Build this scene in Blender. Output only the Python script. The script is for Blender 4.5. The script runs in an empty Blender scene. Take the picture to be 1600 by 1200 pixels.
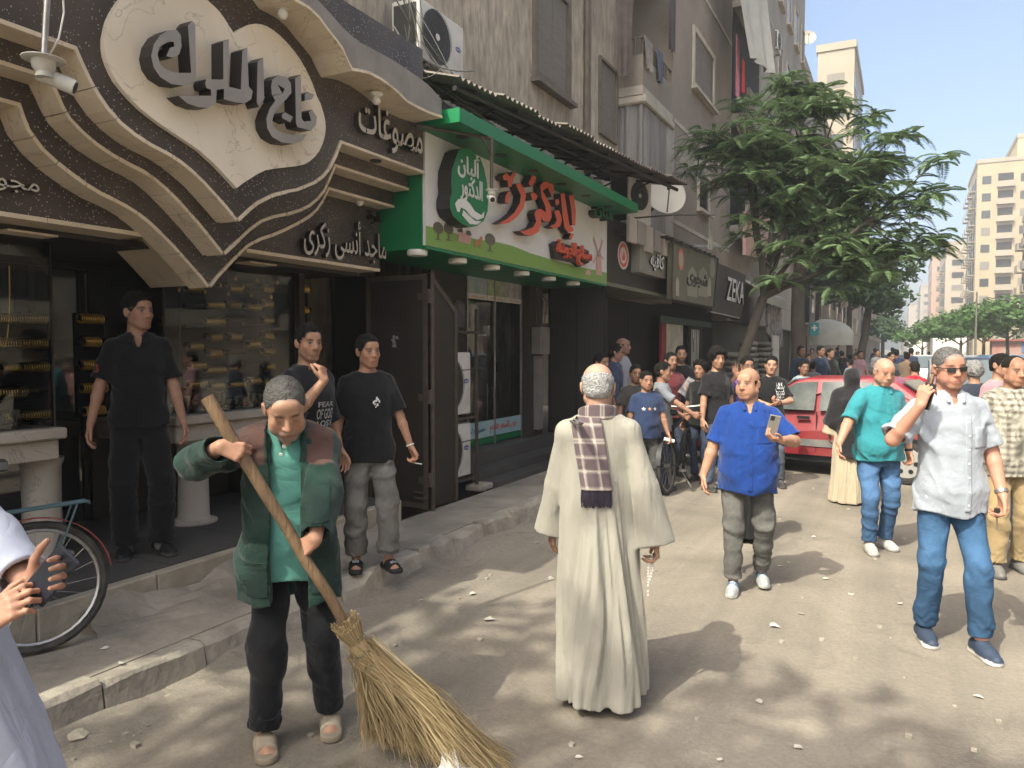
import bpy, bmesh, math, random
import numpy as np
import openvdb
from mathutils import Vector, Matrix
R = math.radians
random.seed(7)
scene = bpy.context.scene
C = scene.collection

# ------------------------------------------------------------------ camera
CAM_H, YAW, FPX = 1.80, R(27.0), 1200.0
PITCH = math.atan(55.0/FPX)
cam_d = bpy.data.cameras.new('camera'); cam = bpy.data.objects.new('camera', cam_d); C.objects.link(cam)
cam_d.sensor_width = 36.0; cam_d.lens = 36.0*FPX/1600.0; cam_d.clip_start = 0.05; cam_d.clip_end = 3000
cam.location = (0, 0, CAM_H); cam.rotation_euler = (math.pi/2-PITCH, 0, YAW)
scene.camera = cam
# ------------------------------------------------------------------ world, sun, exposure
SUN_AZ, SUN_EL = R(15.0), R(50.0)           # light travels towards (sin az, cos az)
world = bpy.data.worlds.new('World'); scene.world = world; world.use_nodes = True
wn = world.node_tree.nodes; wl = world.node_tree.links
sky = wn.new('ShaderNodeTexSky'); sky.sky_type = 'NISHITA'; sky.sun_disc = False
sky.sun_elevation = SUN_EL; sky.sun_rotation = math.pi + SUN_AZ
sky.air_density = .55; sky.dust_density = 5.5; sky.ozone_density = .6; sky.altitude = 30
bgn = wn['Background']; bgn.inputs['Strength'].default_value = 0.15
wl.new(sky.outputs['Color'], bgn.inputs['Color'])
sl = bpy.data.lights.new('sun', 'SUN'); sl.energy = 2.15; sl.angle = R(0.55); sl.color = (1.0, .93, .82)
so = bpy.data.objects.new('sun', sl); C.objects.link(so)
sdir = Vector((math.sin(SUN_AZ)*math.cos(SUN_EL), math.cos(SUN_AZ)*math.cos(SUN_EL), -math.sin(SUN_EL)))
so.rotation_euler = sdir.to_track_quat('-Z', 'Y').to_euler(); so.location = (-10, -20, 30)
scene.view_settings.view_transform = 'Standard'; scene.view_settings.look = 'None'
scene.view_settings.gamma = 1; scene.view_settings.exposure = 1.6
scene.view_settings.use_white_balance = True; scene.view_settings.white_balance_temperature = 6500; scene.view_settings.white_balance_tint = 1
scene.render.engine = 'CYCLES'
scene.cycles.max_bounces = 6; scene.cycles.diffuse_bounces = 4; scene.cycles.glossy_bounces = 3
scene.cycles.transmission_bounces = 6; scene.cycles.transparent_max_bounces = 12; scene.cycles.volume_bounces = 0
scene.cycles.use_denoising = True; scene.cycles.caustics_reflective = False; scene.cycles.caustics_refractive = False

# ------------------------------------------------------------------ where things stand (street axis = +Y)
_cr = Vector((math.cos(YAW), math.sin(YAW), 0))
_cf = Vector((-math.sin(YAW)*math.cos(PITCH), math.cos(YAW)*math.cos(PITCH), -math.sin(PITCH)))
_cu = _cr.cross(_cf)
def ray(px, py): return _cf + _cr*((px-800)/FPX) + _cu*((600-py)/FPX)
O = Vector((0, 0, CAM_H))
def G(px, py, z=0.0):            # point on the level z
    d = ray(px, py); return O + d*((z-CAM_H)/d.z)
def PX(px, py, X):               # point on the plane x = X (shop fronts)
    d = ray(px, py); return O + d*(X/d.x)
def PY(px, py, Y):               # point on the plane y = Y (cross walls)
    d = ray(px, py); return O + d*(Y/d.y)
def yx(px, X): return PX(px, 545, X).y

# ------------------------------------------------------------------ object helpers
def tag(o, label=None, cat=None, group=None, kind=None):
    if label: o['label'] = label
    if cat: o['category'] = cat
    if group: o['group'] = group
    if kind: o['kind'] = kind
    return o
def empty(name, loc=(0,0,0), rz=0, label=None, cat=None, group=None):
    o = bpy.data.objects.new(name, None); C.objects.link(o); o.location = loc; o.rotation_euler = (0,0,rz)
    o.empty_display_size = .1
    return tag(o, label, cat, group)
class MB:
    """collects boxes, bars, tubes, sheets; build() links them as ONE mesh object"""
    def __init__(s): s.v = []; s.f = []
    def add(s, vs, fs):
        n = len(s.v); s.v += [tuple(p) for p in vs]; s.f += [tuple(i+n for i in f) for f in fs]; return s
    def box(s, a, b, M=None):
        x0,y0,z0 = a; x1,y1,z1 = b
        vs = [Vector(p) for p in ((x0,y0,z0),(x1,y0,z0),(x1,y1,z0),(x0,y1,z0),(x0,y0,z1),(x1,y0,z1),(x1,y1,z1),(x0,y1,z1))]
        if M is not None: vs = [M @ p for p in vs]
        return s.add(vs, [(3,2,1,0),(4,5,6,7),(0,1,5,4),(1,2,6,5),(2,3,7,6),(3,0,4,7)])
    def cbox(s, c, size, M=None):
        return s.box([c[i]-size[i]/2 for i in range(3)], [c[i]+size[i]/2 for i in range(3)], M)
    def tube(s, pts, r, n=8, cap=True):
        pts = [Vector(p) for p in pts]; rs = r if isinstance(r, (list, tuple)) else [r]*len(pts)
        vs = []; fs = []; up = None
        for i, p in enumerate(pts):
            t = (pts[min(i+1, len(pts)-1)] - pts[max(i-1, 0)])
            if t.length < 1e-9: t = Vector((0,0,1))
            t.normalize()
            if up is None:
                up = Vector((0,0,1)) if abs(t.z) < .9 else Vector((1,0,0))
            a = t.cross(up)
            if a.length < 1e-6: a = t.orthogonal()
            a.normalize(); b = a.cross(t).normalized(); up = b
            for k in range(n):
                w = 2*math.pi*k/n; vs.append(p + (a*math.cos(w)+b*math.sin(w))*rs[i])
        for i in range(len(pts)-1):
            for k in range(n):
                fs.append((i*n+k, i*n+(k+1)%n, (i+1)*n+(k+1)%n, (i+1)*n+k))
        if cap:
            fs.append(tuple(range(n))[::-1]); fs.append(tuple((len(pts)-1)*n+k for k in range(n)))
        return s.add(vs, fs)
    def lathe(s, prof, c=(0,0,0), n=20, M=None):
        """prof: (radius, z) from bottom to top"""
        vs = []; fs = []
        for r, z in prof:
            for k in range(n):
                w = 2*math.pi*k/n; p = Vector((r*math.cos(w), r*math.sin(w), z))
                if M is not None: p = M @ p
                vs.append(p + Vector(c))
        for i in range(len(prof)-1):
            for k in range(n): fs.append((i*n+k, i*n+(k+1)%n, (i+1)*n+(k+1)%n, (i+1)*n+k))
        fs.append(tuple(range(n))[::-1]); fs.append(tuple((len(prof)-1)*n+k for k in range(n)))
        return s.add(vs, fs)
    def prism(s, pts, off):
        """closed polygon of 3-D points extruded by vector off (pts face away from off)"""
        n = len(pts); off = Vector(off); vs = [Vector(p) for p in pts] + [Vector(p)+off for p in pts]
        fs = [tuple(range(n)), tuple(range(2*n-1, n-1, -1))] + [(i+n, (i+1)%n+n, (i+1)%n, i) for i in range(n)]
        return s.add(vs, fs)
    def mesh(s, name, mt, smooth=False, bevel=0):
        me = bpy.data.meshes.new(name); me.from_pydata(s.v, [], s.f); me.validate()
        bm = bmesh.new(); bm.from_mesh(me)
        bmesh.ops.recalc_face_normals(bm, faces=bm.faces)
        if bevel:
            es = [e for e in bm.edges if len(e.link_faces) == 2 and e.calc_face_angle(0) > .6]
            bmesh.ops.bevel(bm, geom=es, offset=bevel, segments=1, affect='EDGES', clamp_overlap=True)
        bm.to_mesh(me); bm.free()
        if smooth: smooth_auto(me)
        if mt is not None: me.materials.append(mt)
        return me
    def build(s, name, mt, parent=None, smooth=False, bevel=0, loc=None, kind=None):
        o = bpy.data.objects.new(name, s.mesh(name, mt, smooth, bevel)); C.objects.link(o)
        if parent is not None: o.parent = parent
        if loc is not None: o.location = loc
        if kind: o['kind'] = kind
        return o
def smooth_auto(me, ang=.7):
    bm = bmesh.new(); bm.from_mesh(me)
    for f in bm.faces: f.smooth = True
    for e in bm.edges:
        if len(e.link_faces) != 2 or e.calc_face_angle(0) > ang: e.smooth = False
    bm.to_mesh(me); bm.free()
def link(name, me, parent=None, loc=None, rot=None, scale=None):
    o = bpy.data.objects.new(name, me); C.objects.link(o)
    if parent is not None: o.parent = parent
    if loc is not None: o.location = loc
    if rot is not None: o.rotation_euler = rot
    if scale is not None: o.scale = scale
    return o
def copy_tree(o, parent=None):
    c = o.copy(); C.objects.link(c)
    c.parent = parent
    for ch in list(o.children): copy_tree(ch, c)
    return c
def inpoly_fill(pts2):
    """triangulated fill of a 2-D closed outline -> list of triangles (indices)"""
    from mathutils.geometry import tessellate_polygon
    return tessellate_polygon([[Vector((p[0], p[1], 0)) for p in pts2]])

# ------------------------------------------------------------------ materials
MATS = {}
def mat(name, col, rough=.8, col2=None, scale=3.0, amt=.5, bump=0., bscale=None, metal=0., stretch=None, spec=.5, detail=6,
        dirt=None, dscale=.7, damt=.5, attr=None, coat=0., alpha=1., trans=0., ior=1.45, emit=None, estr=0, sheen=0., space='Object', sss=0.):
    if name in MATS: return MATS[name]
    m = bpy.data.materials.new(name); m.use_nodes = True; nt = m.node_tree; N = nt.nodes; L = nt.links
    b = N['Principled BSDF']; b.inputs['Roughness'].default_value = rough; b.inputs['Metallic'].default_value = metal
    b.inputs['Specular IOR Level'].default_value = spec; b.inputs['Coat Weight'].default_value = coat
    b.inputs['Transmission Weight'].default_value = trans; b.inputs['IOR'].default_value = ior; b.inputs['Alpha'].default_value = alpha
    b.inputs['Sheen Weight'].default_value = sheen
    if sss:
        b.inputs['Subsurface Weight'].default_value = sss; b.inputs['Subsurface Radius'].default_value = (.012,.005,.003); b.inputs['Subsurface Scale'].default_value = 1.0
    tc = N.new('ShaderNodeTexCoord'); mp = N.new('ShaderNodeMapping'); L.new(tc.outputs[space], mp.inputs['Vector'])
    if stretch: mp.inputs['Scale'].default_value = stretch
    src = None
    if attr:
        a = N.new('ShaderNodeAttribute'); a.attribute_name = attr; src = a.outputs['Color']
    else:
        rgb = N.new('ShaderNodeRGB'); rgb.outputs[0].default_value = (*col, 1); src = rgb.outputs[0]
    if col2 is not None:
        nz = N.new('ShaderNodeTexNoise'); nz.inputs['Scale'].default_value = scale; nz.inputs['Detail'].default_value = detail
        L.new(mp.outputs[0], nz.inputs['Vector'])
        rp = N.new('ShaderNodeValToRGB'); rp.color_ramp.elements[0].position = .5-.5*(1-amt)*.6-.05; rp.color_ramp.elements[1].position = .5+.5*(1-amt)*.6+.05
        L.new(nz.outputs['Fac'], rp.inputs['Fac'])
        mx = N.new('ShaderNodeMix'); mx.data_type = 'RGBA'
        L.new(rp.outputs['Color'], mx.inputs[0]); L.new(src, mx.inputs[6])
        if attr:
            mx.blend_type = 'MULTIPLY'; 
        mx.inputs[7].default_value = (*col2, 1); src = mx.outputs[2]
    if dirt is not None:
        nz = N.new('ShaderNodeTexNoise'); nz.inputs['Scale'].default_value = dscale; nz.inputs['Detail'].default_value = 8; nz.inputs['Roughness'].default_value = .65
        L.new(tc.outputs[space], nz.inputs['Vector'])
        rp = N.new('ShaderNodeValToRGB'); rp.color_ramp.elements[0].position = .42; rp.color_ramp.elements[1].position = .68
        L.new(nz.outputs['Fac'], rp.inputs['Fac'])
        ml = N.new('ShaderNodeMath'); ml.operation = 'MULTIPLY'; ml.inputs[1].default_value = damt; L.new(rp.outputs['Color'], ml.inputs[0])
        mx = N.new('ShaderNodeMix'); mx.data_type = 'RGBA'; L.new(ml.outputs[0], mx.inputs[0]); L.new(src, mx.inputs[6])
        mx.inputs[7].default_value = (*dirt, 1); src = mx.outputs[2]
    L.new(src, b.inputs['Base Color'])
    if emit is not None:
        b.inputs['Emission Color'].default_value = (*emit, 1); b.inputs['Emission Strength'].default_value = estr
    if bump:
        nz = N.new('ShaderNodeTexNoise'); nz.inputs['Scale'].default_value = bscale or scale*4; nz.inputs['Detail'].default_value = 8
        L.new(mp.outputs[0], nz.inputs['Vector'])
        bp = N.new('ShaderNodeBump'); bp.inputs['Strength'].default_value = bump; bp.inputs['Distance'].default_value = .02
        L.new(nz.outputs['Fac'], bp.inputs['Height']); L.new(bp.outputs[0], b.inputs['Normal'])
    MATS[name] = m
    return m
def nodes_of(m): return m.node_tree.nodes, m.node_tree.links, m.node_tree.nodes['Principled BSDF']
# ------------------------------------------------------------------ materials of the place
def granite():
    m = mat('speckled_granite', (.030,.026,.026), rough=.35, spec=.5); N, L, b = nodes_of(m)
    tc = N.new('ShaderNodeTexCoord')
    v = N.new('ShaderNodeTexVoronoi'); v.inputs['Scale'].default_value = 46; L.new(tc.outputs['Object'], v.inputs['Vector'])
    n = N.new('ShaderNodeTexNoise'); n.inputs['Scale'].default_value = 5; n.inputs['Detail'].default_value = 5; L.new(tc.outputs['Object'], n.inputs['Vector'])
    a = N.new('ShaderNodeMath'); a.operation = 'MULTIPLY_ADD'; a.inputs[1].default_value = -.30; a.inputs[2].default_value = .33; L.new(n.outputs['Fac'], a.inputs[0])
    c = N.new('ShaderNodeMath'); c.operation = 'LESS_THAN'; L.new(v.outputs['Distance'], c.inputs[0]); L.new(a.outputs[0], c.inputs[1])
    mx = N.new('ShaderNodeMix'); mx.data_type = 'RGBA'; L.new(c.outputs[0], mx.inputs[0])
    mx.inputs[6].default_value = (.044,.034,.029,1); mx.inputs[7].default_value = (.36,.33,.30,1)
    d = N.new('ShaderNodeTexNoise'); d.inputs['Scale'].default_value = 1.6; d.inputs['Detail'].default_value = 8; L.new(tc.outputs['Object'], d.inputs['Vector'])
    rp = N.new('ShaderNodeValToRGB'); rp.color_ramp.elements[0].position = .4; rp.color_ramp.elements[1].position = .75; L.new(d.outputs['Fac'], rp.inputs['Fac'])
    dm = N.new('ShaderNodeMath'); dm.operation = 'MULTIPLY'; dm.inputs[1].default_value = .5; L.new(rp.outputs[0], dm.inputs[0])
    m2 = N.new('ShaderNodeMix'); m2.data_type = 'RGBA'; L.new(dm.outputs[0], m2.inputs[0]); L.new(mx.outputs[2], m2.inputs[6]); m2.inputs[7].default_value = (.15,.12,.095,1)
    L.new(m2.outputs[2], b.inputs['Base Color'])
    return m
M_GRAN = granite()
def marble(name, c1, c2, vein):
    m = mat(name, c1, rough=.45); N, L, b = nodes_of(m)
    tc = N.new('ShaderNodeTexCoord'); n = N.new('ShaderNodeTexNoise'); n.inputs['Scale'].default_value = 1.7; n.inputs['Detail'].default_value = 9; n.inputs['Distortion'].default_value = .9
    L.new(tc.outputs['Object'], n.inputs['Vector'])
    rp = N.new('ShaderNodeValToRGB'); e = rp.color_ramp.elements; e[0].position = .30; e[0].color = (*c2,1); e[1].position = .62; e[1].color = (*c1,1)
    L.new(n.outputs['Fac'], rp.inputs['Fac'])
    s = N.new('ShaderNodeMath'); s.operation = 'SUBTRACT'; s.inputs[1].default_value = .5
    n2 = N.new('ShaderNodeTexNoise'); n2.inputs['Scale'].default_value = 2.1; n2.inputs['Detail'].default_value = 10; n2.inputs['Distortion'].default_value = 1.6; L.new(tc.outputs['Object'], n2.inputs['Vector'])
    L.new(n2.outputs['Fac'], s.inputs[0]); ab = N.new('ShaderNodeMath'); ab.operation = 'ABSOLUTE'; L.new(s.outputs[0], ab.inputs[0])
    r2 = N.new('ShaderNodeValToRGB'); r2.color_ramp.elements[0].position = .0; r2.color_ramp.elements[0].color = (.55,.55,.55,1); r2.color_ramp.elements[1].position = .008; r2.color_ramp.elements[1].color = (0,0,0,1)
    L.new(ab.outputs[0], r2.inputs['Fac'])
    mx = N.new('ShaderNodeMix'); mx.data_type = 'RGBA'; L.new(r2.outputs[0], mx.inputs[0]); L.new(rp.outputs[0], mx.inputs[6]); mx.inputs[7].default_value = (*vein,1)
    L.new(mx.outputs[2], b.inputs['Base Color'])
    return m
M_MARB = marble('heart_marble', (.78,.70,.57), (.68,.59,.46), (.30,.24,.17))
M_TILE = marble('trim_marble', (.66,.56,.42), (.52,.43,.31), (.22,.17,.12))
M_SHELF = marble('shelf_marble', (.46,.41,.34), (.35,.31,.26), (.16,.14,.11))
def dusty_ground():
    m = mat('dusty_road', (.3,.27,.22), rough=.95, spec=.15); N, L, b = nodes_of(m)
    tc = N.new('ShaderNodeTexCoord')
    def noise(sc, det=8, ro=.6, dist=0.):
        n = N.new('ShaderNodeTexNoise'); n.inputs['Scale'].default_value = sc; n.inputs['Detail'].default_value = det; n.inputs['Roughness'].default_value = ro; n.inputs['Distortion'].default_value = dist
        L.new(tc.outputs['Object'], n.inputs['Vector']); return n
    def ramp(n, p0, c0, p1, c1):
        r = N.new('ShaderNodeValToRGB'); e = r.color_ramp.elements; e[0].position = p0; e[0].color = (*c0,1); e[1].position = p1; e[1].color = (*c1,1); L.new(n.outputs[0], r.inputs['Fac']); return r
    def mix(f, a, c, bt='MIX', fac=None):
        x = N.new('ShaderNodeMix'); x.data_type = 'RGBA'; x.blend_type = bt
        if fac is not None: x.inputs[0].default_value = fac
        else: L.new(f, x.inputs[0])
        L.new(a, x.inputs[6]); L.new(c, x.inputs[7]); return x.outputs[2]
    base = ramp(noise(.55, 9, .62, .4), .30, (.178,.156,.128), .68, (.325,.286,.232))
    fine = ramp(noise(34, 6, .7), .30, (.72,.72,.73), .75, (1.08,1.06,1.04))
    c = mix(None, base.outputs[0], fine.outputs[0], 'MULTIPLY', .8)
    stain = ramp(noise(1.3, 9, .7, 1.5), .56, (0,0,0), .72, (.60,.60,.60))
    rgb = N.new('ShaderNodeRGB'); rgb.outputs[0].default_value = (.12,.105,.09,1)
    c = mix(stain.outputs[0], c, rgb.outputs[0])
    mpt = N.new('ShaderNodeMapping'); mpt.inputs['Scale'].default_value = (2.6,.10,1); L.new(tc.outputs['Object'], mpt.inputs['Vector'])
    trk = N.new('ShaderNodeTexNoise'); trk.inputs['Scale'].default_value = 1.0; trk.inputs['Detail'].default_value = 5; trk.inputs['Distortion'].default_value = .3; L.new(mpt.outputs[0], trk.inputs['Vector'])
    tr_ = ramp(trk, .36, (.80,.80,.81), .62, (1.06,1.05,1.04)); c = mix(None, c, tr_.outputs[0], 'MULTIPLY', .9)
    v = N.new('ShaderNodeTexVoronoi'); v.inputs['Scale'].default_value = 26; L.new(tc.outputs['Object'], v.inputs['Vector'])
    vr = N.new('ShaderNodeValToRGB'); vr.color_ramp.elements[0].position = .05; vr.color_ramp.elements[0].color = (.6,.6,.6,1); vr.color_ramp.elements[1].position = .11; vr.color_ramp.elements[1].color = (0,0,0,1)
    L.new(v.outputs['Distance'], vr.inputs['Fac'])
    g = ramp(noise(2.7, 4), .52, (0,0,0), .62, (1,1,1)); mm = N.new('ShaderNodeMath'); mm.operation = 'MULTIPLY'; L.new(vr.outputs[0], mm.inputs[0]); L.new(g.outputs[0], mm.inputs[1])
    rg2 = N.new('ShaderNodeRGB'); rg2.outputs[0].default_value = (.46,.42,.36,1)
    c = mix(mm.outputs[0], c, rg2.outputs[0])
    L.new(c, b.inputs['Base Color'])
    bp = N.new('ShaderNodeBump'); bp.inputs['Strength'].default_value = .5; bp.inputs['Distance'].default_value = .015
    hb = N.new('ShaderNodeMath'); hb.operation = 'ADD'; L.new(noise(14, 9, .7).outputs[0], hb.inputs[0]); L.new(noise(70, 4, .7).outputs[0], hb.inputs[1])
    L.new(hb.outputs[0], bp.inputs['Height']); L.new(bp.outputs[0], b.inputs['Normal'])
    return m
M_ROAD = dusty_ground()
M_KERB = mat('kerb_concrete', (0.344,0.305,0.250), rough=.95, col2=(0.188,0.164,0.133), scale=5, amt=.4, bump=.8, bscale=16, dirt=(0.531,0.469,0.375), dscale=3, damt=.5)
M_WALK = mat('dirty_pavement', (0.296,0.258,0.211), rough=.95, col2=(0.156,0.138,0.112), scale=2.2, amt=.3, bump=.7, bscale=12, dirt=(0.469,0.406,0.329), dscale=1.4, damt=.5)
M_STEP = mat('step_limestone', (0.450,0.400,0.312), rough=.85, col2=(0.250,0.213,0.163), scale=4, amt=.3, bump=.5, bscale=20)
M_DARKFLOOR = mat('dark_platform', (.060,.056,.052), rough=.6, col2=(.10,.092,.082), scale=2.2, amt=.2, bump=.15, bscale=30)
M_STUC_A = mat('rough_stucco', (0.581,0.510,0.408), rough=.95, col2=(0.236,0.205,0.165), scale=9, amt=.35, bump=1.0, bscale=26, stretch=(1,1,.32), dirt=(0.188,0.165,0.138), dscale=.55, damt=.6)
M_STUC_B = mat('brown_stucco', (0.329,0.280,0.231), rough=.95, col2=(0.231,0.196,0.161), scale=1.0, amt=.3, bump=.4, bscale=26, dirt=(0.168,0.147,0.125), dscale=.4, damt=.55)
M_STUC_C = mat('grey_stucco', (0.375,0.344,0.300), rough=.95, col2=(0.250,0.225,0.194), scale=.8, amt=.3, bump=.35, bscale=22, dirt=(0.188,0.169,0.150), dscale=.3, damt=.5)
M_TRIM = mat('pale_plaster', (0.500,0.450,0.375), rough=.9, col2=(0.350,0.312,0.263), scale=3, amt=.3, bump=.3)
M_CREAM = mat('cream_render', (0.371,0.296,0.191), rough=.9, col2=(0.307,0.243,0.159), scale=.3, amt=.3, dirt=(0.230,0.184,0.127), dscale=.12, damt=.4)
M_YELLOW = mat('yellow_render', (0.491,0.390,0.211), rough=.9, col2=(0.419,0.335,0.191), scale=.3, amt=.3)
M_BRICKY = mat('brick_red_render', (.42,.24,.17), rough=.9, col2=(.34,.20,.15), scale=.5, amt=.3)
M_PALE = mat('pale_concrete', (0.312,0.266,0.207), rough=.9, col2=(0.262,0.219,0.169), scale=.3, amt=.3)
M_BEIGE = mat('beige_concrete', (0.380,0.306,0.227), rough=.9, col2=(0.304,0.243,0.185), scale=.3, amt=.3)
M_SHADE = mat('opening_shade', (.018,.016,.015), rough=.9)  # near-black colour standing for the shade inside openings and shops
M_DGLASS = mat('dark_window_glass', (.03,.032,.035), rough=.12, spec=.6)
M_GLASS = mat('shop_glass', (.9,.95,.93), rough=.02, trans=1.0, ior=1.45)
M_SHUT = mat('grey_shutter', (.20,.18,.155), rough=.8, col2=(.13,.115,.10), scale=6, stretch=(1,1,8), amt=.2)
M_BROWNSTEEL = mat('brown_steel', (0.014,0.011,0.008), rough=.55, metal=.0, col2=(0.026,0.019,0.014), scale=3, amt=.2, dirt=(0.046,0.040,0.032), dscale=1.3, damt=.35)
M_STEELEDGE = mat('worn_steel_edge', (0.064,0.049,0.038), rough=.6, metal=.3, col2=(0.102,0.083,0.064), scale=9, amt=.2)
M_BLACKSTEEL = mat('black_steel', (.020,.017,.015), rough=.6, col2=(.035,.029,.024), scale=2, amt=.2, dirt=(.07,.06,.05), dscale=.8, damt=.3)
M_ACWHITE = mat('ac_white', (.60,.59,.55), rough=.5, dirt=(.30,.26,.20), dscale=2.4, damt=.5)
M_GRILLE = mat('dark_grille', (.04,.038,.035), rough=.5)
M_STEEL = mat('steel', (.42,.41,.39), rough=.38, metal=.8, col2=(.30,.28,.25), scale=12)
M_RUSTSHEET = mat('rusty_corrugated', (.20,.175,.15), rough=.8, metal=.1, col2=(.10,.075,.058), scale=2.5, amt=.2, dirt=(.26,.24,.22), dscale=1.1, damt=.5)
M_GREEN = mat('sign_green', (.008,.165,.055), rough=.4, dirt=(.05,.16,.09), dscale=.9, damt=.3)
M_SIGNWHITE = mat('sign_white', (.70,.69,.66), rough=.35, dirt=(.58,.54,.47), dscale=.7, damt=.5)
M_GRASSGREEN = mat('print_green', (.20,.34,.075), rough=.4)
M_RED = mat('letter_red', (.62,.115,.065), rough=.4)
M_LETDARK = mat('letter_side', (.028,.024,.022), rough=.5)
M_LETGREY = mat('letter_face_metal', (.40,.37,.335), rough=.35, metal=.55, col2=(.30,.275,.25), scale=3)
M_LETPALE = mat('letter_pale', (.50,.46,.40), rough=.45, metal=.2)
M_WHITEPLASTIC = mat('white_plastic', (.74,.72,.66), rough=.4)
M_WOODDARK = mat('dark_wood', (.06,.045,.035), rough=.7, col2=(.035,.026,.02), scale=4, stretch=(1,1,.15), amt=.2)
M_GOLD = mat('gold', (.85,.52,.13), rough=.38, metal=.75)
M_BLACKVELVET = mat('black_velvet', (.010,.010,.011), rough=.95, spec=.1)
M_WIRE = mat('cable', (.10,.095,.09), rough=.7)
M_WIREPALE = mat('pale_cable', (.45,.43,.40), rough=.6)
M_CLOTHGREY = mat('grey_curtain', (.26,.245,.24), rough=.95, col2=(.17,.155,.15), scale=5, stretch=(6,6,.3), amt=.2)
M_CANVAS = mat('pale_canvas', (.44,.43,.38), rough=.95, col2=(.34,.33,.29), scale=3, amt=.3)
M_PAPER = mat('litter_paper', (0.495,0.465,0.413), rough=.9, col2=(0.375,0.338,0.285), scale=20)
M_BARK = mat('bark', (0.051,0.042,0.033), rough=.95, col2=(0.084,0.072,0.057), scale=7, stretch=(1,1,.35), amt=.2, bump=.9, bscale=24)
M_SACK = mat('sack', (.21,.19,.165), rough=.95, col2=(.15,.135,.115), scale=8, bump=.4, bscale=60)
M_BLACK = mat('black_plastic', (.015,.015,.016), rough=.45)
M_RUBBER = mat('rubber', (.025,.024,.023), rough=.85, dirt=(.12,.105,.085), dscale=8, damt=.4)
M_BULB = mat('milky_bulb', (.72,.70,.64), rough=.3)

# ------------------------------------------------------------------ ground
KX, SX = -3.43, -4.20          # kerb line, shop step line
rd = MB(); rd.add([(-900,-300,0),(900,-300,0),(900,1500,0),(-900,1500,0)], [(0,1,2,3)])
tag(rd.build('road', M_ROAD), kind='structure')
pav = MB().box((SX-.02,-6,.0), (KX-.14,46,.172)).build('pavement', M_WALK); tag(pav, kind='structure')
rs = random.Random(3)
y = -6.0
while y < 24:
    L = rs.uniform(.46,.62); h = .178+rs.uniform(-.012,.012); dx = rs.uniform(-.012,.012); b = rs.uniform(-.01,.01)
    m = MB(); nx = 5
    # worn stone with chipped top edge
    vs = []; fs = []
    for i in range(nx):
        t = i/(nx-1); yy = y+.006+(L-.012)*t
        ch = rs.uniform(.012,.04) if rs.random() < .75 else rs.uniform(.04,.085)
        for (xx, zz) in ((KX-.142+dx,0),(KX-.142+dx,h-.004),(KX-ch*1.3+dx,h+rs.uniform(-.008,.006)),(KX-.008+dx+rs.uniform(-.008,.008),h-ch),(KX+.02+dx+rs.uniform(-.006,.014),.0)):
            vs.append((xx,yy,zz))
    for i in range(nx-1):
        for j in range(5): fs.append((i*5+j, i*5+(j+1)%5, (i+1)*5+(j+1)%5, (i+1)*5+j))
    fs += [tuple(range(5)), tuple((nx-1)*5+j for j in (4,3,2,1,0))]
    m.add(vs, fs).build('kerb_stone', M_KERB, pav); y += L
MB().box((KX-.138,24,0), (KX,46,.178)).build('kerb_run', M_KERB, pav)
# dust and rubble drifted against the kerb and the shop step
def drift(name, x0, x1, y0, y1, h, seed, mt, z0=0.):
    r = random.Random(seed); ny = int((y1-y0)/.14); nx = 6; m = MB(); vs = []; fs = []
    for i in range(ny+1):
        w = 1+.5*math.sin(i*.5+seed)+.3*r.random()
        for j in range(nx+1):
            t = j/nx; vs.append((x0+(x1-x0)*t*w, y0+(y1-y0)*i/ny+r.uniform(-.02,.02), z0+h*(1-t)**1.6*(.55+.45*math.sin(i*.9+j)+.35*r.random())+.004*(1-t) if j < nx else z0-.01))
    for i in range(ny):
        for j in range(nx): a = i*(nx+1)+j; fs.append((a, a+1, a+nx+2, a+nx+1))
    o = m.add(vs, fs).build(name, mt, smooth=False); tag(o, kind='stuff'); return o
tag(drift('dust_drift', KX+.005, KX+.34, 1.0, 14.0, .050, 1, M_ROAD), 'drift of dust and grit lying along the kerb')
tag(drift('rubble_drift', SX+.004, SX+.30, 2.75, 5.6, .13, 5, M_WALK, .172), 'dirt and rubble piled against the shop step')
# jeweller's raised floor with pale edging stones
plat = MB().box((-7.2,-1.5,0), (SX-.085,5.95,.362)).build('shop_platform', M_DARKFLOOR); tag(plat, kind='structure')
y = -1.5
while y < 5.9:
    L = min(rs.uniform(.62,.95), 5.95-y)
    MB().box((SX-.085,y+.004,.0), (SX+rs.uniform(-.004,.004),y+L-.004,.370+rs.uniform(-.003,.003))).build('edging_stone', M_STEP, plat, bevel=.008); y += L
y = -1.5
for i in range(9):
    for j in range(3):
        MB().box((-5.12-.0-j*.82+.0, y+.003, .363), (-4.30-j*.82-.006, y+.82-.003, .3665)).build('floor_slab', M_DARKFLOOR, plat)
    y += .828
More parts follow.
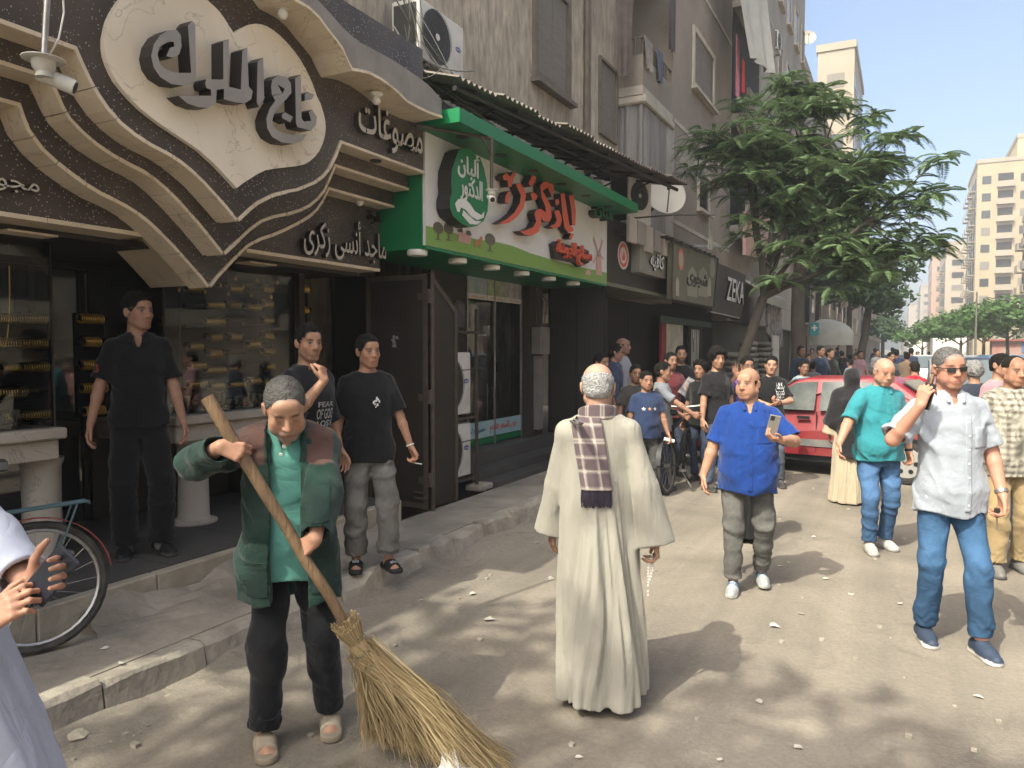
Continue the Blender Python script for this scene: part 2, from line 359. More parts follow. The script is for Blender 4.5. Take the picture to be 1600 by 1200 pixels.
# ------------------------------------------------------------------ lettering: shapes Arabic letters and lays them out right to left
AR = {0x0627:(0xFE8D,0xFE8E,None,None),0x0623:(0xFE83,0xFE84,None,None),0x0625:(0xFE87,0xFE88,None,None),0x0628:(0xFE8F,0xFE90,0xFE91,0xFE92),0x062A:(0xFE95,0xFE96,0xFE97,0xFE98),
 0x0629:(0xFE93,0xFE94,None,None),0x062B:(0xFE99,0xFE9A,0xFE9B,0xFE9C),0x062C:(0xFE9D,0xFE9E,0xFE9F,0xFEA0),0x062D:(0xFEA1,0xFEA2,0xFEA3,0xFEA4),0x062E:(0xFEA5,0xFEA6,0xFEA7,0xFEA8),
 0x062F:(0xFEA9,0xFEAA,None,None),0x0631:(0xFEAD,0xFEAE,None,None),0x0632:(0xFEAF,0xFEB0,None,None),0x0633:(0xFEB1,0xFEB2,0xFEB3,0xFEB4),0x0634:(0xFEB5,0xFEB6,0xFEB7,0xFEB8),
 0x0635:(0xFEB9,0xFEBA,0xFEBB,0xFEBC),0x0637:(0xFEC1,0xFEC2,0xFEC3,0xFEC4),0x0639:(0xFEC9,0xFECA,0xFECB,0xFECC),0x063A:(0xFECD,0xFECE,0xFECF,0xFED0),0x0641:(0xFED1,0xFED2,0xFED3,0xFED4),
 0x0642:(0xFED5,0xFED6,0xFED7,0xFED8),0x0643:(0xFED9,0xFEDA,0xFEDB,0xFEDC),0x0644:(0xFEDD,0xFEDE,0xFEDF,0xFEE0),0x0645:(0xFEE1,0xFEE2,0xFEE3,0xFEE4),0x0646:(0xFEE5,0xFEE6,0xFEE7,0xFEE8),
 0x0647:(0xFEE9,0xFEEA,0xFEEB,0xFEEC),0x0648:(0xFEED,0xFEEE,None,None),0x064A:(0xFEF1,0xFEF2,0xFEF3,0xFEF4),0x0649:(0xFEEF,0xFEF0,None,None)}
def shape_ar(t):
    out = []
    for w in t.split(' ')[::-1]:
        g = []
        for i, ch in enumerate(w):
            c = ord(ch)
            if c not in AR: g.append(ch); continue
            prev = i > 0 and ord(w[i-1]) in AR and AR[ord(w[i-1])][2] is not None
            nxt = i < len(w)-1 and ord(w[i+1]) in AR and AR[c][2] is not None
            f = AR[c]; g.append(chr(f[3] if prev and nxt else f[2] if nxt else f[1] if prev else f[0]))
        out.append(''.join(g[::-1]))
    return ' '.join(out)
def text_mesh(t, w, h, depth, mts, arabic=True, bold=0., shear=0.):
    cu = bpy.data.curves.new('lettering', 'FONT'); cu.body = shape_ar(t) if arabic else t; cu.extrude = .05; cu.offset = bold; cu.resolution_u = 3; cu.shear = shear
    o = bpy.data.objects.new('lettering', cu); C.objects.link(o); bpy.context.view_layer.update()
    me = bpy.data.meshes.new_from_object(o.evaluated_get(bpy.context.evaluated_depsgraph_get())); bpy.data.objects.remove(o); bpy.data.curves.remove(cu)
    n = len(me.vertices); co = np.empty(n*3, f32_); me.vertices.foreach_get('co', co); co = co.reshape(-1,3)
    lo, hi = co.min(0), co.max(0); c = (lo+hi)/2
    co = (co-c)*np.array([w/max(1e-6,hi[0]-lo[0]), h/max(1e-6,hi[1]-lo[1]), depth/max(1e-6,hi[2]-lo[2])])
    me.vertices.foreach_set('co', co.astype(f32_).ravel()); me.update()
    me.materials.clear()
    for m in mts: me.materials.append(m)
    if len(mts) > 1:
        for p in me.polygons: p.material_index = 0 if p.normal.z > .7 else 1
    else:
        for p in me.polygons: p.material_index = 0
    return me
f32_ = np.float32
FACEX = (math.pi/2, 0, math.pi/2)          # lettering that faces the street
def text_on(t, p0, p1, X, depth, mts, parent, name='lettering', arabic=True, bold=0., shear=0.):
    """lettering on the plane x = X filling the rectangle whose photo corners are p0 (top left), p1 (bottom right)"""
    xm = (p0[0]+p1[0])/2; ym = (p0[1]+p1[1])/2
    y0, y1 = yx(p0[0], X), yx(p1[0], X); c = PX(xm, ym, X); zt = PX(xm, p0[1], X).z; zb = PX(xm, p1[1], X).z
    me = text_mesh(t, abs(y1-y0), abs(zt-zb), depth, mts, arabic, bold, shear)
    return link(name, me, parent, (X+depth/2, (y0+y1)/2, (zt+zb)/2), FACEX)
def plate(pts, X, th, mt, name, parent, side=None):
    """outline given in photo points on plane x = X, th thick behind it"""
    P = [PX(a, b, X) for a, b in pts]
    m = MB(); m.prism(P, (-th,0,0)); o = m.build(name, mt, parent)
    if side is not None:
        o.data.materials.append(side)
        for p in o.data.polygons: p.material_index = 0 if abs(p.normal.x) > .9 else 1
    return o

# ------------------------------------------------------------------ the jeweller's
J = empty('jewellery_shopfront', (-4.0, 3.5, .37), 0, 'jewellery shopfront of speckled dark granite with a big cream marble heart', 'shopfront')
J.location = (0,0,0)
LX = [-4.00, -4.17, -4.34, -4.51]
c1 = [(118,73),(128,96),(141,124),(154,147),(169,169),(188,190),(210,208),(235,224),(262,238),(282,251),(300,266),(319,284),(337,304),(353,322),(369,342),(384,328),(399,315),(425,302),(445,297),(462,294),(489,283),(502,273),(511,262),(522,240),(530,219),(663,271)]
c2 = [(77,119),(90,146),(98,165),(109,184),(128,204),(150,223),(175,240),(202,255),(222,265),(240,277),(259,293),(277,311),(294,330),(311,349),(329,371),(347,394),(360,382),(372,371),(388,356),(406,343),(426,336),(447,332),(466,326),(481,319),(494,308),(504,296),(515,270),(521,256),(644,298)]
c3 = [(30,161),(37,182),(45,202),(67,232),(89,252),(112,270),(134,286),(157,300),(176,309),(195,319),(214,331),(232,345),(251,363),(270,382),(285,399),(300,416),(312,429),(325,446),(337,430),(350,416),(360,405),(384,382),(404,371),(425,364),(444,356),(462,347),(479,337),(492,326),(501,313),(507,300),(511,292),(623,325)]
ZTOP = 4.55
YEND = 6.04
YL = .2
fly = []
for i, c in enumerate((c1, c2, c3)):
    X = LX[i]; P = [PX(a, b, X) for a, b in c]; P[-1] = Vector((X, YEND, P[-2].z)) if True else P[-1]
    P.insert(0, Vector((X, YL, P[0].z)))
    # dark stone layer
    poly = P + [Vector((X, YEND, ZTOP)), Vector((X, YL, ZTOP))]
    m = MB(); m.prism(poly, (LX[i+1]-X+.004, 0, 0)); o = m.build('granite_layer', M_GRAN, J)
    # marble trim: tiles under the edge, a hand wide, one by one
    seg = []; acc = 0
    dens = []
    for a, b in zip(P[:-1], P[1:]):
        n = max(1, int((b-a).length/.03))
        for k in range(n): dens.append(a.lerp(b, k/n))
    dens.append(P[-1])
    run = [dens[0]]; LEN = .17
    groups = []
    tip = min(range(len(dens)), key=lambda k: dens[k].z)
    for k, p in enumerate(dens[1:], 1):
        acc += (p-dens[k-1]).length; run.append(p)
        corner = k == tip or (k < len(dens)-1 and (p-dens[k-1]).normalized().angle((dens[k+1]-p).normalized(), 0) > .6)
        straight = abs(p.z-dens[k-1].z) < 1e-4
        if acc >= (.9 if straight else LEN) or corner or k == len(dens)-1: groups.append(run); run = [p]; acc = 0
    for g in groups:
        if len(g) < 2: continue
        vs = []; n = len(g); jit = random.uniform(-.002,.002)
        g = list(g); d0 = (g[1]-g[0]).normalized(); d1 = (g[-1]-g[-2]).normalized()
        g[0] = g[0]+d0*.0025; g[-1] = g[-1]-d1*.0025
        for k, p in enumerate(g):
            t = (g[min(k+1,n-1)]-g[max(k-1,0)]).normalized(); nn = Vector((0, t.z, -t.y))     # downward side
            a = p+nn*.001; b = p+nn*(.024+jit)
            vs += [Vector((X+.014+jit,a.y,a.z)), Vector((X+.014+jit,b.y,b.z)), Vector((LX[i+1]+.002,b.y,b.z)), Vector((LX[i+1]+.002,a.y,a.z))]
        fs = []
        for k in range(n-1):
            for j in range(4): fs.append((k*4+j, k*4+(j+1)%4, (k+1)*4+(j+1)%4, (k+1)*4+j))
        fs += [(0,1,2,3), tuple((n-1)*4+j for j in (3,2,1,0))]
        MB().add(vs, fs).build('marble_tile', M_TILE, J)
# innermost layer, plain bottom edge
X = LX[3]; zb = PX(605,422,X).z
tipy = [PX(225,362,X).y, PX(384,386,X).y]
m = MB(); m.box((X-.25, YL, zb), (X, YEND, ZTOP)); m.build('granite_layer', M_GRAN, J)
for a, b in ((YL, tipy[0]), (tipy[1], YEND)):
    n = max(1, int((b-a)/.6)); w = (b-a)/n
    for k in range(n): MB().box((X-.25, a+k*w+.002, zb-.028), (X+.012, a+(k+1)*w-.002, zb-.001)).build('marble_tile', M_TILE, J)
# heavy marble slab behind the heart's point
P = [PX(a,b,LX[2]-.17) for a, b in ((190,300),(232,345),(270,382),(300,416),(325,446),(350,416),(384,382),(400,360))]
m = MB(); m.prism([Vector((LX[2]-.165,p.y,p.z+.005)) for p in P], (-.62,0,0)); m.build('point_slab', M_TILE, J)
# soffit of the shop
MB().box((-6.6, YL, zb-.06), (X-.26, YEND, zb-.02)).build('soffit', M_BLACKSTEEL, J)
for px, py in ((45,354),(405,406)):
    p = PX(px, py, -4.75); MB().box((-4.86,p.y-.15,zb-.075),(-4.70,p.y+.15,zb-.062)).build('light_slot', M_TILE, J)
heart = [(365.5,52),(358,40),(350,27.5),(343,18),(335,10),(322,-2),(305,-14),(285,-23),(265,-28),(240,-28),(218,-22),(200,-12),(186,2),(175,20),(169,33),(166,45),(163,60),(163,75),(165,88),(169,100),(175,114),(182,127),(193,141),(205,155),(219,169),(235,182),(252,195),(270,207),(285,217),(300,227),(313,236),(325,247),(338,259),(350,272),(360,283),(370,294),(380,286),(390,280),(402,272),(415,266),(432,263),(450,261),(463,259.5),(475,257),(484,252),(492,245),(499,236),(504,225),(507.5,213),(509,200),(508,187),(505,175),(501,162),(495,150),(489,132),(480,112),(471,96),(460,80),(449,67),(437,55),(427,47),(417,41),(408,38),(400,37),(391,38),(382,42),(374,46)]
plate(heart, -3.965, .034, M_MARB, 'heart_panel', J)
def z4(pts): return [(x/4+150, y/4) for x, y in pts]
LET = [[(600,130),(620,150),(625,480),(600,520),(545,535),(470,525),(400,480),(360,420),(345,350),(360,280),(400,220),(450,190),(505,185),(530,220),(535,290),(520,340),(480,362),(440,350),(462,300),(490,290),(485,260),(450,262),(400,290),(385,340),(400,400),(450,440),(520,455),(595,455),(575,160)],
 [(690,495),(780,498),(796,495),(795,260),(830,245),(822,540),(905,560),(915,315),(945,300),(955,540),(980,570),(970,620),(930,645),(870,640),(800,620),(800,555),(755,560),(750,640),(700,675),(640,670),(570,645),(515,598),(720,598),(718,560),(690,550),(682,520)],
 [(1010,385),(1045,360),(1052,620),(1018,670),(1005,640)],
 [(1100,500),(1140,470),(1190,480),(1218,520),(1222,580),(1190,620),(1150,660),(1115,710),(1100,760),(1120,810),(1180,835),(1250,845),(1320,835),(1290,880),(1230,900),(1160,890),(1100,855),(1070,800),(1065,740),(1085,680),(1120,630),(1105,600),(1165,585),(1180,555),(1135,528),(1164,584),(1100,596),(1095,540)],
 [(1160,720),(1180,700),(1230,730),(1215,765),(1165,740)],
 [(1245,490),(1280,465),(1285,740),(1300,760),(1345,755),(1330,700),(1350,685),(1380,730),(1375,780),(1345,815),(1260,795),(1250,770)],
 [(1305,590),(1325,575),(1365,590),(1350,620),(1305,630)]]
for l in LET: plate(z4(l), -3.86, .105, M_LETGREY, 'letter', J, M_LETDARK)
text_on('مصوغات', (556,172), (655,240), LX[0], .05, (M_LETPALE, M_LETDARK), J, bold=.012)
text_on('ماجد أنسى زكرى', (470,342), (598,408), LX[3], .05, (M_LETPALE, M_LETDARK), J, bold=.006)
text_on('ادارة', (574,331), (604,352), LX[3], .03, (M_LETDARK, M_LETDARK), J)
text_on('مجوهرات', (-110,262), (62,296), LX[3], .04, (M_LETPALE, M_LETDARK), J, bold=.006)
# wavy canopy over the sign
fr = [(395,-75),(425,-42),(455,0),(481,15),(497,30),(511,49),(523,64),(534,79),(541,95),(549,111),(562,113),(575,116),(594,126),(612,139),(624,150),(635,161),(652,170),(669,178),(690,185)]
tp = [(420,-120),(460,-70),(490,-25),(519,7),(530,20),(540,32),(550,44),(560,56),(566,62),(573,69),(582,77),(597,85),(612,93),(627,101),(641,110),(655,119),(664,126),(676,136),(690,155)]
XF = -3.71
A = [PX(a,b,XF) for a, b in fr]; B = [PX(a,b,XF) for a, b in tp]
A.insert(0, Vector((XF,1.6,A[0].z+.45))); B.insert(0, Vector((XF,1.6,B[0].z+.45)))
for k in range(len(B)): B[k].y = A[k].y
can = MB(); vs = []; fs = []
for k in range(len(A)):
    a, b = A[k], B[k]
    vs += [Vector((XF,a.y,a.z+.024)), Vector((XF,b.y,b.z)), Vector((-4.9,b.y,b.z+.08)), Vector((-4.9,a.y,a.z+.024))]
n = len(A)
for k in range(n-1):
    for j in range(4): fs.append((k*4+j, k*4+(j+1)%4, (k+1)*4+(j+1)%4, (k+1)*4+j))
fs += [(0,1,2,3), tuple((n-1)*4+j for j in (3,2,1,0))]
M_CANOPY = mat('canopy_grey_stone', (.27,.255,.235), rough=.7, col2=(.19,.175,.16), scale=6, bump=.15, dirt=(.28,.25,.21), dscale=1.2, damt=.4)
can.add(vs, fs).build('canopy', M_CANOPY, J)
dens = []
for a, b in zip(A[:-1], A[1:]):
    k = max(1, int((b-a).length/.025)); dens += [a.lerp(b, i/k) for i in range(k)]
dens.append(A[-1]); acc = 0; run = [dens[0]]
for k in range(1, len(dens)):
    acc += (dens[k]-dens[k-1]).length; run.append(dens[k])
    if acc > .115 or k == len(dens)-1:
        vs = []; nn = len(run); d0 = (run[1]-run[0]).normalized()
        for q, p in enumerate(run):
            o_ = d0*.002 if q == 0 else (-d0*.002 if q == nn-1 else Vector())
            p = p+o_; vs += [Vector((XF+.012,p.y,p.z)), Vector((XF+.012,p.y,p.z+.022)), Vector((-4.02,p.y,p.z+.022)), Vector((-4.02,p.y,p.z))]
        fs = []
        for q in range(nn-1):
            for j in range(4): fs.append((q*4+j, q*4+(j+1)%4, (q+1)*4+(j+1)%4, (q+1)*4+j))
        fs += [(0,1,2,3), tuple((nn-1)*4+j for j in (3,2,1,0))]
        MB().add(vs, fs).build('soffit_tile', M_TILE, J); run = [dens[k]]; acc = 0
def bulb(px, py, X, zt):
    p = PX(px, py, X); o = MB().lathe([(.05,.0),(.055,-.012),(.036,-.03)][::-1], (X, p.y, zt), 16).build('lamp_base', M_WHITEPLASTIC, J, smooth=True)
    MB().lathe([(.002,-.098),(.022,-.090),(.036,-.068),(.034,-.045),(.02,-.028)], (X, p.y, zt), 16).build('bulb', M_BULB, o, smooth=True)
bulb(442,15,-3.86, PX(442,8,-3.86).z); bulb(588,152,-3.86, PX(588,145,-3.86).z); bulb(562,315,-4.42, PX(562,305,-4.42).z)
for px, py, X, zz in ((587,252,-4.08,None),(572,280,-4.25,None)):
    p = PX(px,py,X); MB().lathe([(.05,0),(.05,.012)], (X,p.y,p.z-.004), 14).build('recessed_lamp', M_LETDARK, J)

# shop windows: stone counters on short columns, glass above, stock inside
GX = -5.10
def counter(y0, y1, back=-6.0):
    MB().box((back, y0, 1.20), (-4.98, y1, 1.275)).build('counter_top', M_SHELF, J, bevel=.012)
    MB().box((back, y0+.03, 1.06), (-5.03, y1-.03, 1.198)).build('counter_front', M_SHELF, J, bevel=.01)
    MB().box((back-.02, y0, .366), (back, y1, 1.06)).build('counter_back', M_BLACKSTEEL, J)
def column(y):
    MB().lathe([(.185,.367),(.185,.385),(.135,.40),(.125,.42),(.118,.75),(.122,1.0),(.135,1.03),(.14,1.058)], (-5.22,y,0), 24).build('column', M_SHELF, J, smooth=True)
yA0, yA1 = .3, 3.22; yB0, yB1 = 4.08, 5.52
counter(yA0, yA1); counter(yB0, yB1); column(PX(63,700,-5.22).y); column(4.43)
def pane(y0, y1, X, z0=1.277, z1=None, name='window_pane'):
    z1 = z1 or zb-.06
    MB().box((X-.006, y0, z0), (X, y1, z1)).build(name, M_GLASS, J)
pane(yA0, 2.66, GX); pane(2.668, yA1-.02, GX); pane(yB0+.02, yB1, GX)
for yy in (yA0, 2.664, yA1-.015, yB0+.012, yB1): MB().box((GX-.02, yy-.006, 1.277), (GX+.004, yy+.006, zb-.06)).build('pane_edge', M_BLACKSTEEL, J)
for (y0, y1) in ((yA1-.026, yA1-.020), (yB0+.020, yB0+.026)): MB().box((-6.0, y0, 1.277), (GX-.022, y1, zb-.06)).build('window_pane', M_GLASS, J)
M_CASE = mat('case_back', (.035,.030,.026), rough=.7, col2=(.06,.05,.04), scale=4)
for y0, y1 in ((yA0,yA1),(yB0,yB1)): MB().box((-6.02,y0,1.28),(-5.98,y1,zb-.06)).build('case_back', M_CASE, J)
# entrance: recessed dark glass door that mirrors the street
M_MIRROR = mat('tinted_door_glass', (.10,.10,.10), rough=.03, metal=.85)
MB().box((-6.10, 3.23, .367), (-6.07, 4.07, 2.45)).build('entrance_door', M_MIRROR, J)
for yy in (3.235, 3.65, 4.065): MB().box((-6.075, yy-.02, .367), (-6.05, yy+.02, 2.45)).build('door_stile', M_BLACKSTEEL, J)
MB().box((-6.3, .2, 2.45), (-6.0, YEND, zb-.06)).build('lintel', M_BLACKSTEEL, J)
MB().box((-6.3, 5.53, .366), (-5.05, 5.60, zb-.06)).build('pier', M_BROWNSTEEL, J)
MB().box((-6.3, 5.61, .366), (-6.2, YEND+.4, zb-.06)).build('inner_wall', M_BLACKSTEEL, J)
MB().box((-6.4, .1, .366), (-6.3, 3.2, zb-.06)).build('inner_wall', M_BLACKSTEEL, J)
# jewellery on show
ring_me = {}
def bangle_stand(px, py0, py1, X, rows, label):
    e = empty('bangle_stand', (0,0,0), 0, label, 'jewellery stand', 'bangle stands in the shop window')
    y = PX(px, py0, X).y; z0 = 1.278; z1 = PX(px, py0, X).z
    MB().box((X-.10,y-.12,z0), (X-.085,y+.12,z1+.05)).box((X-.12,y-.13,z0),(X-.02,y+.13,z0+.015)).build('back_board', M_BLACKVELVET, e)
    for k in range(rows):
        z = z0+.06+(z1-z0-.04)*k/(rows-1)
        MB().tube([(X-.05,y-.11,z),(X-.05,y+.11,z)], .022, 10).build('bar', M_BLACKVELVET, e)
        if random.random() < .12: continue
        if 'roll' not in ring_me:
            m = MB(); n = 11
            for q in range(n):
                yy = -.095+.19*q/(n-1)
                pts = [(0+.034*math.cos(w), yy, .034*math.sin(w)) for w in [2*math.pi*u/14 for u in range(15)]]
                m.tube(pts, .0052, 5, cap=False)
            ring_me['roll'] = m.mesh('bangles', M_GOLD, True)
        link('bangles', ring_me['roll'], e, (X-.05, y+random.uniform(-.01,.01), z-.011), (0, random.uniform(0,3), 0), (1, random.uniform(.6,1), 1))
    return e
for px, t in ((310,7),(340,8),(372,8),(400,7),(425,8),(452,7),(478,6)):
    bangle_stand(px, 452, 600, -5.35, t, {310:'black stand of gold bangles at the glass corner of the bangle window',340:'black stand of gold bangles beside the corner stand',400:'black stand of gold bangles in the middle of the bangle window',452:'black stand of gold bangles one before the last by the pier',478:'short black stand of gold bangles touching the doorway pier',372:'black stand of gold bangles third from the glass corner',425:'black stand of gold bangles just past the middle of the window'}[px])
for px in (20, 60, 150):
    bangle_stand(px, 500, 600, -5.45, 5, {20:'low black bangle stand in the window over the bicycle',60:'low black bangle stand in the middle of the window over the bicycle',150:'low black bangle stand beside the shop entrance glass'}[px])
cup = MB().lathe([(.022,0),(.024,.008),(.008,.016),(.008,.05),(.026,.075),(.03,.11),(.024,.112)], n=12).mesh('ring_cup', mat('pewter', (.30,.27,.22), rough=.35, metal=.8), True)
for row, X in enumerate((-5.19, -5.27)):
    for k in range(13):
        o = link('ring_cup', cup, None, (X, yB0+.10+k*.098+random.uniform(-.02,.02), 1.2762), None, (1,1,random.uniform(.7,1.3)))
        tag(o, 'small pewter cup in the row along the bangle window sill', 'cup', 'small cups along the window sill')
for k in range(12):
    o = link('ring_cup', cup, None, (-5.22+random.uniform(-.04,.02), 1.75+k*.115+random.uniform(-.03,.03), 1.2762), None, (1.1,1.1,random.uniform(.7,1.5)))
    tag(o, 'small pewter cup on the window sill over the bicycle', 'cup', 'small cups on the left window sill')
for k, yy in enumerate((1.9,2.1,2.3,2.5,2.85,3.0)):
    m = MB(); h = random.uniform(.45,.7); w = random.uniform(.05,.08); zt = 2.35
    pts = [(-5.3, yy-w*math.cos(t), zt-h*math.sin(t)) for t in [math.pi*i/18 for i in range(19)]]
    m.tube(pts, .004, 5); o = m.build('necklace', M_GOLD)
    tag(o, 'fine gold necklace hanging in the window over the bicycle', 'necklace', 'necklaces hanging in the left window')
    MB().tube([(-5.3,yy-w,zt),(-5.3,yy-w,zb-.06)], .001, 4).tube([(-5.3,yy+w,zt),(-5.3,yy+w,zb-.06)], .001, 4).build('hook_wire', M_WIRE, o)

pend = MB().lathe([(.001,-.022),(.010,-.016),(.013,0),(.009,.012),(.002,.02)],n=8).mesh('pendant', M_GOLD, True)
for k in range(16):
    yy = yB0+.09+k*.085; z_ = 2.42-.07*(k%3); o = link('gold_pendant', pend, None, (-5.24,yy,z_)); tag(o,'gold pendant hanging in the row at the top of the bangle window','pendant','pendants hanging at the top of the bangle window')
    MB().tube([(0,0,.02),(0,0,zb-.06-z_)],.0012,4).build('thread', M_WIRE, o)
# security camera hanging from a pole before the granite
cc = empty('security_camera', (0,0,0), 0, 'white bullet security camera hanging from a pole in front of the granite', 'camera')
XC = -3.30; p = PX(68, 95, XC)
MB().tube([(XC,p.y,p.z),(XC+.02,p.y+.10,p.z+1.3)], .013, 10).build('pole', M_STEEL, cc, smooth=True)
MB().lathe([(.034,-.07),(.03,-.05),(.045,-.03),(.05,0),(.085,.004),(.085,.008)], (XC,p.y,p.z), 18).build('mount', M_ACWHITE, cc, smooth=True)
q = PX(88,125,XC); dv = Vector((.10,.11,-.055)).normalized()
MB().tube([q-dv*.075,q-dv*.07,q+dv*.05,q+dv*.075], [.02,.034,.034,.034], 16).build('camera_body', M_ACWHITE, cc, smooth=True)
MB().tube([q+dv*.0755,q+dv*.078], .026, 14).build('lens', M_BLACK, cc)
MB().tube([PX(78,85,XC),PX(92,60,XC),PX(100,20,XC),PX(98,-20,XC)], .004, 6).build('cable', M_WIREPALE, cc)
# ------------------------------------------------------------------ the dairy's green and white sign
SG = empty('dairy_shop_sign', (0,0,0), 0, 'green and white dairy shop sign with red raised Arabic letters', 'shop sign')
SXX = -4.0; y0, y1 = 6.06, PX(948,440,SXX).y; zs0 = PX(663,383,SXX).z; zs1 = PX(663,205,SXX).z
MB().box((SXX-.03,y0+.012,zs0+.004),(SXX,y1-.004,zs1)).build('white_board', M_SIGNWHITE, SG)
MB().box((-5.0,y0-.0,zs0-.03),(SXX-.032,y0+.01,zs1)).build('side_panel', M_GREEN, SG)
MB().box((-5.0,y0+.011,zs0-.03),(SXX+.004,y1,zs0)).build('bottom_panel', M_GREEN, SG)
lip = MB().box((-4.9,y0-.1,zs1+.004),(-3.56,y1+.12,zs1+.13)).build('top_lip', M_GREEN, SG)
for px, py in ((722,198),(783,231),(833,257),(877,280),(915,298),(950,314)):
    p = PX(px,py,-3.78); MB().lathe([(.065,0),(.065,.008)], (-3.78,p.y,zs1-.0045), 16).build('downlight', M_LETDARK, lip)
# printed meadow, wavy top edge
XP = SXX+.003
gtop = [(663,352),(680,356),(700,360),(720,368),(745,374),(775,378),(800,384),(830,396),(860,405),(885,412),(910,418),(930,422),(948,426)]
pl = [PX(a,b,XP) for a,b in gtop]; pl[0].y = y0+.014; pl[-1].y = y1-.005
m = MB(); vs = pl+[Vector((XP,p.y,zs0+.006)) for p in pl]; n = len(pl)
m.add(vs, [(k,k+1,n+k+1,n+k) for k in range(n-1)]).build('printed_meadow', M_GRASSGREEN, SG)
M_PTREE = mat('print_tree', (.13,.12,.085), rough=.4); M_PBROWN = mat('print_brown', (.42,.20,.09), rough=.4); M_PPINK = mat('print_pink', (.55,.33,.30), rough=.4); M_PDARK = mat('print_dark', (.10,.085,.09), rough=.4)
def disc(px, py, rx, ry, X, mt, name, parent, n=18):
    c = PX(px,py,X); ry_ = abs(PX(px,py-ry,X).z-c.z); rx_ = abs(PX(px+rx,py,X).y-c.y)
    MB().add([(X,c.y+rx_*math.cos(2*math.pi*k/n),c.z+ry_*math.sin(2*math.pi*k/n)) for k in range(n)], [tuple(range(n))]).build(name, mt, parent)
def flat(pts, X, mt, name, parent): MB().add([PX(a,b,X) for a,b in pts], [tuple(range(len(pts)))]).build(name, mt, parent)
for px, py, r in ((685,356,8),(701,357,7.5),(766,374,8)):
    disc(px,py,r,r*1.15,XP+.003,M_PTREE,'printed_tree',SG); flat([(px-1,py+6),(px+1,py+6),(px+1.5,py+17),(px+6,py+20),(px-6,py+18),(px-1.5,py+16)],XP+.005,M_PTREE,'printed_tree_trunk',SG)
flat([(716,358),(722,356),(724,364),(715,362)],XP+.005,M_PDARK,'printed_roof',SG); flat([(729,360),(735,361),(737,368),(729,367)],XP+.005,M_PDARK,'printed_roof',SG)
flat([(717,363),(736,368),(735,382),(716,377)],XP+.003,M_PPINK,'printed_barn',SG)
flat([(742,376),(750,373),(750,370),(753,369),(755,373),(752,377),(752,388),(750,388),(750,383),(745,382),(745,387),(742,386)],XP+.005,M_PBROWN,'printed_cow',SG)
flat([(933,398),(936,391),(939,400),(941,431),(931,429)],XP+.005,M_PPINK,'printed_windmill',SG); flat([(932,400),(936,390),(940,401)],XP+.007,M_PDARK,'printed_windmill_cap',SG)
for a in ([(935,398),(927,372),(929,370),(936.5,396)], [(936,396),(941,374),(943,376),(937,398)], [(936,397),(928,412),(926,410),(935,395)], [(936,396),(944,404),(943,406),(935,398)]): flat(a, XP+.009, M_PPINK, 'printed_sail', SG)
flat([(915,424),(919,420),(923,425),(923,430),(915,429)],XP+.003,M_PPINK,'printed_barn',SG)
# round emblem with dark sides
blob = [(716,236),(722,232),(736,232),(742,242),(750,246),(756,262),(761,285),(763,312),(762,330),(756,345),(745,353),(734,355),(722,350),(716,345),(708,338),(703,325),(703,312),(706,300),(705,285),(706,265),(711,250)]
em = plate(blob, SXX+.16, .15, M_GREEN, 'emblem', SG, M_LETDARK)
XE = SXX+.162
text_on('ألبان', (716,238), (750,282), XE, .006, (M_SIGNWHITE,), em, bold=.02)
text_on('الدكتور', (720,278), (754,318), XE, .006, (M_SIGNWHITE,), em, bold=.015)
sw = [(711,318),(716,311),(726,310),(734,318),(742,330),(752,336),(757,330),(756,340),(746,344),(736,338),(728,328),(720,324),(718,332),(714,330)]
flat(sw, XE+.003, M_SIGNWHITE, 'emblem_wave', em)
flat([(722,336),(724,328),(732,336),(742,345),(753,346),(745,351),(734,350)], XE+.003, M_SIGNWHITE, 'emblem_wave', em)
# big red letters traced stroke by stroke
RL = [[(785,275),(792,270),(797,276),(803,268),(807,270),(802,280),(799,292),(794,292),(793,282),(787,281)],
 [(793,300),(797,298),(796,312),(794,318),(789,316),(790,306)],
 [(806,288),(812,286),(819,294),(822,306),(818,325),(808,339),(796,348),(786,350),(779,349),(792,342),(803,333),(812,318),(814,306),(810,297)],
 [(831,274),(836,272),(838,279),(834,288),(829,292),(826,286)],
 [(829,303),(834,300),(840,306),(838,312),(832,313)],
 [(844,289),(850,284),(864,285),(866,296),(862,308),(859,300),(856,293),(848,298),(855,310),(861,322),(862,340),(858,347),(850,346),(845,340),(846,350),(842,362),(832,368),(820,367),(812,361),(822,360),(833,355),(838,346),(835,334),(838,328),(845,326),(853,332),(852,322),(846,308)],
 [(867,312),(873,311),(874,318),(869,322)],
 [(866,330),(873,328),(877,337),(878,345),(875,354),(866,357),(859,354),(867,350),(870,344)],
 [(876,303),(882,301),(885,320),(888,340),(890,352),(896,356),(896,361),(888,364),(882,356),(879,335)],
 [(889,306),(896,304),(900,330),(899,352),(894,352),(893,330)],
 [(892,364),(897,366),(893,374),(889,372)]]
for l in RL: plate(l, SXX+.11, .095, M_RED, 'red_letter', SG, M_LETDARK)
text_on('ألبان', (918,318), (950,345), SXX+.004, .10, (M_GREEN, M_LETDARK), SG, bold=.03)
text_on('صناع الجودة', (868,380), (920,412), SXX+.06, .05, (M_RED, M_RED), SG, bold=.012)
plate([(863,381),(869,377),(896,385),(903,384),(920,392),(921,410),(905,417),(897,410),(866,404)], SXX+.058, .05, M_LETDARK, 'letter_backing', SG)
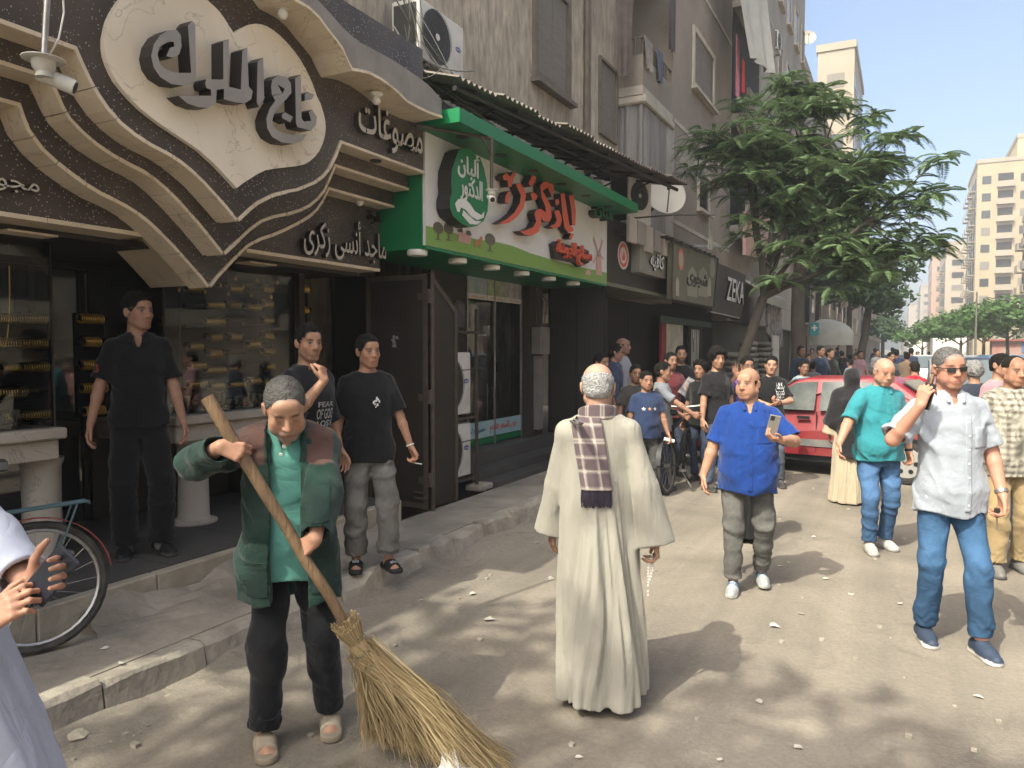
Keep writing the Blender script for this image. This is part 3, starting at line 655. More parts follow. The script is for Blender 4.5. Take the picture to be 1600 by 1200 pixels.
for px, py in ((652,388),(715,405),(768,415),(815,426),(857,435),(895,442)):
    p = PX(px,py,-4.12); MB().lathe([(.088,-.055),(.096,-.045),(.098,-.012),(.085,0)], (-4.12,p.y,zs0-.031), 22).build('round_lamp', M_WHITEPLASTIC, SG, smooth=True)
# bracket with a second camera in front of the sign
cb = empty('security_camera', (0,0,0), 0, 'white security camera hanging on an angled bracket before the dairy sign', 'camera')
XB = -3.55; a = PX(650,196,-3.95); b = PX(768,181,XB); c = PX(764,300,XB); b.z = a.z; c.y = b.y
MB().tube([a,b],.017,6).build('arm', M_STEELEDGE, cb); MB().tube([b,Vector((XB,b.y,c.z+.03))],.016,6).build('post', M_STEELEDGE, cb)
MB().tube([b+Vector((-.03,-.16,-.0)),b+Vector((0,0,-.16))],.01,6).build('brace', M_STEELEDGE, cb)
MB().lathe([(.035,-.045),(.04,-.02),(.06,-.005),(.06,.0)], (XB,b.y,c.z+.03), 14).build('mount', M_ACWHITE, cb, smooth=True)
q = Vector((XB,b.y-.01,c.z-.05)); dv = Vector((.10,-.10,-.07)).normalized()
MB().tube([q-dv*.06,q-dv*.055,q+dv*.055],[.02,.032,.032],14).build('camera_body', M_WHITEPLASTIC, cb, smooth=True)
MB().tube([q+dv*.0555,q+dv*.058],.024,12).build('lens', M_BLACK, cb)

# ------------------------------------------------------------------ outdoor air-conditioning units
def ac_unit(name, loc, w, h, d, label, rz=0., fan=.0, badge=None, group='air conditioning units'):
    """front faces +X before rotation, width along Y; origin at its foot"""
    e = empty(name, loc, rz, label, 'air conditioner', group)
    MB().box((-d,-w/2,.02),(0,w/2,h)).build('casing', M_ACWHITE, e, bevel=.014)
    r = min(w*.38,h*.44); cy = -w/2+r+.05+fan; cz = h*.5+.01
    MB().add([(.004,cy+r*math.cos(2*math.pi*k/32),cz+r*math.sin(2*math.pi*k/32)) for k in range(32)],[tuple(range(32))]).build('fan_opening', M_GRILLE, e)
    g = MB()
    for q in range(1,7):
        rr = r*q/6; pts = [(.014,cy+rr*math.cos(t),cz+rr*math.sin(t)) for t in [2*math.pi*i/28 for i in range(29)]]; g.tube(pts, .003, 4, cap=False)
    for q in range(8):
        t = 2*math.pi*q/8; g.tube([(.014,cy+.03*math.cos(t),cz+.03*math.sin(t)),(.012,cy+r*math.cos(t),cz+r*math.sin(t))],.0025,4)
    g.build('grille', M_GRILLE, e)
    MB().lathe([(.035,0),(.035,.008)],(.012,cy,cz),16,Matrix.Rotation(R(90),3,'Y')).build('hub', M_ACWHITE, e)
    MB().box((-d+.03,-w/2-.004,.06),(-.03,-w/2-.001,h-.05)).build('side_vent', M_GRILLE, e)
    for q in (-1,1): MB().box((-d+.02,q*w*.32-.02,0),(-.02,q*w*.32+.02,.019)).build('foot', M_STEELEDGE, e)
    if badge:
        n = 18; MB().add([(.0055,w*.36+.055*math.cos(2*math.pi*k/n),h*.55+.026*math.sin(2*math.pi*k/n)) for k in range(n)],[tuple(range(n))]).build('badge', mat('badge_blue',(.03,.06,.25),rough=.3), e)
        link('badge_lettering', text_mesh(badge,.075,.02,.002,(M_WHITEPLASTIC,),False), e, (.0075,w*.36,h*.55), FACEX)
    return e
p = PX(690,112,-4.42); ac_unit('air_conditioner', (-4.42,p.y+.02,p.z), .88, .62, .34, 'white outdoor air conditioner on the wall above the stone canopy', badge='Carrier')
M_BRK = M_STEELEDGE
m = MB()
for q in (-.28,.28): m.box((-4.9,p.y+q-.02,p.z-.045),(-4.4,p.y+q+.02,p.z-.002)).tube([(-4.88,p.y+q,p.z-.35),(-4.45,p.y+q,p.z-.04)],.012,6)
tag(m.build('wall_bracket', M_BRK), 'steel bracket carrying the air conditioner above the canopy', 'bracket')
# loose cables round it
rs = random.Random(11); cab = MB()
for k in range(26):
    s = Vector((-4.62+rs.uniform(-.1,.25), p.y-.5+rs.uniform(-.25,.15), p.z+rs.uniform(-.1,.75))); e_ = Vector((-4.45+rs.uniform(-.2,.5), p.y-.1+rs.uniform(-.55,.8), p.z-.15+rs.uniform(-.45,.1)))
    mid = (s+e_)/2+Vector((rs.uniform(0,.15),rs.uniform(-.2,.2),-rs.uniform(.05,.4)))
    cab.tube([s*(1-t)**2+mid*2*t*(1-t)+e_*t*t for t in [i/9 for i in range(10)]], rs.choice((.004,.006,.008)), 5)
o = cab.build('cable_tangle', M_WIRE); tag(o, 'tangle of loose cables hanging about the air conditioner', 'cables', kind='stuff')

# ------------------------------------------------------------------ corrugated awning above the dairy sign
aw = empty('corrugated_awning', (0,0,0), 0, 'rusty corrugated sheet awning over the dairy sign', 'awning')
f0, f1 = Vector((-3.85,6.55,4.42)), Vector((-3.28,12.7,4.50)); w0, w1 = Vector((-4.86,6.4,4.72)), Vector((-4.86,13.2,4.82))
NS = 9
for k in range(NS):
    t0, t1 = k/NS-.006, (k+1)/NS+.006; vs = []; fs = []; n = 36; ex = random.uniform(-.06,.06); dz = .012*(k%2)+random.uniform(-.01,.02)
    for i in range(n+1):
        t = t0+(t1-t0)*i/n; a = f0.lerp(f1,t); b = w0.lerp(w1,t); d = (a-b).normalized(); a = a+d*ex
        zz = .022*math.sin(i/n*2*math.pi*8)+dz
        for q in range(4): pnt = b.lerp(a,q/3); sag = -.02*math.sin(math.pi*q/3)*(1+.5*math.sin(k*2.3)); vs.append(pnt+Vector((0,0,zz+sag)))
    for i in range(n):
        for q in range(3): s_ = i*4+q; fs.append((s_,s_+1,s_+5,s_+4))
    o = MB().add(vs,fs).build('sheet', M_RUSTSHEET, aw, smooth=True)
    md = o.modifiers.new('thick','SOLIDIFY'); md.thickness = .006
MB().tube([f0+Vector((-.12,0,-.07)), f1+Vector((-.12,0,-.07))], .028, 6).build('front_rail', M_BROWNSTEEL, aw)
MB().tube([f0.lerp(w0,.55)+Vector((0,0,-.07)), f1.lerp(w1,.55)+Vector((0,0,-.07))], .028, 6).build('middle_rail', M_BROWNSTEEL, aw)
MB().box((-4.9,6.1,4.12),(-4.05,12.6,4.20)).build('fascia_beam', M_BROWNSTEEL, aw)
for k in range(8):
    t = (k+.4)/8; a = f0.lerp(f1,t)+Vector((-.05,0,-.045)); b = w0.lerp(w1,t)+Vector((0,0,-.045)); MB().tube([a,b],.02,6).build('rafter', M_BROWNSTEEL, aw)
    MB().tube([a.lerp(b,.25), Vector((b.x,b.y,b.z-.5))],.014,6).build('strut', M_BROWNSTEEL, aw)
# ------------------------------------------------------------------ folded steel doors beside the jeweller's
sdoor = empty('folding_steel_door', (0,0,0), 0, 'tall brown steel door folded out over the pavement', 'door')
X0, X1, yd, zt = -4.95, -4.20, 6.41, PX(667,428,-4.2).z
MB().box((X0,yd,.20),(X1,yd+.03,zt)).build('leaf', M_BROWNSTEEL, sdoor)
for a, b in ((X0,X0+.05),(X1-.055,X1)): MB().box((a,yd-.012,.19),(b,yd+.042,zt+.004)).build('stile', M_STEELEDGE, sdoor)
for z in (.20,zt-.05): MB().box((X0+.05,yd-.008,z),(X1-.055,yd+.038,z+.05)).build('rail', M_STEELEDGE, sdoor)
MB().tube([(X1+.02,yd+.05,.19),(X1+.02,yd+.05,zt+.02)],.022,10).build('hinge_post', M_STEELEDGE, sdoor)
for z in (.42,1.25,2.25): MB().tube([(X1+.012,yd+.02,z),(X1+.012,yd+.02,z+.14)],.032,10).build('hinge', M_STEELEDGE, sdoor); MB().box((X1-.11,yd-.018,z+.03),(X1,yd-.010,z+.10)).build('hinge_strap', M_STEELEDGE, sdoor)
for z in (.30,.36): MB().tube([(X1-.16,yd-.02,z),(X1-.02,yd-.02,z)],.010,6).build('bolt', M_STEELEDGE, sdoor)
xs = -4.22; ya, yb = yd+.10, 6.99; za, zbb = zt, PX(708,486,xs).z
MB().prism([(xs,ya,.20),(xs,yb,.20),(xs,yb,zbb),(xs,ya,za)],(-.03,0,0)).build('leaf', M_BROWNSTEEL, sdoor)
MB().prism([(xs+.01,ya,za-.06),(xs+.01,yb,zbb-.06),(xs+.01,yb,zbb+.01),(xs+.01,ya,za+.01)],(-.05,0,0)).build('rail', M_STEELEDGE, sdoor)
MB().box((xs-.04,yb-.05,.19),(xs+.012,yb+.004,zbb)).build('stile', M_STEELEDGE, sdoor)
MB().box((xs-.04,ya-.02,.19),(xs+.012,ya+.03,za)).build('stile', M_STEELEDGE, sdoor)
# worn sticker on the first leaf
M_STICK = mat('worn_sticker', (.36,.33,.30), rough=.9)
cpt = PY(617,533,yd-.003); m = MB(); rr = random.Random(4)
for k in range(15):
    a = Vector((cpt.x+rr.uniform(-.035,.035), yd-.0025, cpt.z+rr.uniform(-.055,.055))); s_ = rr.uniform(.008,.02)
    m.add([a+Vector((-s_,0,-s_*rr.random())),a+Vector((s_,0,-s_)),a+Vector((s_*rr.random(),0,s_)),a+Vector((-s_,0,s_*.6))],[(0,1,2,3)])
m.build('worn_sticker', M_STICK, sdoor)
# ------------------------------------------------------------------ rack with two old air conditioners
p = PX(724,640,-4.40)
ac_unit('air_conditioner', (-4.40,7.20,.34), .80, .62, .30, 'lower old air conditioner standing in the steel rack by the door', fan=.0, badge='Carrier', group='air conditioners in the rack')
ac_unit('air_conditioner', (-4.40,7.20,1.04), .80, .72, .30, 'upper old air conditioner in the steel rack by the door', fan=-.03, badge='Carrier', group='air conditioners in the rack')
rk = empty('steel_rack', (0,0,0), 0, 'thin steel rack holding two old air conditioners', 'rack')
for x, yy in ((-4.36,7.66),(-4.74,7.66),(-4.74,6.74),(-4.36,6.78)): MB().box((x-.015,yy-.015,.19),(x+.015,yy+.015,2.25 if x > -4.5 and yy > 7 else 1.95)).build('upright', M_STEELEDGE, rk)
for z in (.31,1.01): MB().box((-4.73,6.76,z),(-4.37,7.645,z+.022)).build('shelf', M_STEELEDGE, rk)
for z in (.75,1.55): MB().tube([(-4.352,6.8,z),(-4.352,7.66,z+.02)],.006,6).build('tie_bar', M_STEELEDGE, rk)
tag(MB().box((-4.45,7.55,.174),(-4.25,7.86,.188+.05)).build('concrete_block', M_KERB, bevel=.01), 'low concrete block under the foot of the steel rack', 'block')
tag(MB().box((-4.78,6.72,1.97),(-4.33,7.70,2.0)).build('rack_board', M_WOODDARK), 'dark board lying across the top of the steel rack', 'board')
for k,(w_,h_) in enumerate(((.22,.30),(.26,.24),(.2,.34))): tag(MB().box((-4.75,6.85+k*.27,2.002),(-4.45,6.85+k*.27+w_,2.002+h_)).build('bundle', mat('dusty_bundle',(.10,.09,.09),rough=.95,col2=(.06,.05,.05),scale=7), bevel=.04), 'dusty dark bundle on the board over the steel rack', 'bundle', 'bundles on the rack board')
# ------------------------------------------------------------------ dairy entrance
DE = empty('dairy_entrance', (0,0,0), 0, 'glass fronted dairy entrance with poster transom and dark steps', 'shop entrance')
MB().box((-6.5,7.7,0),(-4.72,10.95,.50)).build('threshold', M_DARKFLOOR, DE)
MB().box((-4.718,7.75,0),(-4.46,10.95,.335)).build('step', M_DARKFLOOR, DE); MB().box((-4.458,7.9,.0),(-4.22,10.95,.235)).build('step', M_DARKFLOOR, DE)
M_DGREEN = mat('dark_green_frame',(.02,.06,.035),rough=.5)
XG = -5.0; ye0, ye1 = 8.55, 10.12
MB().box((XG-.02,ye0,.52),(XG,ye1,.60)).build('base_panel', M_GREEN, DE)
M_BANNER = mat('banner_blue',(.30,.46,.50),rough=.5,col2=(.40,.52,.52),scale=2)
MB().box((XG-.012,ye0+.02,.61),(XG+.002,ye1-.02,.83)).build('banner', M_BANNER, DE)
link('banner_lettering', text_mesh('حرب السعر هتقدم',.82,.15,.003,(M_RED,),True,bold=.02), DE, (XG+.005,9.55,.72), FACEX)
link('banner_lettering', text_mesh('خصومات',.4,.10,.003,(mat('print_navy',(.02,.05,.12),rough=.4),),True), DE, (XG+.005,8.82,.72), FACEX)
for a, b in ((ye0+.02,9.28),(9.30,ye1-.02)): MB().box((XG-.012,a,.845),(XG-.002,b,2.42)).build('glass_door', M_GLASS, DE)
for yy in (ye0,9.29,ye1): MB().box((XG-.025,yy-.018,.5),(XG+.008,yy+.018,2.75)).build('door_frame', M_STEEL, DE)
MB().box((XG-.03,ye0-.8,2.76),(XG+.01,10.95,zs0-.031)).build('header', M_DGREEN, DE)
MB().tube([(XG+.05,9.20,1.25),(XG+.05,9.20,1.75)],.014,8).tube([(XG,9.2,1.27),(XG+.05,9.2,1.27)],.01,6).tube([(XG,9.2,1.73),(XG+.05,9.2,1.73)],.01,6).build('pull_handle', M_STEEL, DE)
MB().box((XG,9.33,1.48),(XG+.02,9.39,1.62)).build('lock', M_BLACK, DE)
for k,(cA,cB) in enumerate((((.28,.36,.38),(.45,.50,.50)),((.22,.33,.20),(.50,.52,.36)),((.30,.30,.30),(.55,.55,.52)))):
    a = ye0+.02+k*.515; MB().box((XG-.005,a,2.45),(XG+.002,a+.505,2.74)).build('poster', mat('poster_%d'%k,cA,rough=.4,col2=cB,scale=7,amt=.6), DE)
    MB().box((XG+.0025,a,2.45),(XG+.0045,a+.505,2.52)).build('poster_strip', M_SIGNWHITE, DE)
    link('poster_lettering', text_mesh('منتجات الألبان',.36,.04,.002,(M_RED,),True), DE, (XG+.006,a+.25,2.485), FACEX)
MB().box((-6.5,7.7,.50),(-6.45,10.95,2.76)).build('inner_wall', M_BLACKSTEEL, DE)
MB().box((XG-.03,7.72,.50),(XG-.01,ye0-.02,2.76)).build('side_panel', M_BLACKSTEEL, DE)
# steel chiller inside
ch = empty('steel_chiller', (0,0,0), 0, 'stainless steel milk chiller standing behind the glass door', 'chiller')
MB().box((-5.95,8.75,.502),(-5.35,9.7,1.55)).build('cabinet', M_STEEL, ch, bevel=.02)
for yy in (8.77,9.24): MB().box((-5.348,yy,.56),(-5.335,yy+.44,1.5)).build('door', M_STEEL, ch, bevel=.006); MB().tube([(-5.31,yy+.40,.8),(-5.31,yy+.40,1.3)],.01,6).build('handle', M_STEEL, ch)
# pier with meter box, black doors
tag(MB().box((-5.2,10.14,.50),(-4.88,10.60,2.72)).build('shop_pier', M_WOODDARK), 'dark timber clad pier beside the glass door', 'pier')
eb = empty('meter_box',(0,0,0),0,'grey electric meter box fixed to the dark pier','meter box')
MB().box((-4.878,10.2,1.72),(-4.72,10.52,2.12)).build('box', mat('box_grey',(.24,.22,.19),rough=.7,dirt=(.14,.12,.1),dscale=4),eb,bevel=.01); MB().box((-4.719,10.24,1.76),(-4.712,10.48,2.08)).build('lid', MATS['box_grey'],eb)
MB().box((-4.878,10.28,.6),(-4.80,10.44,1.70)).build('conduit', MATS['box_grey'], eb)
for k in range(4): MB().tube([(-4.80,10.25+k*.07,2.12),(-4.82+k*.02,10.22+k*.09,2.5),(-4.85,10.3,2.72)],.008,5).build('cable', M_WIRE, eb)
bd = empty('black_steel_door',(0,0,0),0,'wide black steel door standing open past the dairy','door')
yb_ = PX(866,600,-4.95).y
MB().box((-4.95,10.98,.19),(-4.02,11.02,2.78)).build('leaf', M_BLACKSTEEL, bd)
for a in (-4.95,-4.50,-4.06): MB().box((a,10.965,.19),(a+.04,11.035,2.79)).build('stile', M_BROWNSTEEL, bd)

# ------------------------------------------------------------------ the shops beyond
sh3 = empty('emblem_shop_sign',(0,0,0),0,'dark shop sign with a round red and cream emblem','shop sign')
X3 = -4.05; ya_, yb3 = y1+.03, PX(1048,450,X3).y
z3a, z3b = PX(1000,452,X3).z, PX(1000,360,X3).z
MB().box((-4.9,ya_,z3a),(X3,yb3,z3b)).build('board', M_BROWNSTEEL, sh3)
MB().box((-4.9,ya_,z3a-.06),(X3+.03,yb3,z3a-.002)).build('lower_trim', mat('olive_trim',(.16,.17,.11),rough=.6,dirt=(.1,.09,.07),dscale=2), sh3)
disc(974,399,8.5,22,X3+.005,M_SIGNWHITE,'emblem_disc',sh3,24); disc(974,399,7.2,19,X3+.009,M_RED,'emblem_ring',sh3,24); disc(974,399,5,13,X3+.013,M_SIGNWHITE,'emblem_face',sh3,20)
flat([(971,390),(973,402),(975,390),(977,402),(976,408),(972,406)],X3+.017,M_RED,'emblem_mark',sh3)
X3b = -3.9
lb = plate([(1001,362),(1043,388),(1040,436),(999,425)], X3b, .2, mat('lightbox_grey',(.25,.24,.19),rough=.5,col2=(.18,.17,.13),scale=3), 'light_box', sh3)
text_on('كافيه', (1013,396),(1034,424), X3b+.002, .03, (M_SIGNWHITE,M_LETDARK), sh3, bold=.03)
MB().box((-4.95,ya_,.19),(-4.9,yb3,z3a)).build('inner_wall', M_SHADE, sh3)
tag(MB().box((-4.9,12.9,.19),(-4.75,13.1,z3a-.07)).build('dark_pillar', M_BROWNSTEEL),'dark steel pillar under the round emblem sign','pillar')
sh4 = empty('lantern_shop_sign',(0,0,0),0,'tilted olive shop sign with lantern shapes and Arabic name','shop sign')
def quad_plate(pts, X, name, parent, mt, th=.06, tilt=0.): return plate(pts, X, th, mt, name, parent)
X4 = -3.75
M_OLIVE = mat('olive_sign',(.155,.15,.095),rough=.5,col2=(.09,.085,.05),scale=1.6)
plate([(1052,378),(1122,404),(1115,480),(1050,467)], X4, .10, M_OLIVE, 'board', sh4)
fr4 = MB(); PP = [PX(a,b,X4+.01) for a,b in ((1052,378),(1122,404),(1115,480),(1050,467))]
for a, b in zip(PP, PP[1:]+PP[:1]): fr4.tube([a,b],.016,4)
fr4.build('frame', M_STEELEDGE, sh4)
M_OLPALE = mat('olive_pale',(.38,.37,.27),rough=.5)
for cx in (1082,1099):
    flat([(cx-8,462),(cx-8,440),(cx-6,424),(cx,416),(cx+6,426),(cx+8,442),(cx+7,465)], X4+.004, mat('lantern_glow',(.27,.27,.19),rough=.5), 'printed_lantern', sh4)
text_on('شجوى', (1072,424),(1104,450), X4+.006, .012, (M_LETDARK,), sh4, bold=.02)
disc(1064,405,4.5,17,X4+.006,M_RED,'printed_badge',sh4); disc(1064,405,3.2,12,X4+.009,M_OLPALE,'printed_badge_face',sh4)
disc(1113,418,4,16,X4+.006,MATS['lantern_glow'],'printed_badge',sh4)
for px in (1058,1108): flat([(px-2,462),(px-2,440),(px+1,432),(px+3,441),(px+3,463)], X4+.006, M_OLPALE, 'printed_bottle', sh4)
for k in range(11):
    a = PX(1046+k*7.2,370+k*3.05,X4+.04); MB().box((a.x-.35,a.y-.09,a.z-.015),(a.x,a.y+.075,a.z+.015+.006*(k%2))).build('roof_tile', M_BROWNSTEEL, sh4)
sh5 = empty('white_letter_shop_sign',(0,0,0),0,'dark shop sign with large white slanted letters reading ZEKA','shop sign')
X5 = -3.85
plate([(1120,410),(1166,430),(1158,500),(1112,490)], X5, .12, M_BLACKSTEEL, 'board', sh5)
text_on('ZEKA', (1131,436),(1158,472), X5, .05, (M_SIGNWHITE,M_LETDARK), sh5, arabic=False, bold=.012, shear=.2)
MB().tube([PX(1110,487,X5+.02),PX(1155,497,X5+.02)],.015,4).build('bottom_edge', M_LETPALE, sh5)
# fronts coloured dark for shade, and coloured display panels, under those signs
tag(MB().box((-5.0,yb3+.02,.19),(-4.9,22.3,3.05)).build('shop_wall', M_SHADE),'shopfront wall coloured dark for shade under the olive and white lettered signs','wall')
ds = empty('clothes_shop_window',(0,0,0),0,'bright clothes shop window behind the boys','shop window')
XW = -4.6
for k,(px0,px1,c) in enumerate(((1034,1040,(.45,.06,.06)),(1041,1066,(.72,.70,.58)),(1078,1096,(.03,.035,.03)))):
    a,b = PX(px0,505,XW),PX(px1,640,XW); MB().box((XW-.05,a.y,.4),(XW,b.y,2.35)).build('display_panel', mat('display_%d'%k,c,rough=.7,col2=tuple(v*.6 for v in c),scale=3), ds)
text_on('LEXUX', (1080,515),(1092,600), XW+.004, .01, (M_SIGNWHITE,), ds, arabic=False, bold=.01)
MB().box((XW-.04,PX(1030,505,XW).y,2.36),(XW+.03,PX(1110,505,XW).y,2.5)).build('window_head', M_DGREEN, ds)
# ------------------------------------------------------------------ near buildings over the shops
def window(parent, y0, y1, z0, z1, X, glass=M_SHUT, frame=M_TRIM, fw=.09, sill=True, depth=.10, open_leaf=False):
    f = MB()
    f.box((X-.02,y0-fw,z0-fw),(X+.05,y0,z1+fw)).box((X-.02,y1,z0-fw),(X+.05,y1+fw,z1+fw)).box((X-.02,y0,z1),(X+.05,y1,z1+fw)).box((X-.02,y0,z0-fw),(X+.05,y1,z0))
    w = f.build('window', frame, parent)
    n = 2
    for k in range(n):
        a = y0+(y1-y0)*k/n; b = y0+(y1-y0)*(k+1)/n
        MB().box((X-.01,a+.012,z0+.01),(X+.012,b-.012,z1-.01)).build('shutter_leaf', glass, w)
    MB().box((X-.015,y0,z0),(X-.011,y1,z1)).build('reveal', M_SHADE, w)  # dark backing sheet, the shade between the leaves as colour
    if sill: MB().box((X,y0-fw-.05,z0-fw-.07),(X+.14,y1+fw+.05,z0-fw-.004)).build('sill', frame, w)
    return w
A = empty('stucco_apartment_block',(0,0,0),0,'rough stucco apartment block above the two big shop signs','building')
XA = -4.9; yA = PX(965,300,XA).y
MB().box((-11,5.0,4.2),(XA,yA,15.5)).build('wall', M_STUC_A, A)
MB().box((-11,5.0,0.0),(-7.25,yA,4.2)).build('back_wall', M_STUC_A, A)
MB().box((-7.2,5.96,.0),(-6.55,yA,4.2)).build('ground_floor_wall', M_STUC_A, A)
M_WFRAME = mat('brown_window_frame',(.17,.145,.115),rough=.8,col2=(.11,.09,.07),scale=5)
def win_px(parent, px0, py0, px1, py1, X, **k):
    a, b = PX(px0,py1,X), PX(px1,py1,X); zt = PX(px0,py0,X).z; return window(parent, a.y, b.y, a.z, zt, X, **k)
win_px(A, 837,-40,884,112, XA+.002, frame=M_WFRAME, fw=.12)
win_px(A, 936,92,960,205, XA+.002, frame=M_WFRAME, fw=.05, sill=False)
for k in range(3): window(A, 7.5+k*2.6, 8.6+k*2.6, 10.2, 12.2, XA+.002, frame=M_WFRAME)
B = empty('balcony_apartment_block',(0,0,0),0,'brown apartment block with curtained corner balcony','building')
XB_ = -4.43; yB0_, yB1_ = yA+.12, PX(1140,300,XB_).y; ybal = PX(1050,300,XB_).y
MB().box((-11,ybal,2.9),(XB_,yB1_,17)).build('wall', M_STUC_B, B)
MB().box((-11,yA+.02,2.9),(-6.2,ybal,17)).build('recess_wall', M_STUC_B, B)
zf = PX(1008,150,XB_).z                       # balcony floor edge
zc0 = PX(1000,285,XB_).z; 
MB().box((-6.2,yA+.02,zf-.0),(XB_,ybal,zf+.16)).build('balcony_slab', M_TRIM, B)
zp = PX(1008,88,XB_).z
MB().box((-6.2,yA+.02,zf+.16),(-4.95,yA+.13,zp)).build('parapet_side', M_STUC_B, B)
MB().box((-4.95,yA+.02,zf+.16),(XB_,yA+.14,zp)).build('parapet_side', M_STUC_B, B); MB().box((XB_-.12,yA+.14,zf+.16),(XB_,ybal,zp)).build('parapet_front', M_STUC_B, B)
rail = MB(); zr = zp+.34
rail.tube([(-5.6,yA+.08,zr),(XB_-.05,yA+.08,zr),(XB_-.05,ybal,zr)],.025,6)
rail.build('handrail', M_WFRAME, B)
bal = MB().lathe([(.028,0),(.032,.03),(.016,.06),(.030,.14),(.018,.22),(.030,.30),(.028,.335)], n=8).mesh('baluster', M_WFRAME, True)
n = int((ybal-yA-.2)/.16)
for k in range(n): link('baluster', bal, B, (XB_-.05,yA+.16+k*.16,zp))
for k in range(5): link('baluster', bal, B, (-4.6-k*.18,yA+.08,zp))
zl = PX(1000,178,XB_).z
def curtain(name, a, b, z0, z1, mt, parent, amp=.03, n=60, lab=None, fr=22):
    vs = []; fs = []; a = Vector(a); b = Vector(b); L = (b-a).length; nn = Vector((-(b-a).y,(b-a).x,0)).normalized()
    for i in range(n+1):
        t = i/n; p = a.lerp(b,t); o = amp*(math.sin(t*L*fr)+.4*math.sin(t*L*fr*2.3+1))
        for q in range(4): z = z1+(z0-z1)*q/3; vs.append((p.x+nn.x*o*(.6+.2*q),p.y+nn.y*o*(.6+.2*q),z))
    for i in range(n):
        for q in range(3): s_ = i*4+q; fs.append((s_,s_+1,s_+5,s_+4))
    o = MB().add(vs,fs).build(name, mt, parent, smooth=True); md = o.modifiers.new('t','SOLIDIFY'); md.thickness = .008; return o
curtain('curtain', (-4.95,yA+.10,0), (XB_-.02,yA+.10,0), 2.95, zf-.03, M_CLOTHGREY, B)
curtain('curtain', (XB_-.02,yA+.13,0), (XB_-.02,ybal-.45,0), 2.95, zf-.03, M_CLOTHGREY, B, fr=30)
MB().box((XB_-.16,ybal-.42,2.9),(XB_+.004,ybal+.12,zf-.002)).build('pillar', M_TRIM, B)
MB().box((-6.2,yA+.02,2.75),(XB_+.02,ybal,2.94)).build('lower_slab', M_STUC_B, B)
MB().box((-5.2,yA+.02,zf-.16),(XB_+.05,ybal+.02,zf-.002)).build('cornice', M_TRIM, B, bevel=.03)
zu = PX(1008,150,XB_).z+3.0
MB().box((-6.2,yA+.02,zu),(XB_,ybal,zu+1.2)).build('upper_balcony', M_STUC_B, B)
MB().box((-6.2,yA+.02,zu+3),(XB_,ybal,17)).build('upper_storey', M_STUC_B, B)
win_px(B, 1083,48,1113,128, XB_+.002, fw=.12, frame=M_TRIM)
win_px(B, 1090,268,1106,322, XB_+.002, fw=.06, frame=M_TRIM, glass=M_DGLASS)
for (a, b) in (((1052,186),(1139,238)), ((1052,345),(1139,372)), ((1052,-90),(1139,30))):
    p = PX(*a,XB_); MB().box((XB_,ybal+.13,p.z-.05),(XB_+.015,yB1_-.01,p.z+.04)).build('string_course', M_TRIM, B)
def cloth_hang(name, p, w, h, col, label, axis='y', grp=None, seed=0):
    r = random.Random(seed); vs = []; fs = []; n = 8
    for i in range(n+1):
        t = i/n-.5
        for q in range(5):
            s_ = q/4; ww = w*(1-.35*s_*r.uniform(.6,1.2)); d = .03*math.sin(i*1.6+seed)*s_
            vs.append((p[0]+d,p[1]+t*ww,p[2]-h*s_*(1-.08*abs(t)*r.random())) if axis == 'y' else (p[0]+t*ww,p[1]+d,p[2]-h*s_))
    for i in range(n):
        for q in range(4): k = i*5+q; fs.append((k,k+1,k+6,k+5))
    o = MB().add(vs,fs).build(name, mat('laundry_%s'%label[:14],col,rough=.95,col2=tuple(c*.7 for c in col),scale=6), smooth=True); md = o.modifiers.new('t','SOLIDIFY'); md.thickness = .008
    tag(o, label, 'laundry', grp); return o
p = PX(1050,-10,XB_+.05); cloth_hang('laundry', p, .55, 1.15, (.10,.08,.085), 'dark cloth hanging from the railed balcony', seed=2)
p = PX(998,-15,XB_+.02); cloth_hang('laundry', (p.x-.25,p.y-.05,p.z), .35, 1.5, (.15,.12,.11), 'brown curtain bundled at the balcony corner', 'x', seed=5)
for k_,(px_,py_,w_,h_,c_,l_) in enumerate(((1012,62,.5,.55,(.30,.27,.24),'faded towel over the balcony rail corner'),(1030,80,.45,.6,(.12,.13,.18),'dark blue cloth over the balcony rail'))):
    q_ = PX(px_,py_,XB_+.02); cloth_hang('laundry', (XB_+.03,q_.y,q_.z), w_, h_, c_, l_, seed=20+k_)
pd = empty('drain_pipes',(0,0,0),0,'grey drain pipes running down the stucco wall','pipe')
for k_ in range(2): MB().tube([(XA+.05,PX(912,100,XA).y+k_*.12,4.75),(XA+.05,PX(912,100,XA).y+k_*.12+.02,15.4)],.04,8).build('pipe', M_WFRAME, pd)
# satellite dishes
def dish(c, r, nrm_, label, wall=None, mt=None):
    e = empty('satellite_dish',(0,0,0),0,label,'satellite dish','satellite dishes'); c = Vector(c); nn = Vector(nrm_).normalized(); Mx = nn.to_track_quat('Z','Y').to_matrix()
    prof = [(r*t,.22*r*t*t) for t in (0.001,.25,.5,.75,1)]
    o = MB().lathe(prof, c, 26, Mx); o.f = o.f[:-2]; d = o.build('reflector', mt or mat('dish_grey',(.33,.31,.275),rough=.6,dirt=(.2,.17,.14),dscale=3), e, smooth=True)
    md = d.modifiers.new('t','SOLIDIFY'); md.thickness = .012
    t = c+nn*r*.75; MB().tube([c+Mx@Vector((0,-r*.95,.2*r)), t],.012,6).tube([t-nn*.05,t+nn*.05],.03,8).build('feed_arm', M_STEELEDGE, e)
    if wall: MB().tube([c-nn*.02, Vector(wall)],.022,6).build('bracket', M_STEELEDGE, e)
p = PX(1080,256,XB_+.45); dish(p, .36, (.75,-.62,.35), 'grey satellite dish on the brown wall below the framed window', (XB_,p.y+.2,p.z-.45))
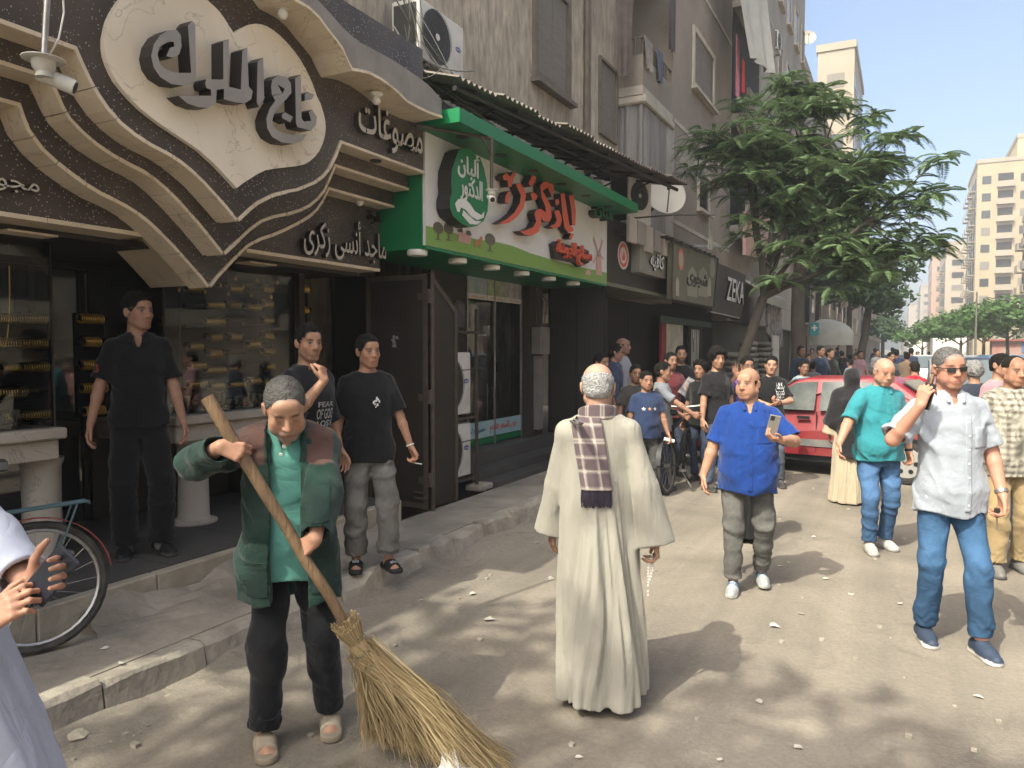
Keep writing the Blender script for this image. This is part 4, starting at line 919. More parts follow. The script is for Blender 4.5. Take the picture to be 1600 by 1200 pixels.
p = PX(1036,306,-3.95); dish(p, .40, (.6,-.75,.30), 'big pale satellite dish above the emblem shop sign', (XB_,p.y+.1,p.z-.5), mat('dish_white',(.36,.34,.30),rough=.6))
p = PX(968,340,-4.0); ac_unit('air_conditioner', (-3.98,PX(1000,362,-3.98).y,PX(1000,352,-3.98).z), .62, .95, .4, 'tall dusty air conditioner casing over the emblem sign', rz=R(-20))
# little parapet strip and bits above the emblem shops
fa = empty('ledge_panels',(0,0,0),0,'broken pale panels along the ledge above the emblem shop','ledge')
for k in range(7):
    a = PX(990+k*13,352+k*6.5,-3.85); MB().box((-3.9,a.y-.2,a.z-.22-random.uniform(0,.1)),(-3.85,a.y+.18,a.z+.12)).build('panel', M_STUC_C if k%2 else M_TRIM, fa)
a0, a1 = PX(985,362,-3.9), PX(1080,400,-3.9); MB().box((-4.9,a0.y-.3,a0.z-.06),(-3.92,a1.y,a0.z-.0)).build('slab', M_BROWNSTEEL, fa)
lp = empty('wall_lamp_arm',(0,0,0),0,'scrolled iron lamp arm reaching out over the olive sign','lamp arm')
XL = -3.6; a = [PX(1085,384,XL), PX(1138,386,XL), PX(1160,364,XL), PX(1180,366,XL)]
MB().tube(a,.025,6).build('arm', M_STEEL, lp)
for cx, cy, r in ((1137,376,6),(1158,374,4)):
    c = PX(cx,cy,XL); rr = r/1200*c.length; MB().tube([c+Vector((0,rr*(1-i/30)*math.cos(i*.5),rr*(1-i/30)*math.sin(i*.5))) for i in range(26)],.008,5).build('scroll', M_STEEL, lp)
a, b = PX(1050,336,-3.4), PX(1117,336,-3.4); m = MB().tube([Vector((XB_,a.y,a.z)),a],.015,6).tube([a,b],.012,6); tag(m.build('drying_pole', M_STEELEDGE),'thin drying pole fixed to the brown wall','pole')
p = PX(1110,340,-3.4); cloth_hang('laundry', p, .30, .62, (.50,.48,.42), 'small white cloth hanging from the drying pole', seed=9)
# block C and further down the street on the left
Cb = empty('awning_apartment_block',(0,0,0),0,'tall grey apartment block with cloth awning behind the tree','building')
XC_ = -4.45; yC0, yC1 = yB1_+.05, PX(1253,300,XC_).y
MB().box((-13,yC0,2.6),(XC_,yC1,24)).build('wall', M_STUC_C, Cb)
MB().box((-13,yC0,0),(-4.9,yC1,2.6)).build('ground_floor', M_BROWNSTEEL, Cb)
MB().box((XC_+.001,yC0+.15,5.2),(XC_+.02,yC0+4.5,13.5)).build('loggia_shade', M_SHADE, Cb)  # flat dark sheet in place of the loggia's shaded depth
for z in (5.1,8.2,11.3): MB().box((XC_,yC0+.1,z),(XC_+.5,yC0+4.6,z+.18)).build('balcony_slab', M_STUC_C, Cb); MB().box((XC_+.42,yC0+.1,z+.19),(XC_+.5,yC0+4.6,z+.85)).build('balcony_front', M_STUC_B, Cb)
for k in range(5):
    for z in (5.6,8.7,11.8,14.9): window(Cb, yC0+6.3+k*2.3, yC0+7.3+k*2.3, z, z+1.5, XC_+.002, glass=M_DGLASS if (k+int(z))%3 else M_SHUT, fw=.07)
# cloth awning let down over the loggia
cl = [PX(1146,-70,XC_+.5),PX(1146,-6,XC_+.55),PX(1165,60,XC_+.9),PX(1204,122,XC_+1.1),PX(1204,30,XC_+.7),PX(1196,-40,XC_+.5)]
g = MB(); vs = []; fs = []; NN = 10
TL, TR, BL, BR = PX(1146,-60,XC_+.55), PX(1192,-60,XC_+.55), PX(1172,88,XC_+1.0), PX(1205,118,XC_+1.1)
for i in range(NN+1):
    for j in range(NN+1):
        u, v = i/NN, j/NN; p = TL.lerp(TR,u).lerp(BL.lerp(BR,u),v); vs.append(p+Vector((.10*math.sin(u*14)*v,0,.05*math.sin(u*9+v*5))))
for i in range(NN):
    for j in range(NN): k = i*(NN+1)+j; fs.append((k,k+1,k+NN+2,k+NN+1))
o = g.add(vs,fs).build('cloth_awning', M_CANVAS, smooth=True); o.modifiers.new('t','SOLIDIFY').thickness = .01; tag(o,'pale canvas awning let down over the loggia','awning')
p = PX(1153,58,XC_+.6); cloth_hang('laundry', p, .5, 1.5, (.55,.20,.26), 'pink cloth hanging under the canvas awning', seed=3)
p = PX(1162,95,XC_+.7); cloth_hang('laundry', p, .3, .8, (.62,.05,.06), 'small red cloth hanging under the canvas awning', seed=4)
p = PX(1218,82,XC_+.35); ac_unit('air_conditioner',(XC_+.35,p.y,p.z),.85,.65,.33,'air conditioner high on the grey block behind the tree')
p = PX(1262,60,XC_-.8); dish((p.x,p.y,p.z),.45,(.3,-.9,.3),'satellite dish on the roof edge of the grey block',(XC_-1.2,p.y+.2,p.z-.8))
# billboard panels on the block behind the tree trunk
tag(plate([(1165,330),(1210,330),(1210,392),(1198,405),(1165,398)], -3.9, .08, mat('pink_panel',(.50,.28,.25),rough=.6,col2=(.56,.40,.34),scale=4), 'hanging_sign', None),'faded pink and white hanging sign behind the leaning trunk','sign')

# ------------------------------------------------------------------ far buildings
def block(name, x0, x1, y0, y1, h, mt, label, floor=3.0, bay=2.6, face='x+', bal=True, wm=M_DGLASS, z0=0., cols=None, group=None, seed=0, trim=M_PALE, side=True, balmt=None):
    """a block with windows and balconies on the faces one can see"""
    r = random.Random(seed); e = empty(name,(0,0,0),0,label,'building',group)
    MB().box((x0,y0,z0),(x1,y1,h)).build('wall', mt, e)
    MB().box((x0-.15,y0-.15,h),(x1+.15,y1+.15,h+.7)).build('parapet', trim, e)
    nf = int((h-z0-(3.5 if z0 == 0 else 1.0))/floor)
    def face_pieces(a, b, put_):
        n = max(1,int((b-a)/bay)); w = (b-a)/n
        for f in range(nf):
            z = z0+(3.8 if z0 == 0 else 1.0)+f*floor
            for k in range(n):
                c = a+(k+.5)*w; isb = bal and (k%2 == 1)
                put_(c, w, z, isb, r.random())
    def mk_x(X, s_):
        def q(c, w, z, isb, rv):
            if isb:
                MB().box((min(X,X+s_*.03),c-w*.40,z-.6),(max(X,X+s_*.03),c+w*.40,z+1.7)).build('loggia', M_SHADE, e)  # flat near-black sheet, recess shade put into the colour
                MB().box((min(X,X+s_*.9),c-w*.46,z-.75),(max(X,X+s_*.9),c+w*.46,z-.62)).box((min(X+s_*.82,X+s_*.9),c-w*.46,z-.62),(max(X+s_*.82,X+s_*.9),c+w*.46,z+.25)).build('balcony', balmt or trim, e)
            else: MB().box((min(X,X+s_*.04),c-w*.24,z),(max(X,X+s_*.04),c+w*.24,z+1.4)).build('window', wm if rv > .3 else M_SHUT, e)
        return q
    def mk_y(Y):
        def q(c, w, z, isb, rv):
            if isb:
                MB().box((c-w*.40,Y-.03,z-.6),(c+w*.40,Y,z+1.7)).build('loggia', M_SHADE, e)  # same flat sheet, coloured as the shade of a recess
                MB().box((c-w*.46,Y-.9,z-.75),(c+w*.46,Y,z-.62)).box((c-w*.46,Y-.9,z-.62),(c+w*.46,Y-.82,z+.25)).build('balcony', balmt or trim, e)
            else: MB().box((c-w*.24,Y-.04,z),(c+w*.24,Y,z+1.4)).build('window', wm if rv > .3 else M_SHUT, e)
        return q
    if face == 'x+': face_pieces(y0,y1,mk_x(x1,1))
    if face == 'x-': face_pieces(y0,y1,mk_x(x0,-1))
    if side: face_pieces(x0,x1,mk_y(y0))
    return e
# left side, seen past the tree
block('apartment_block', -16,-4.6,yC1+.3,58,15,M_STUC_C,'grey apartment block beyond the leaning tree with awnings below',seed=1,side=False)
block('apartment_block', -8.3,-4.9,84,100,31.5,M_PALE,'pale tower with brown corner rising behind the tree top',seed=2,side=True,bal=False)
block('apartment_block', -16,-4.8,59,82,14,M_BEIGE,'low beige block behind the round dark tree',seed=3,side=False)
block('apartment_block', -16,-4.8,101,190,17,M_STUC_B,'long brown block far down the shaded side of the street',seed=4,side=False,bay=4)
# right side of the avenue
RXX = 11.0
block('apartment_tower', RXX,RXX+20,160,182,34.5,M_CREAM,'tall cream apartment tower with stacked balconies over the avenue trees',face='x-',seed=5,balmt=M_PALE)
block('tower_head', RXX+6,RXX+22,161,180,38.5,M_YELLOW,'yellow upper storey block standing on the cream tower',face='x-',bal=False,z0=35.3,seed=6)
block('apartment_block', 14.2,RXX+16,108,126,19,M_BEIGE,'beige balcony block in front of the cream tower',face='x-',seed=7)
block('brick_block', 7,RXX+6,262,300,29,M_BRICKY,'red brick block further along the sunny side of the avenue',face='x-',bal=False,seed=8,side=True,bay=4.5)
block('apartment_block', 8.6,RXX+8,214,250,27,M_BEIGE,'narrow beige block between the brick block and cream tower',face='x-',seed=9,bay=4)
block('apartment_block', 6,RXX+6,380,430,29,M_PALE,'pale distant block beyond the brick block',face='x-',seed=10,bay=5,floor=3.4)
block('apartment_block', 2,RXX+4,480,560,26,M_BEIGE,'faint far block where the avenue vanishes',face='x-',seed=11,bay=8,floor=3.6)
block('apartment_block', 27,40,-30,92,22,M_BEIGE,'unseen apartment block across the avenue, sized for the jeweller window reflections',face='x-',seed=12,side=False,bay=4.5)  # out of view; height and length set for what the shop glass reflects
# unseen roof and walls, added to keep sun off the jeweller's front
jr = empty('unseen_sun_block',(0,0,0),0,'unseen roof and walls added to keep sun off the jeweller shopfront','building')
MB().box((-11,-2.2,4.56),(-4.62,4.98,4.9)).build('roof', M_STUC_A, jr); MB().box((-11,-2.4,0),(-4.4,-2.2,4.56)).build('side_wall', M_STUC_A, jr); MB().box((-11.2,-2.4,0),(-11,5,4.56)).build('back_wall', M_STUC_A, jr)
# ------------------------------------------------------------------ trees
def leafmat(name, c1, c2, trans=.35):
    m = mat(name, c1, rough=.55, spec=.3); N, L, b = nodes_of(m)
    tc = N.new('ShaderNodeTexCoord'); g = N.new('ShaderNodeNewGeometry'); 
    mx = N.new('ShaderNodeMix'); mx.data_type = 'RGBA'; L.new(g.outputs['Random Per Island'], mx.inputs[0]); mx.inputs[6].default_value = (*c1,1); mx.inputs[7].default_value = (*c2,1)
    L.new(mx.outputs[2], b.inputs['Base Color'])
    t = N.new('ShaderNodeBsdfTranslucent'); L.new(mx.outputs[2], t.inputs['Color']); ms = N.new('ShaderNodeMixShader'); ms.inputs[0].default_value = trans
    L.new(b.outputs[0], ms.inputs[1]); L.new(t.outputs[0], ms.inputs[2]); L.new(ms.outputs[0], N['Material Output'].inputs[0])
    return m
M_LEAF1 = leafmat('poinciana_leaf', (.085,.140,.062), (.165,.230,.105))
M_LEAF2 = leafmat('ficus_leaf', (.030,.062,.026), (.065,.115,.045), .25)
M_LEAF3 = leafmat('avenue_leaf', (.060,.120,.035), (.110,.190,.060))
rt = random.Random(21)
def frond_geo(L, pairs, wl, droop, r, flat=.2):
    """feathery frond: drooping midrib along +Y with rows of side sprays"""
    vs = []; fs = []
    for i in range(pairs):
        t = (i+1)/(pairs+.5); y = L*t*(1-.12*t); z = -droop*L*t*t
        ll = wl*math.sin(math.pi*(.12+.82*t))**.7
        for s_ in (-1,1):
            a = Vector((0,y,z)); b = Vector((s_*ll*.94, y+ll*.42, z-ll*(flat+.18*r.random()))); w = wl*.095
            d = (b-a).normalized(); q = d.cross(Vector((0,0,1))).normalized()*w
            k = len(vs); m_ = a.lerp(b,.55)
            vs += [a, m_+q+Vector((0,0,.01)), b, m_-q-Vector((0,0,.005))]; fs.append((k,k+1,k+2,k+3))
    k = len(vs); w = .006; e = Vector((0,L*.88,-droop*L)); mid = Vector((0,L*.47,-droop*L*.25))
    vs += [Vector((-w,0,0)),Vector((w,0,0)),mid+Vector((w,0,0)),mid-Vector((w,0,0)),e]; fs += [(k,k+1,k+2,k+3),(k+3,k+2,k+4)]
    return vs, fs
def limb(m, pts, r0, r1, n=7):
    P = [Vector(p) for p in pts]; k = len(P); m.tube(P, [r0+(r1-r0)*i/(k-1) for i in range(k)], n)
def bend(a, b, r, j=.12, n=6):
    a, b = Vector(a), Vector(b); L = (b-a).length; out = [a]; o = Vector((0,0,0))
    for i in range(1,n): o = o*.6+Vector((r.uniform(-1,1),r.uniform(-1,1),r.uniform(-.5,1)))*j*L/n; out.append(a.lerp(b,i/n)+o)
    return out+[b]
# the leaning poinciana by the kerb
T1 = empty('poinciana_tree',(0,0,0),0,'leaning feathery leaved tree arching over the street from the kerb','tree')
base = Vector((-2.95,14.6,0)); fork = Vector((-2.35,14.9,2.75))
tr = MB(); limb(tr,[base,base+Vector((.08,.02,.8)),base+Vector((.30,.12,1.7)),fork],.12,.085,10); tr.build('trunk', M_BARK, T1, smooth=True)
def D14(px, py, d): 
    return O + ray(px,py)*d
tips = []
main = [(1195,395,14.3),(1240,330,14.6),(1320,300,14.0),(1180,250,14.8),(1270,210,14.6),(1380,330,13.6),(1150,190,15.0),(1340,400,14.0),(1220,150,14.9),(1300,420,14.8)]
lm = MB()
subs = []
for px,py,d in main:
    e = D14(px,py,d); P = bend(fork,e,rt,.10); limb(lm,P,.055,.022); subs.append((P,e))
lm.build('limb', M_BARK, T1, smooth=True)
# crown outline as it stands: clumps (photo x, y, depth, radius in m, number of fronds)
CL = [(1130,245,14.6,.75,34),(1110,225,14.9,.5,20),(1165,200,15,.75,34),(1155,285,14.5,.6,26),(1200,255,14.4,.8,42),(1240,190,14.8,.8,42),(1225,135,15,.45,20),(1270,150,14.8,.5,22),(1290,225,14.5,.85,46),(1255,290,14.3,.8,44),
 (1330,260,14.1,.75,38),(1310,330,14.1,.8,44),(1375,300,13.8,.6,28),(1370,255,13.9,.45,18),(1420,335,13.6,.42,15),(1405,385,13.6,.55,22),(1350,395,13.8,.65,30),(1440,395,13.4,.40,13),(1395,215,13.9,.35,10),(1290,390,14.4,.65,28),(1235,385,14.3,.55,22),
 (1190,335,14.4,.55,22),(1450,265,13.4,.3,7),(1375,180,13.9,.22,5),(1455,310,13.3,.22,4),(1215,430,14.2,.35,9),(1330,440,14.0,.40,12)]
FR = []
for k in range(5):
    v,f = frond_geo(.42,22,.110,.28+.12*k,rt,.10); FR.append((v,f))
FRM = [MB().add(v,f).mesh('frond', M_LEAF1) for v,f in FR]
crown = MB(); nobj = 0
cen = D14(1270,300,14.4)
tw = MB()
for ci,(px,py,d,rad,n) in enumerate(CL):
    c = D14(px,py,d)
    near = min(subs, key=lambda s_: (s_[1]-c).length); st = near[0][-2]
    limb(tw, bend(st, c, rt, .12, 5), .022, .008, 5)
    for rz_ in range(max(2,int(n*.42))):
        v = Vector((rt.gauss(0,1),rt.gauss(0,1),rt.gauss(0,.75))).normalized()*rad*(.25+.75*rt.random()**.5); c2 = c+v
        tw.tube([c, c.lerp(c2,.5)+Vector((0,0,.05)), c2],[.010,.007,.005],4)
        nf_ = rt.randint(6,9); a0_ = rt.random()*6.28; tilt = Vector((v.x,v.y,0))*.25
        for k in range(nf_):
            az = a0_+2*math.pi*k/nf_+rt.uniform(-.3,.3); out = (Vector((math.cos(az),math.sin(az),rt.uniform(.0,.5)))+tilt).normalized()
            p = c2+Vector((0,0,rt.uniform(-.06,.08))); up = Vector((rt.gauss(0,.12),rt.gauss(0,.12),1)); x = out.cross(up).normalized(); z = x.cross(out).normalized(); sc = rt.uniform(.8,1.25)
            M3 = Matrix((x,out,z)).transposed(); kk = rt.randrange(5)
            if nobj < 290 and v.length > rad*.7 and k%2 == 0:
                o = link('frond', FRM[kk], T1); o.matrix_local = Matrix.Translation(p) @ M3.to_4x4() @ Matrix.Scale(sc,4); nobj += 1
            else:
                vv,ff = FR[kk]; crown.add([p+M3@(q*sc) for q in vv], ff)
tw.build('twigs', M_BARK, T1, smooth=True)['kind'] = 'stuff'
o = crown.build('crown', M_LEAF1, T1); o['kind'] = 'stuff'
def leafball(crown, c, rx, rz, n, size, r, hollow=.55):
    for k in range(n):
        v = Vector((r.gauss(0,1),r.gauss(0,1),r.gauss(0,1))).normalized(); q = (hollow+(1-hollow)*r.random()**.6)
        p = c+Vector((v.x*rx*q,v.y*rx*q,v.z*rz*q)); a = Vector((r.gauss(0,1),r.gauss(0,1),r.gauss(0,.6))).normalized(); b = a.cross(v+Vector((0,0,.3))).normalized(); s_ = size*r.uniform(.6,1.3)
        crown.add([p-a*s_,p+b*s_*.45,p+a*s_,p-b*s_*.45],[(0,1,2,3)])
def round_tree(name, base, h, lobes, mt, label, seed, leaf=.14, trunk=.16, group=None, lean=(0,0), dens=1.0):
    r = random.Random(seed); e = empty(name,(0,0,0),0,label,'tree',group); base = Vector(base)
    top = base+Vector((lean[0],lean[1],h*.48)); t = MB(); limb(t,bend(base,top,r,.05,5),trunk,trunk*.7,9)
    cr = MB()
    for (dx,dy,dz,rx,rz,n) in lobes:
        c = base+Vector((dx,dy,dz)); limb(t,bend(top-Vector((0,0,.3)),c,r,.08,5),trunk*.45,trunk*.12,6)
        m_ = int(n*dens)
        for q in range(7):
            v = Vector((r.gauss(0,1),r.gauss(0,1),r.gauss(0,.8))).normalized()*.55; leafball(cr, c+Vector((v.x*rx,v.y*rx,v.z*rz)), rx*.52, rz*.48, m_//7, leaf, r, .3)
    t.build('trunk', M_BARK, e, smooth=True); k = cr.build('crown', mt, e); k['kind'] = 'stuff'; return e
# second, rounder tree with the stout pale trunk, and the ones behind
t2 = O+ray(1247,600)*22; round_tree('street_tree',(t2.x,t2.y,0),9.0,[(.2,.3,6.0,1.6,1.5,900),(1.0,-.2,5.2,1.4,1.2,700),(-.6,.6,6.8,1.4,1.2,700),(.9,1.0,6.9,1.3,1.2,600)],M_LEAF1,'stout trunked tree behind the leaning feathery tree',3,leaf=.15,trunk=.24)
t3 = O+ray(1340,600)*38; round_tree('street_tree',(t3.x,t3.y,0),9,[(0,0,5.3,2.0,1.6,1500),(1.2,-.4,4.6,1.6,1.3,1100),(-1.2,.2,5.8,1.7,1.5,1100),(.3,.5,6.6,1.5,1.2,900),(1.6,.4,5.8,1.2,1.1,700)],M_LEAF2,'round dark leafy tree shading the far crowd',4,leaf=.16,trunk=.22,lean=(.5,0))
t4 = O+ray(1325,600)*46; round_tree('street_tree',(t4.x,t4.y,0),9,[(0,0,5.6,1.9,1.7,1000),(1.2,.5,5.0,1.6,1.5,800)],M_LEAF2,'second dark tree behind the round dark tree',5,leaf=.2,trunk=.2)
t5 = O+ray(1378,600)*75; round_tree('street_tree',(t5.x,t5.y,0),7,[(0,0,3.6,2.2,1.9,900)],M_LEAF2,'small dark tree at the far end of the shaded pavement',6,leaf=.26,trunk=.2)
# avenue trees on the sunny side
av = [(1440,66,4.2,2.0),(1468,60,4.8,2.3),(1500,54,4.9,2.4),(1535,50,5.2,2.4),(1572,47,5.6,2.5),(1610,45,6.0,2.6),(1455,84,4.6,2.6),(1510,70,5.6,2.6)]
for k,(px,d,h,w) in enumerate(av):
    b_ = O+ray(px,600)*d; lab = ('pale green tree in the row along the sunny side of the avenue')
    round_tree('avenue_tree',(b_.x,b_.y,0),h,[(0,0,h*.72,w*.8,h*.24,620),(w*.6,.3,h*.66,w*.6,h*.2,420),(-w*.6,-.2,h*.64,w*.6,h*.2,420)],M_LEAF3,lab,30+k,leaf=.19,trunk=.12,group='trees along the sunny side of the avenue')
# tree behind the photographer whose shade dapples the road
round_tree('street_tree',(-4.1,-4.4,0),12,[(0,0,8.9,1.6,1.0,230),(1.6,.4,8.6,1.4,.9,170),(2.9,.0,9.0,1.3,.9,150),(-.9,.6,9.5,1.3,.9,140),(.9,-1.0,9.9,1.4,.9,140),(4.2,.5,9.2,1.3,.8,120),(2.1,-1.5,9.7,1.3,.8,110),(5.4,-.3,9.4,1.2,.8,100)],M_LEAF2,'tree behind the photographer shading the near road',8,leaf=.22,trunk=.2)
# ------------------------------------------------------------------ red car standing across the pavement end
def red_car():
    c = empty('red_car',(0,0,0),0,'dusty red hatchback parked behind the boys','car')
    M_CARRED = mat('dusty_red_paint',(.20,.012,.022),rough=.38,coat=.3,col2=(.24,.03,.036),scale=2.2,amt=.2,dirt=(.24,.10,.085),dscale=1.1,damt=.45)
    M_CG = mat('car_glass',(.06,.07,.07),rough=.12,spec=.6,dirt=(.20,.195,.18),dscale=2,damt=.6)
    # side outline (x along the length, nose at -x), with width taper per height
    L = 3.9
    prof = [(-1.93,.30),(-1.95,.50),(-1.90,.66),(-1.80,.74),(-1.10,.88),(-.95,.91),(-.30,1.36),(-.15,1.40),(.75,1.42),(1.05,1.38),(1.62,.98),(1.80,.93),(1.88,.80),(1.93,.55),(1.92,.30)]
    def wid(z): return .80-(max(0,z-.85)/.55)**1.3*.20-(max(0,.5-z))*.10
    n = len(prof)
    # body below the belt, cabin above, built as one hull cross-sectioned sideways
    vs = []; fs = []; S = 7
    for i,(x,z) in enumerate(prof):
        for k in range(S+1):
            t = -1+2*k/S; w = wid(z)
            vs.append((x*(1-.02*t*t) , t*w, z-.025*t*t*(1 if z > .8 else .3)))
    for i in range(n-1):
        for k in range(S): a = i*(S+1)+k; fs.append((a,a+1,a+S+2,a+S+1))
    # sides: fan from the outline down to the sill
    for s_, k in ((-1,0),(1,S)):
        ring = [i*(S+1)+k for i in range(n)]
        fs.append(tuple(ring if s_ < 0 else ring[::-1]))
    MB().add(vs,fs).build('body', M_CARRED, c, smooth=False, bevel=.02)
    MB().box((-1.9,-.72,.2),(1.88,.72,.31)).build('underbody', M_BLACK, c)
    def side(pts, off, mt, name, s_):
        P = [Vector((x, s_*(wid(z)+off), z)) for x,z in pts]; MB().prism(P,(0,-s_*.02,0)).build(name, mt, c)
    for s_ in (-1,1):
        side([(-.86,.93),(-.28,1.31),(.02,1.33),(.02,.93)], .008, M_CG, 'front_window', s_)
        side([(.09,.93),(.09,1.33),(.72,1.34),(1.00,1.26),(1.28,.96)], .008, M_CG, 'rear_window', s_)
        side([(-1.93,.42),(-1.93,.52),(1.92,.52),(1.92,.42)], .012, mat('grey_bumper',(.12,.12,.12),rough=.7,dirt=(.3,.26,.22),dscale=3), 'rubbing_strip', s_)
        for x in (-.12,.62): side([(x-.09,.80),(x-.09,.845),(x+.09,.845),(x+.09,.80)], .014, M_BLACK, 'door_handle', s_)
        for x in (-1.02,.055,.98): side([(x-.006,.34),(x-.006,.91),(x+.006,.91),(x+.006,.34)], .004, M_BLACK, 'door_gap', s_)
        for x in (-1.22,1.22):
            Mx = Matrix.Rotation(R(90),3,'X')
            side([(x+.34*math.cos(t),.29+.34*math.sin(t)) for t in [math.pi*i/14 for i in range(15)]]+[(x-.34,.27),(x+.34,.27)][:0], .006, M_BLACK, 'wheel_arch', s_)
            w = MB().lathe([(.22,-.085),(.275,-.08),(.29,-.05),(.29,.05),(.275,.08),(.22,.085)],(x,s_*.735,.29),26,Mx).build('wheel', M_RUBBER, c, smooth=True)
            MB().lathe([(.195,-.092),(.205,-.08),(.205,.08),(.195,.092)],(x,s_*.735,.29),22,Mx).build('rim', mat('hubcap',(.36,.35,.33),rough=.5,metal=.3), w, smooth=True)
            for q in range(6):
                t = 2*math.pi*q/6; MB().lathe([(.03,0),(.03,.004)],(x+.12*math.cos(t),s_*.83,.29+.12*math.sin(t)),10,Mx).build('vent_hole', M_BLACK, w)
    MB().prism([Vector((-.88,-.56,.945)),Vector((-.88,.56,.945)),Vector((-.34,.50,1.345)),Vector((-.34,-.50,1.345))],(-.012,0,.016)).build('windscreen', M_CG, c)
    MB().prism([Vector((1.10,-.50,1.345)),Vector((1.10,.50,1.345)),Vector((1.58,.56,1.02)),Vector((1.58,-.56,1.02))],(.014,0,.016)).build('rear_screen', M_CG, c)
    for s_ in (-1,1):
        MB().box((-1.965,s_*.62-.13,.56),(-1.925,s_*.62+.13,.68)).build('headlight', M_STEEL, c); MB().box((1.90,s_*.62-.11,.62),(1.955,s_*.62+.11,.82)).build('tail_light', M_RED, c)
        MB().box((-.80,s_*.80-.06,.92),(-.70,s_*.80+.10*s_+.06,1.03)).build('wing_mirror', M_BLACK, c)
    MB().box((-2.0,-.76,.30),(-1.93,.76,.50)).build('front_bumper', MATS['grey_bumper'], c, bevel=.02); MB().box((1.93,-.76,.30),(2.0,.76,.50)).build('rear_bumper', MATS['grey_bumper'], c, bevel=.02)
    return c
car = red_car(); p = G(1417,757); ang = YAW-R(38)    # nose to picture left and a little further off
ax = Vector((math.cos(ang),math.sin(ang),0)); nrmv = Vector((-math.sin(ang),math.cos(ang),0))
car.rotation_euler = (0,0,ang+0); ctr = p-ax*1.22+nrmv*.74; car.location = (ctr.x,ctr.y,0)
# ------------------------------------------------------------------ bicycles
def bicycle(label, frame_mt, seat_mt, basket=False, rack=None):
    b = empty('bicycle',(0,0,0),0,label,'bicycle')
    Rw = .33
    for x in (-.52,.52):
        Mx = Matrix.Rotation(R(90),3,'X')
        pts = [(x+Rw*math.cos(t),0,Rw+Rw*math.sin(t)) for t in [2*math.pi*i/36 for i in range(37)]]
        w = MB().tube(pts,.021,8,cap=False).build('wheel', M_RUBBER, b, smooth=True)
        MB().tube([(x+(Rw-.028)*math.cos(t),0,Rw+(Rw-.028)*math.sin(t)) for t in [2*math.pi*i/36 for i in range(37)]],.012,6,cap=False).build('rim', M_STEEL, w, smooth=True)
        sp = MB()
        for q in range(20): t = 2*math.pi*q/20; sp.tube([(x+.02*math.cos(t+1),.02*(-1)**q,Rw+.02*math.sin(t+1)),(x+(Rw-.03)*math.cos(t),0,Rw+(Rw-.03)*math.sin(t))],.0016,4)
        sp.lathe([(.03,-.035),(.03,.035)],(x,0,Rw),10,Mx); sp.build('spokes', M_STEEL, w)
    Bb, St, Hd, Hd2 = Vector((-.08,0,.30)), Vector((-.22,0,.82)), Vector((.36,0,.86)), Vector((.40,0,.70))
    f = MB()
    for a_,b_ in ((Bb,St),(Bb,Hd2),(St-Vector((-.02,0,.06)),Hd),(Hd,Hd2)): f.tube([a_,b_],.016,8)
    for s_ in (-1,1): f.tube([St-Vector((0,0,.05)),Vector((-.52,s_*.045,Rw))],.009,6).tube([Bb,Vector((-.52,s_*.045,Rw))],.010,6).tube([Hd2,Vector((.47,s_*.045,.5)),Vector((.52,s_*.045,Rw))],.011,6)
    f.build('frame', frame_mt, b, smooth=True)
    MB().tube([St,St+Vector((-.03,0,.12))],.013,8).build('seat_post', M_STEEL, b)
    m = MB(); n = 9; vs = []; fs = []
    for i in range(n+1):
        t = i/n; x = -.40+.30*t; w = .105*(1-t)**.8+.028; z = .965+.02*math.cos(t*2.2)+.012*(t<.2)
        for (yy,zz) in ((-w,-.02),(-w*.85,.018),(0,.032),(w*.85,.018),(w,-.02),(0,-.035)): vs.append((x,yy,z+zz))
    for i in range(n):
        for j in range(6): fs.append((i*6+j,i*6+(j+1)%6,(i+1)*6+(j+1)%6,(i+1)*6+j))
    fs += [tuple(range(6)),tuple(n*6+j for j in (5,4,3,2,1,0))]
    m.add(vs,fs).build('saddle', seat_mt, b, smooth=True)
    MB().tube([Hd,Vector((.34,0,1.0))],.013,8).tube([(.22,-.29,1.05),(.36,-.22,1.02),(.34,0,1.0),(.36,.22,1.02),(.22,.29,1.05)],.011,8).build('handlebar', M_STEEL, b, smooth=True)
    for s_ in (-1,1): MB().tube([(.22,s_*.29,1.05),(.14,s_*.31,1.055)],.016,8).build('grip', M_BLACK, b)
    ck = MB().lathe([(.095,-.004),(.095,.004)],(-.08,.05,.30),24,Matrix.Rotation(R(90),3,'X'))
    for s_ in (-1,1): ck.tube([(-.08,s_*.06,.30),(-.08+s_*.15,s_*.07,.24)],.009,6).cbox((-.08+s_*.15,s_*.12,.24),(.08,.09,.02))
    ck.build('crank', M_STEEL, b)
    for x,t0,t1 in ((-.52,.15,3.0),(.52,.5,2.7)):
        pts = [(x+.37*math.cos(t0+(t1-t0)*i/14),0,Rw+.37*math.sin(t0+(t1-t0)*i/14)) for i in range(15)]; vs = []; fs = []
        for i,q in enumerate(pts): vs += [(q[0],-.03,q[2]),(q[0],.03,q[2])]
        for i in range(14): fs.append((2*i,2*i+1,2*i+3,2*i+2))
        o = MB().add(vs,fs).build('mudguard', frame_mt, b, smooth=True); o.modifiers.new('t','SOLIDIFY').thickness = .004
    if rack:
        r_ = MB()
        for yy in (-.06,0,.06): r_.tube([(-.30,yy,.74),(-.78,yy,.76)],.007,6)
        for x in (-.35,-.55,-.78): r_.tube([(x,-.06,.75),(x,.06,.75)],.007,6)
        for s_ in (-1,1): r_.tube([(-.72,s_*.06,.755),(-.56,s_*.06,.34)],.006,6)
        r_.build('rear_rack', rack, b)
    MB().tube([(-.10,-.03,.28),(-.18,-.20,.02)],.009,6).build('kickstand', M_STEEL, b)
    return b
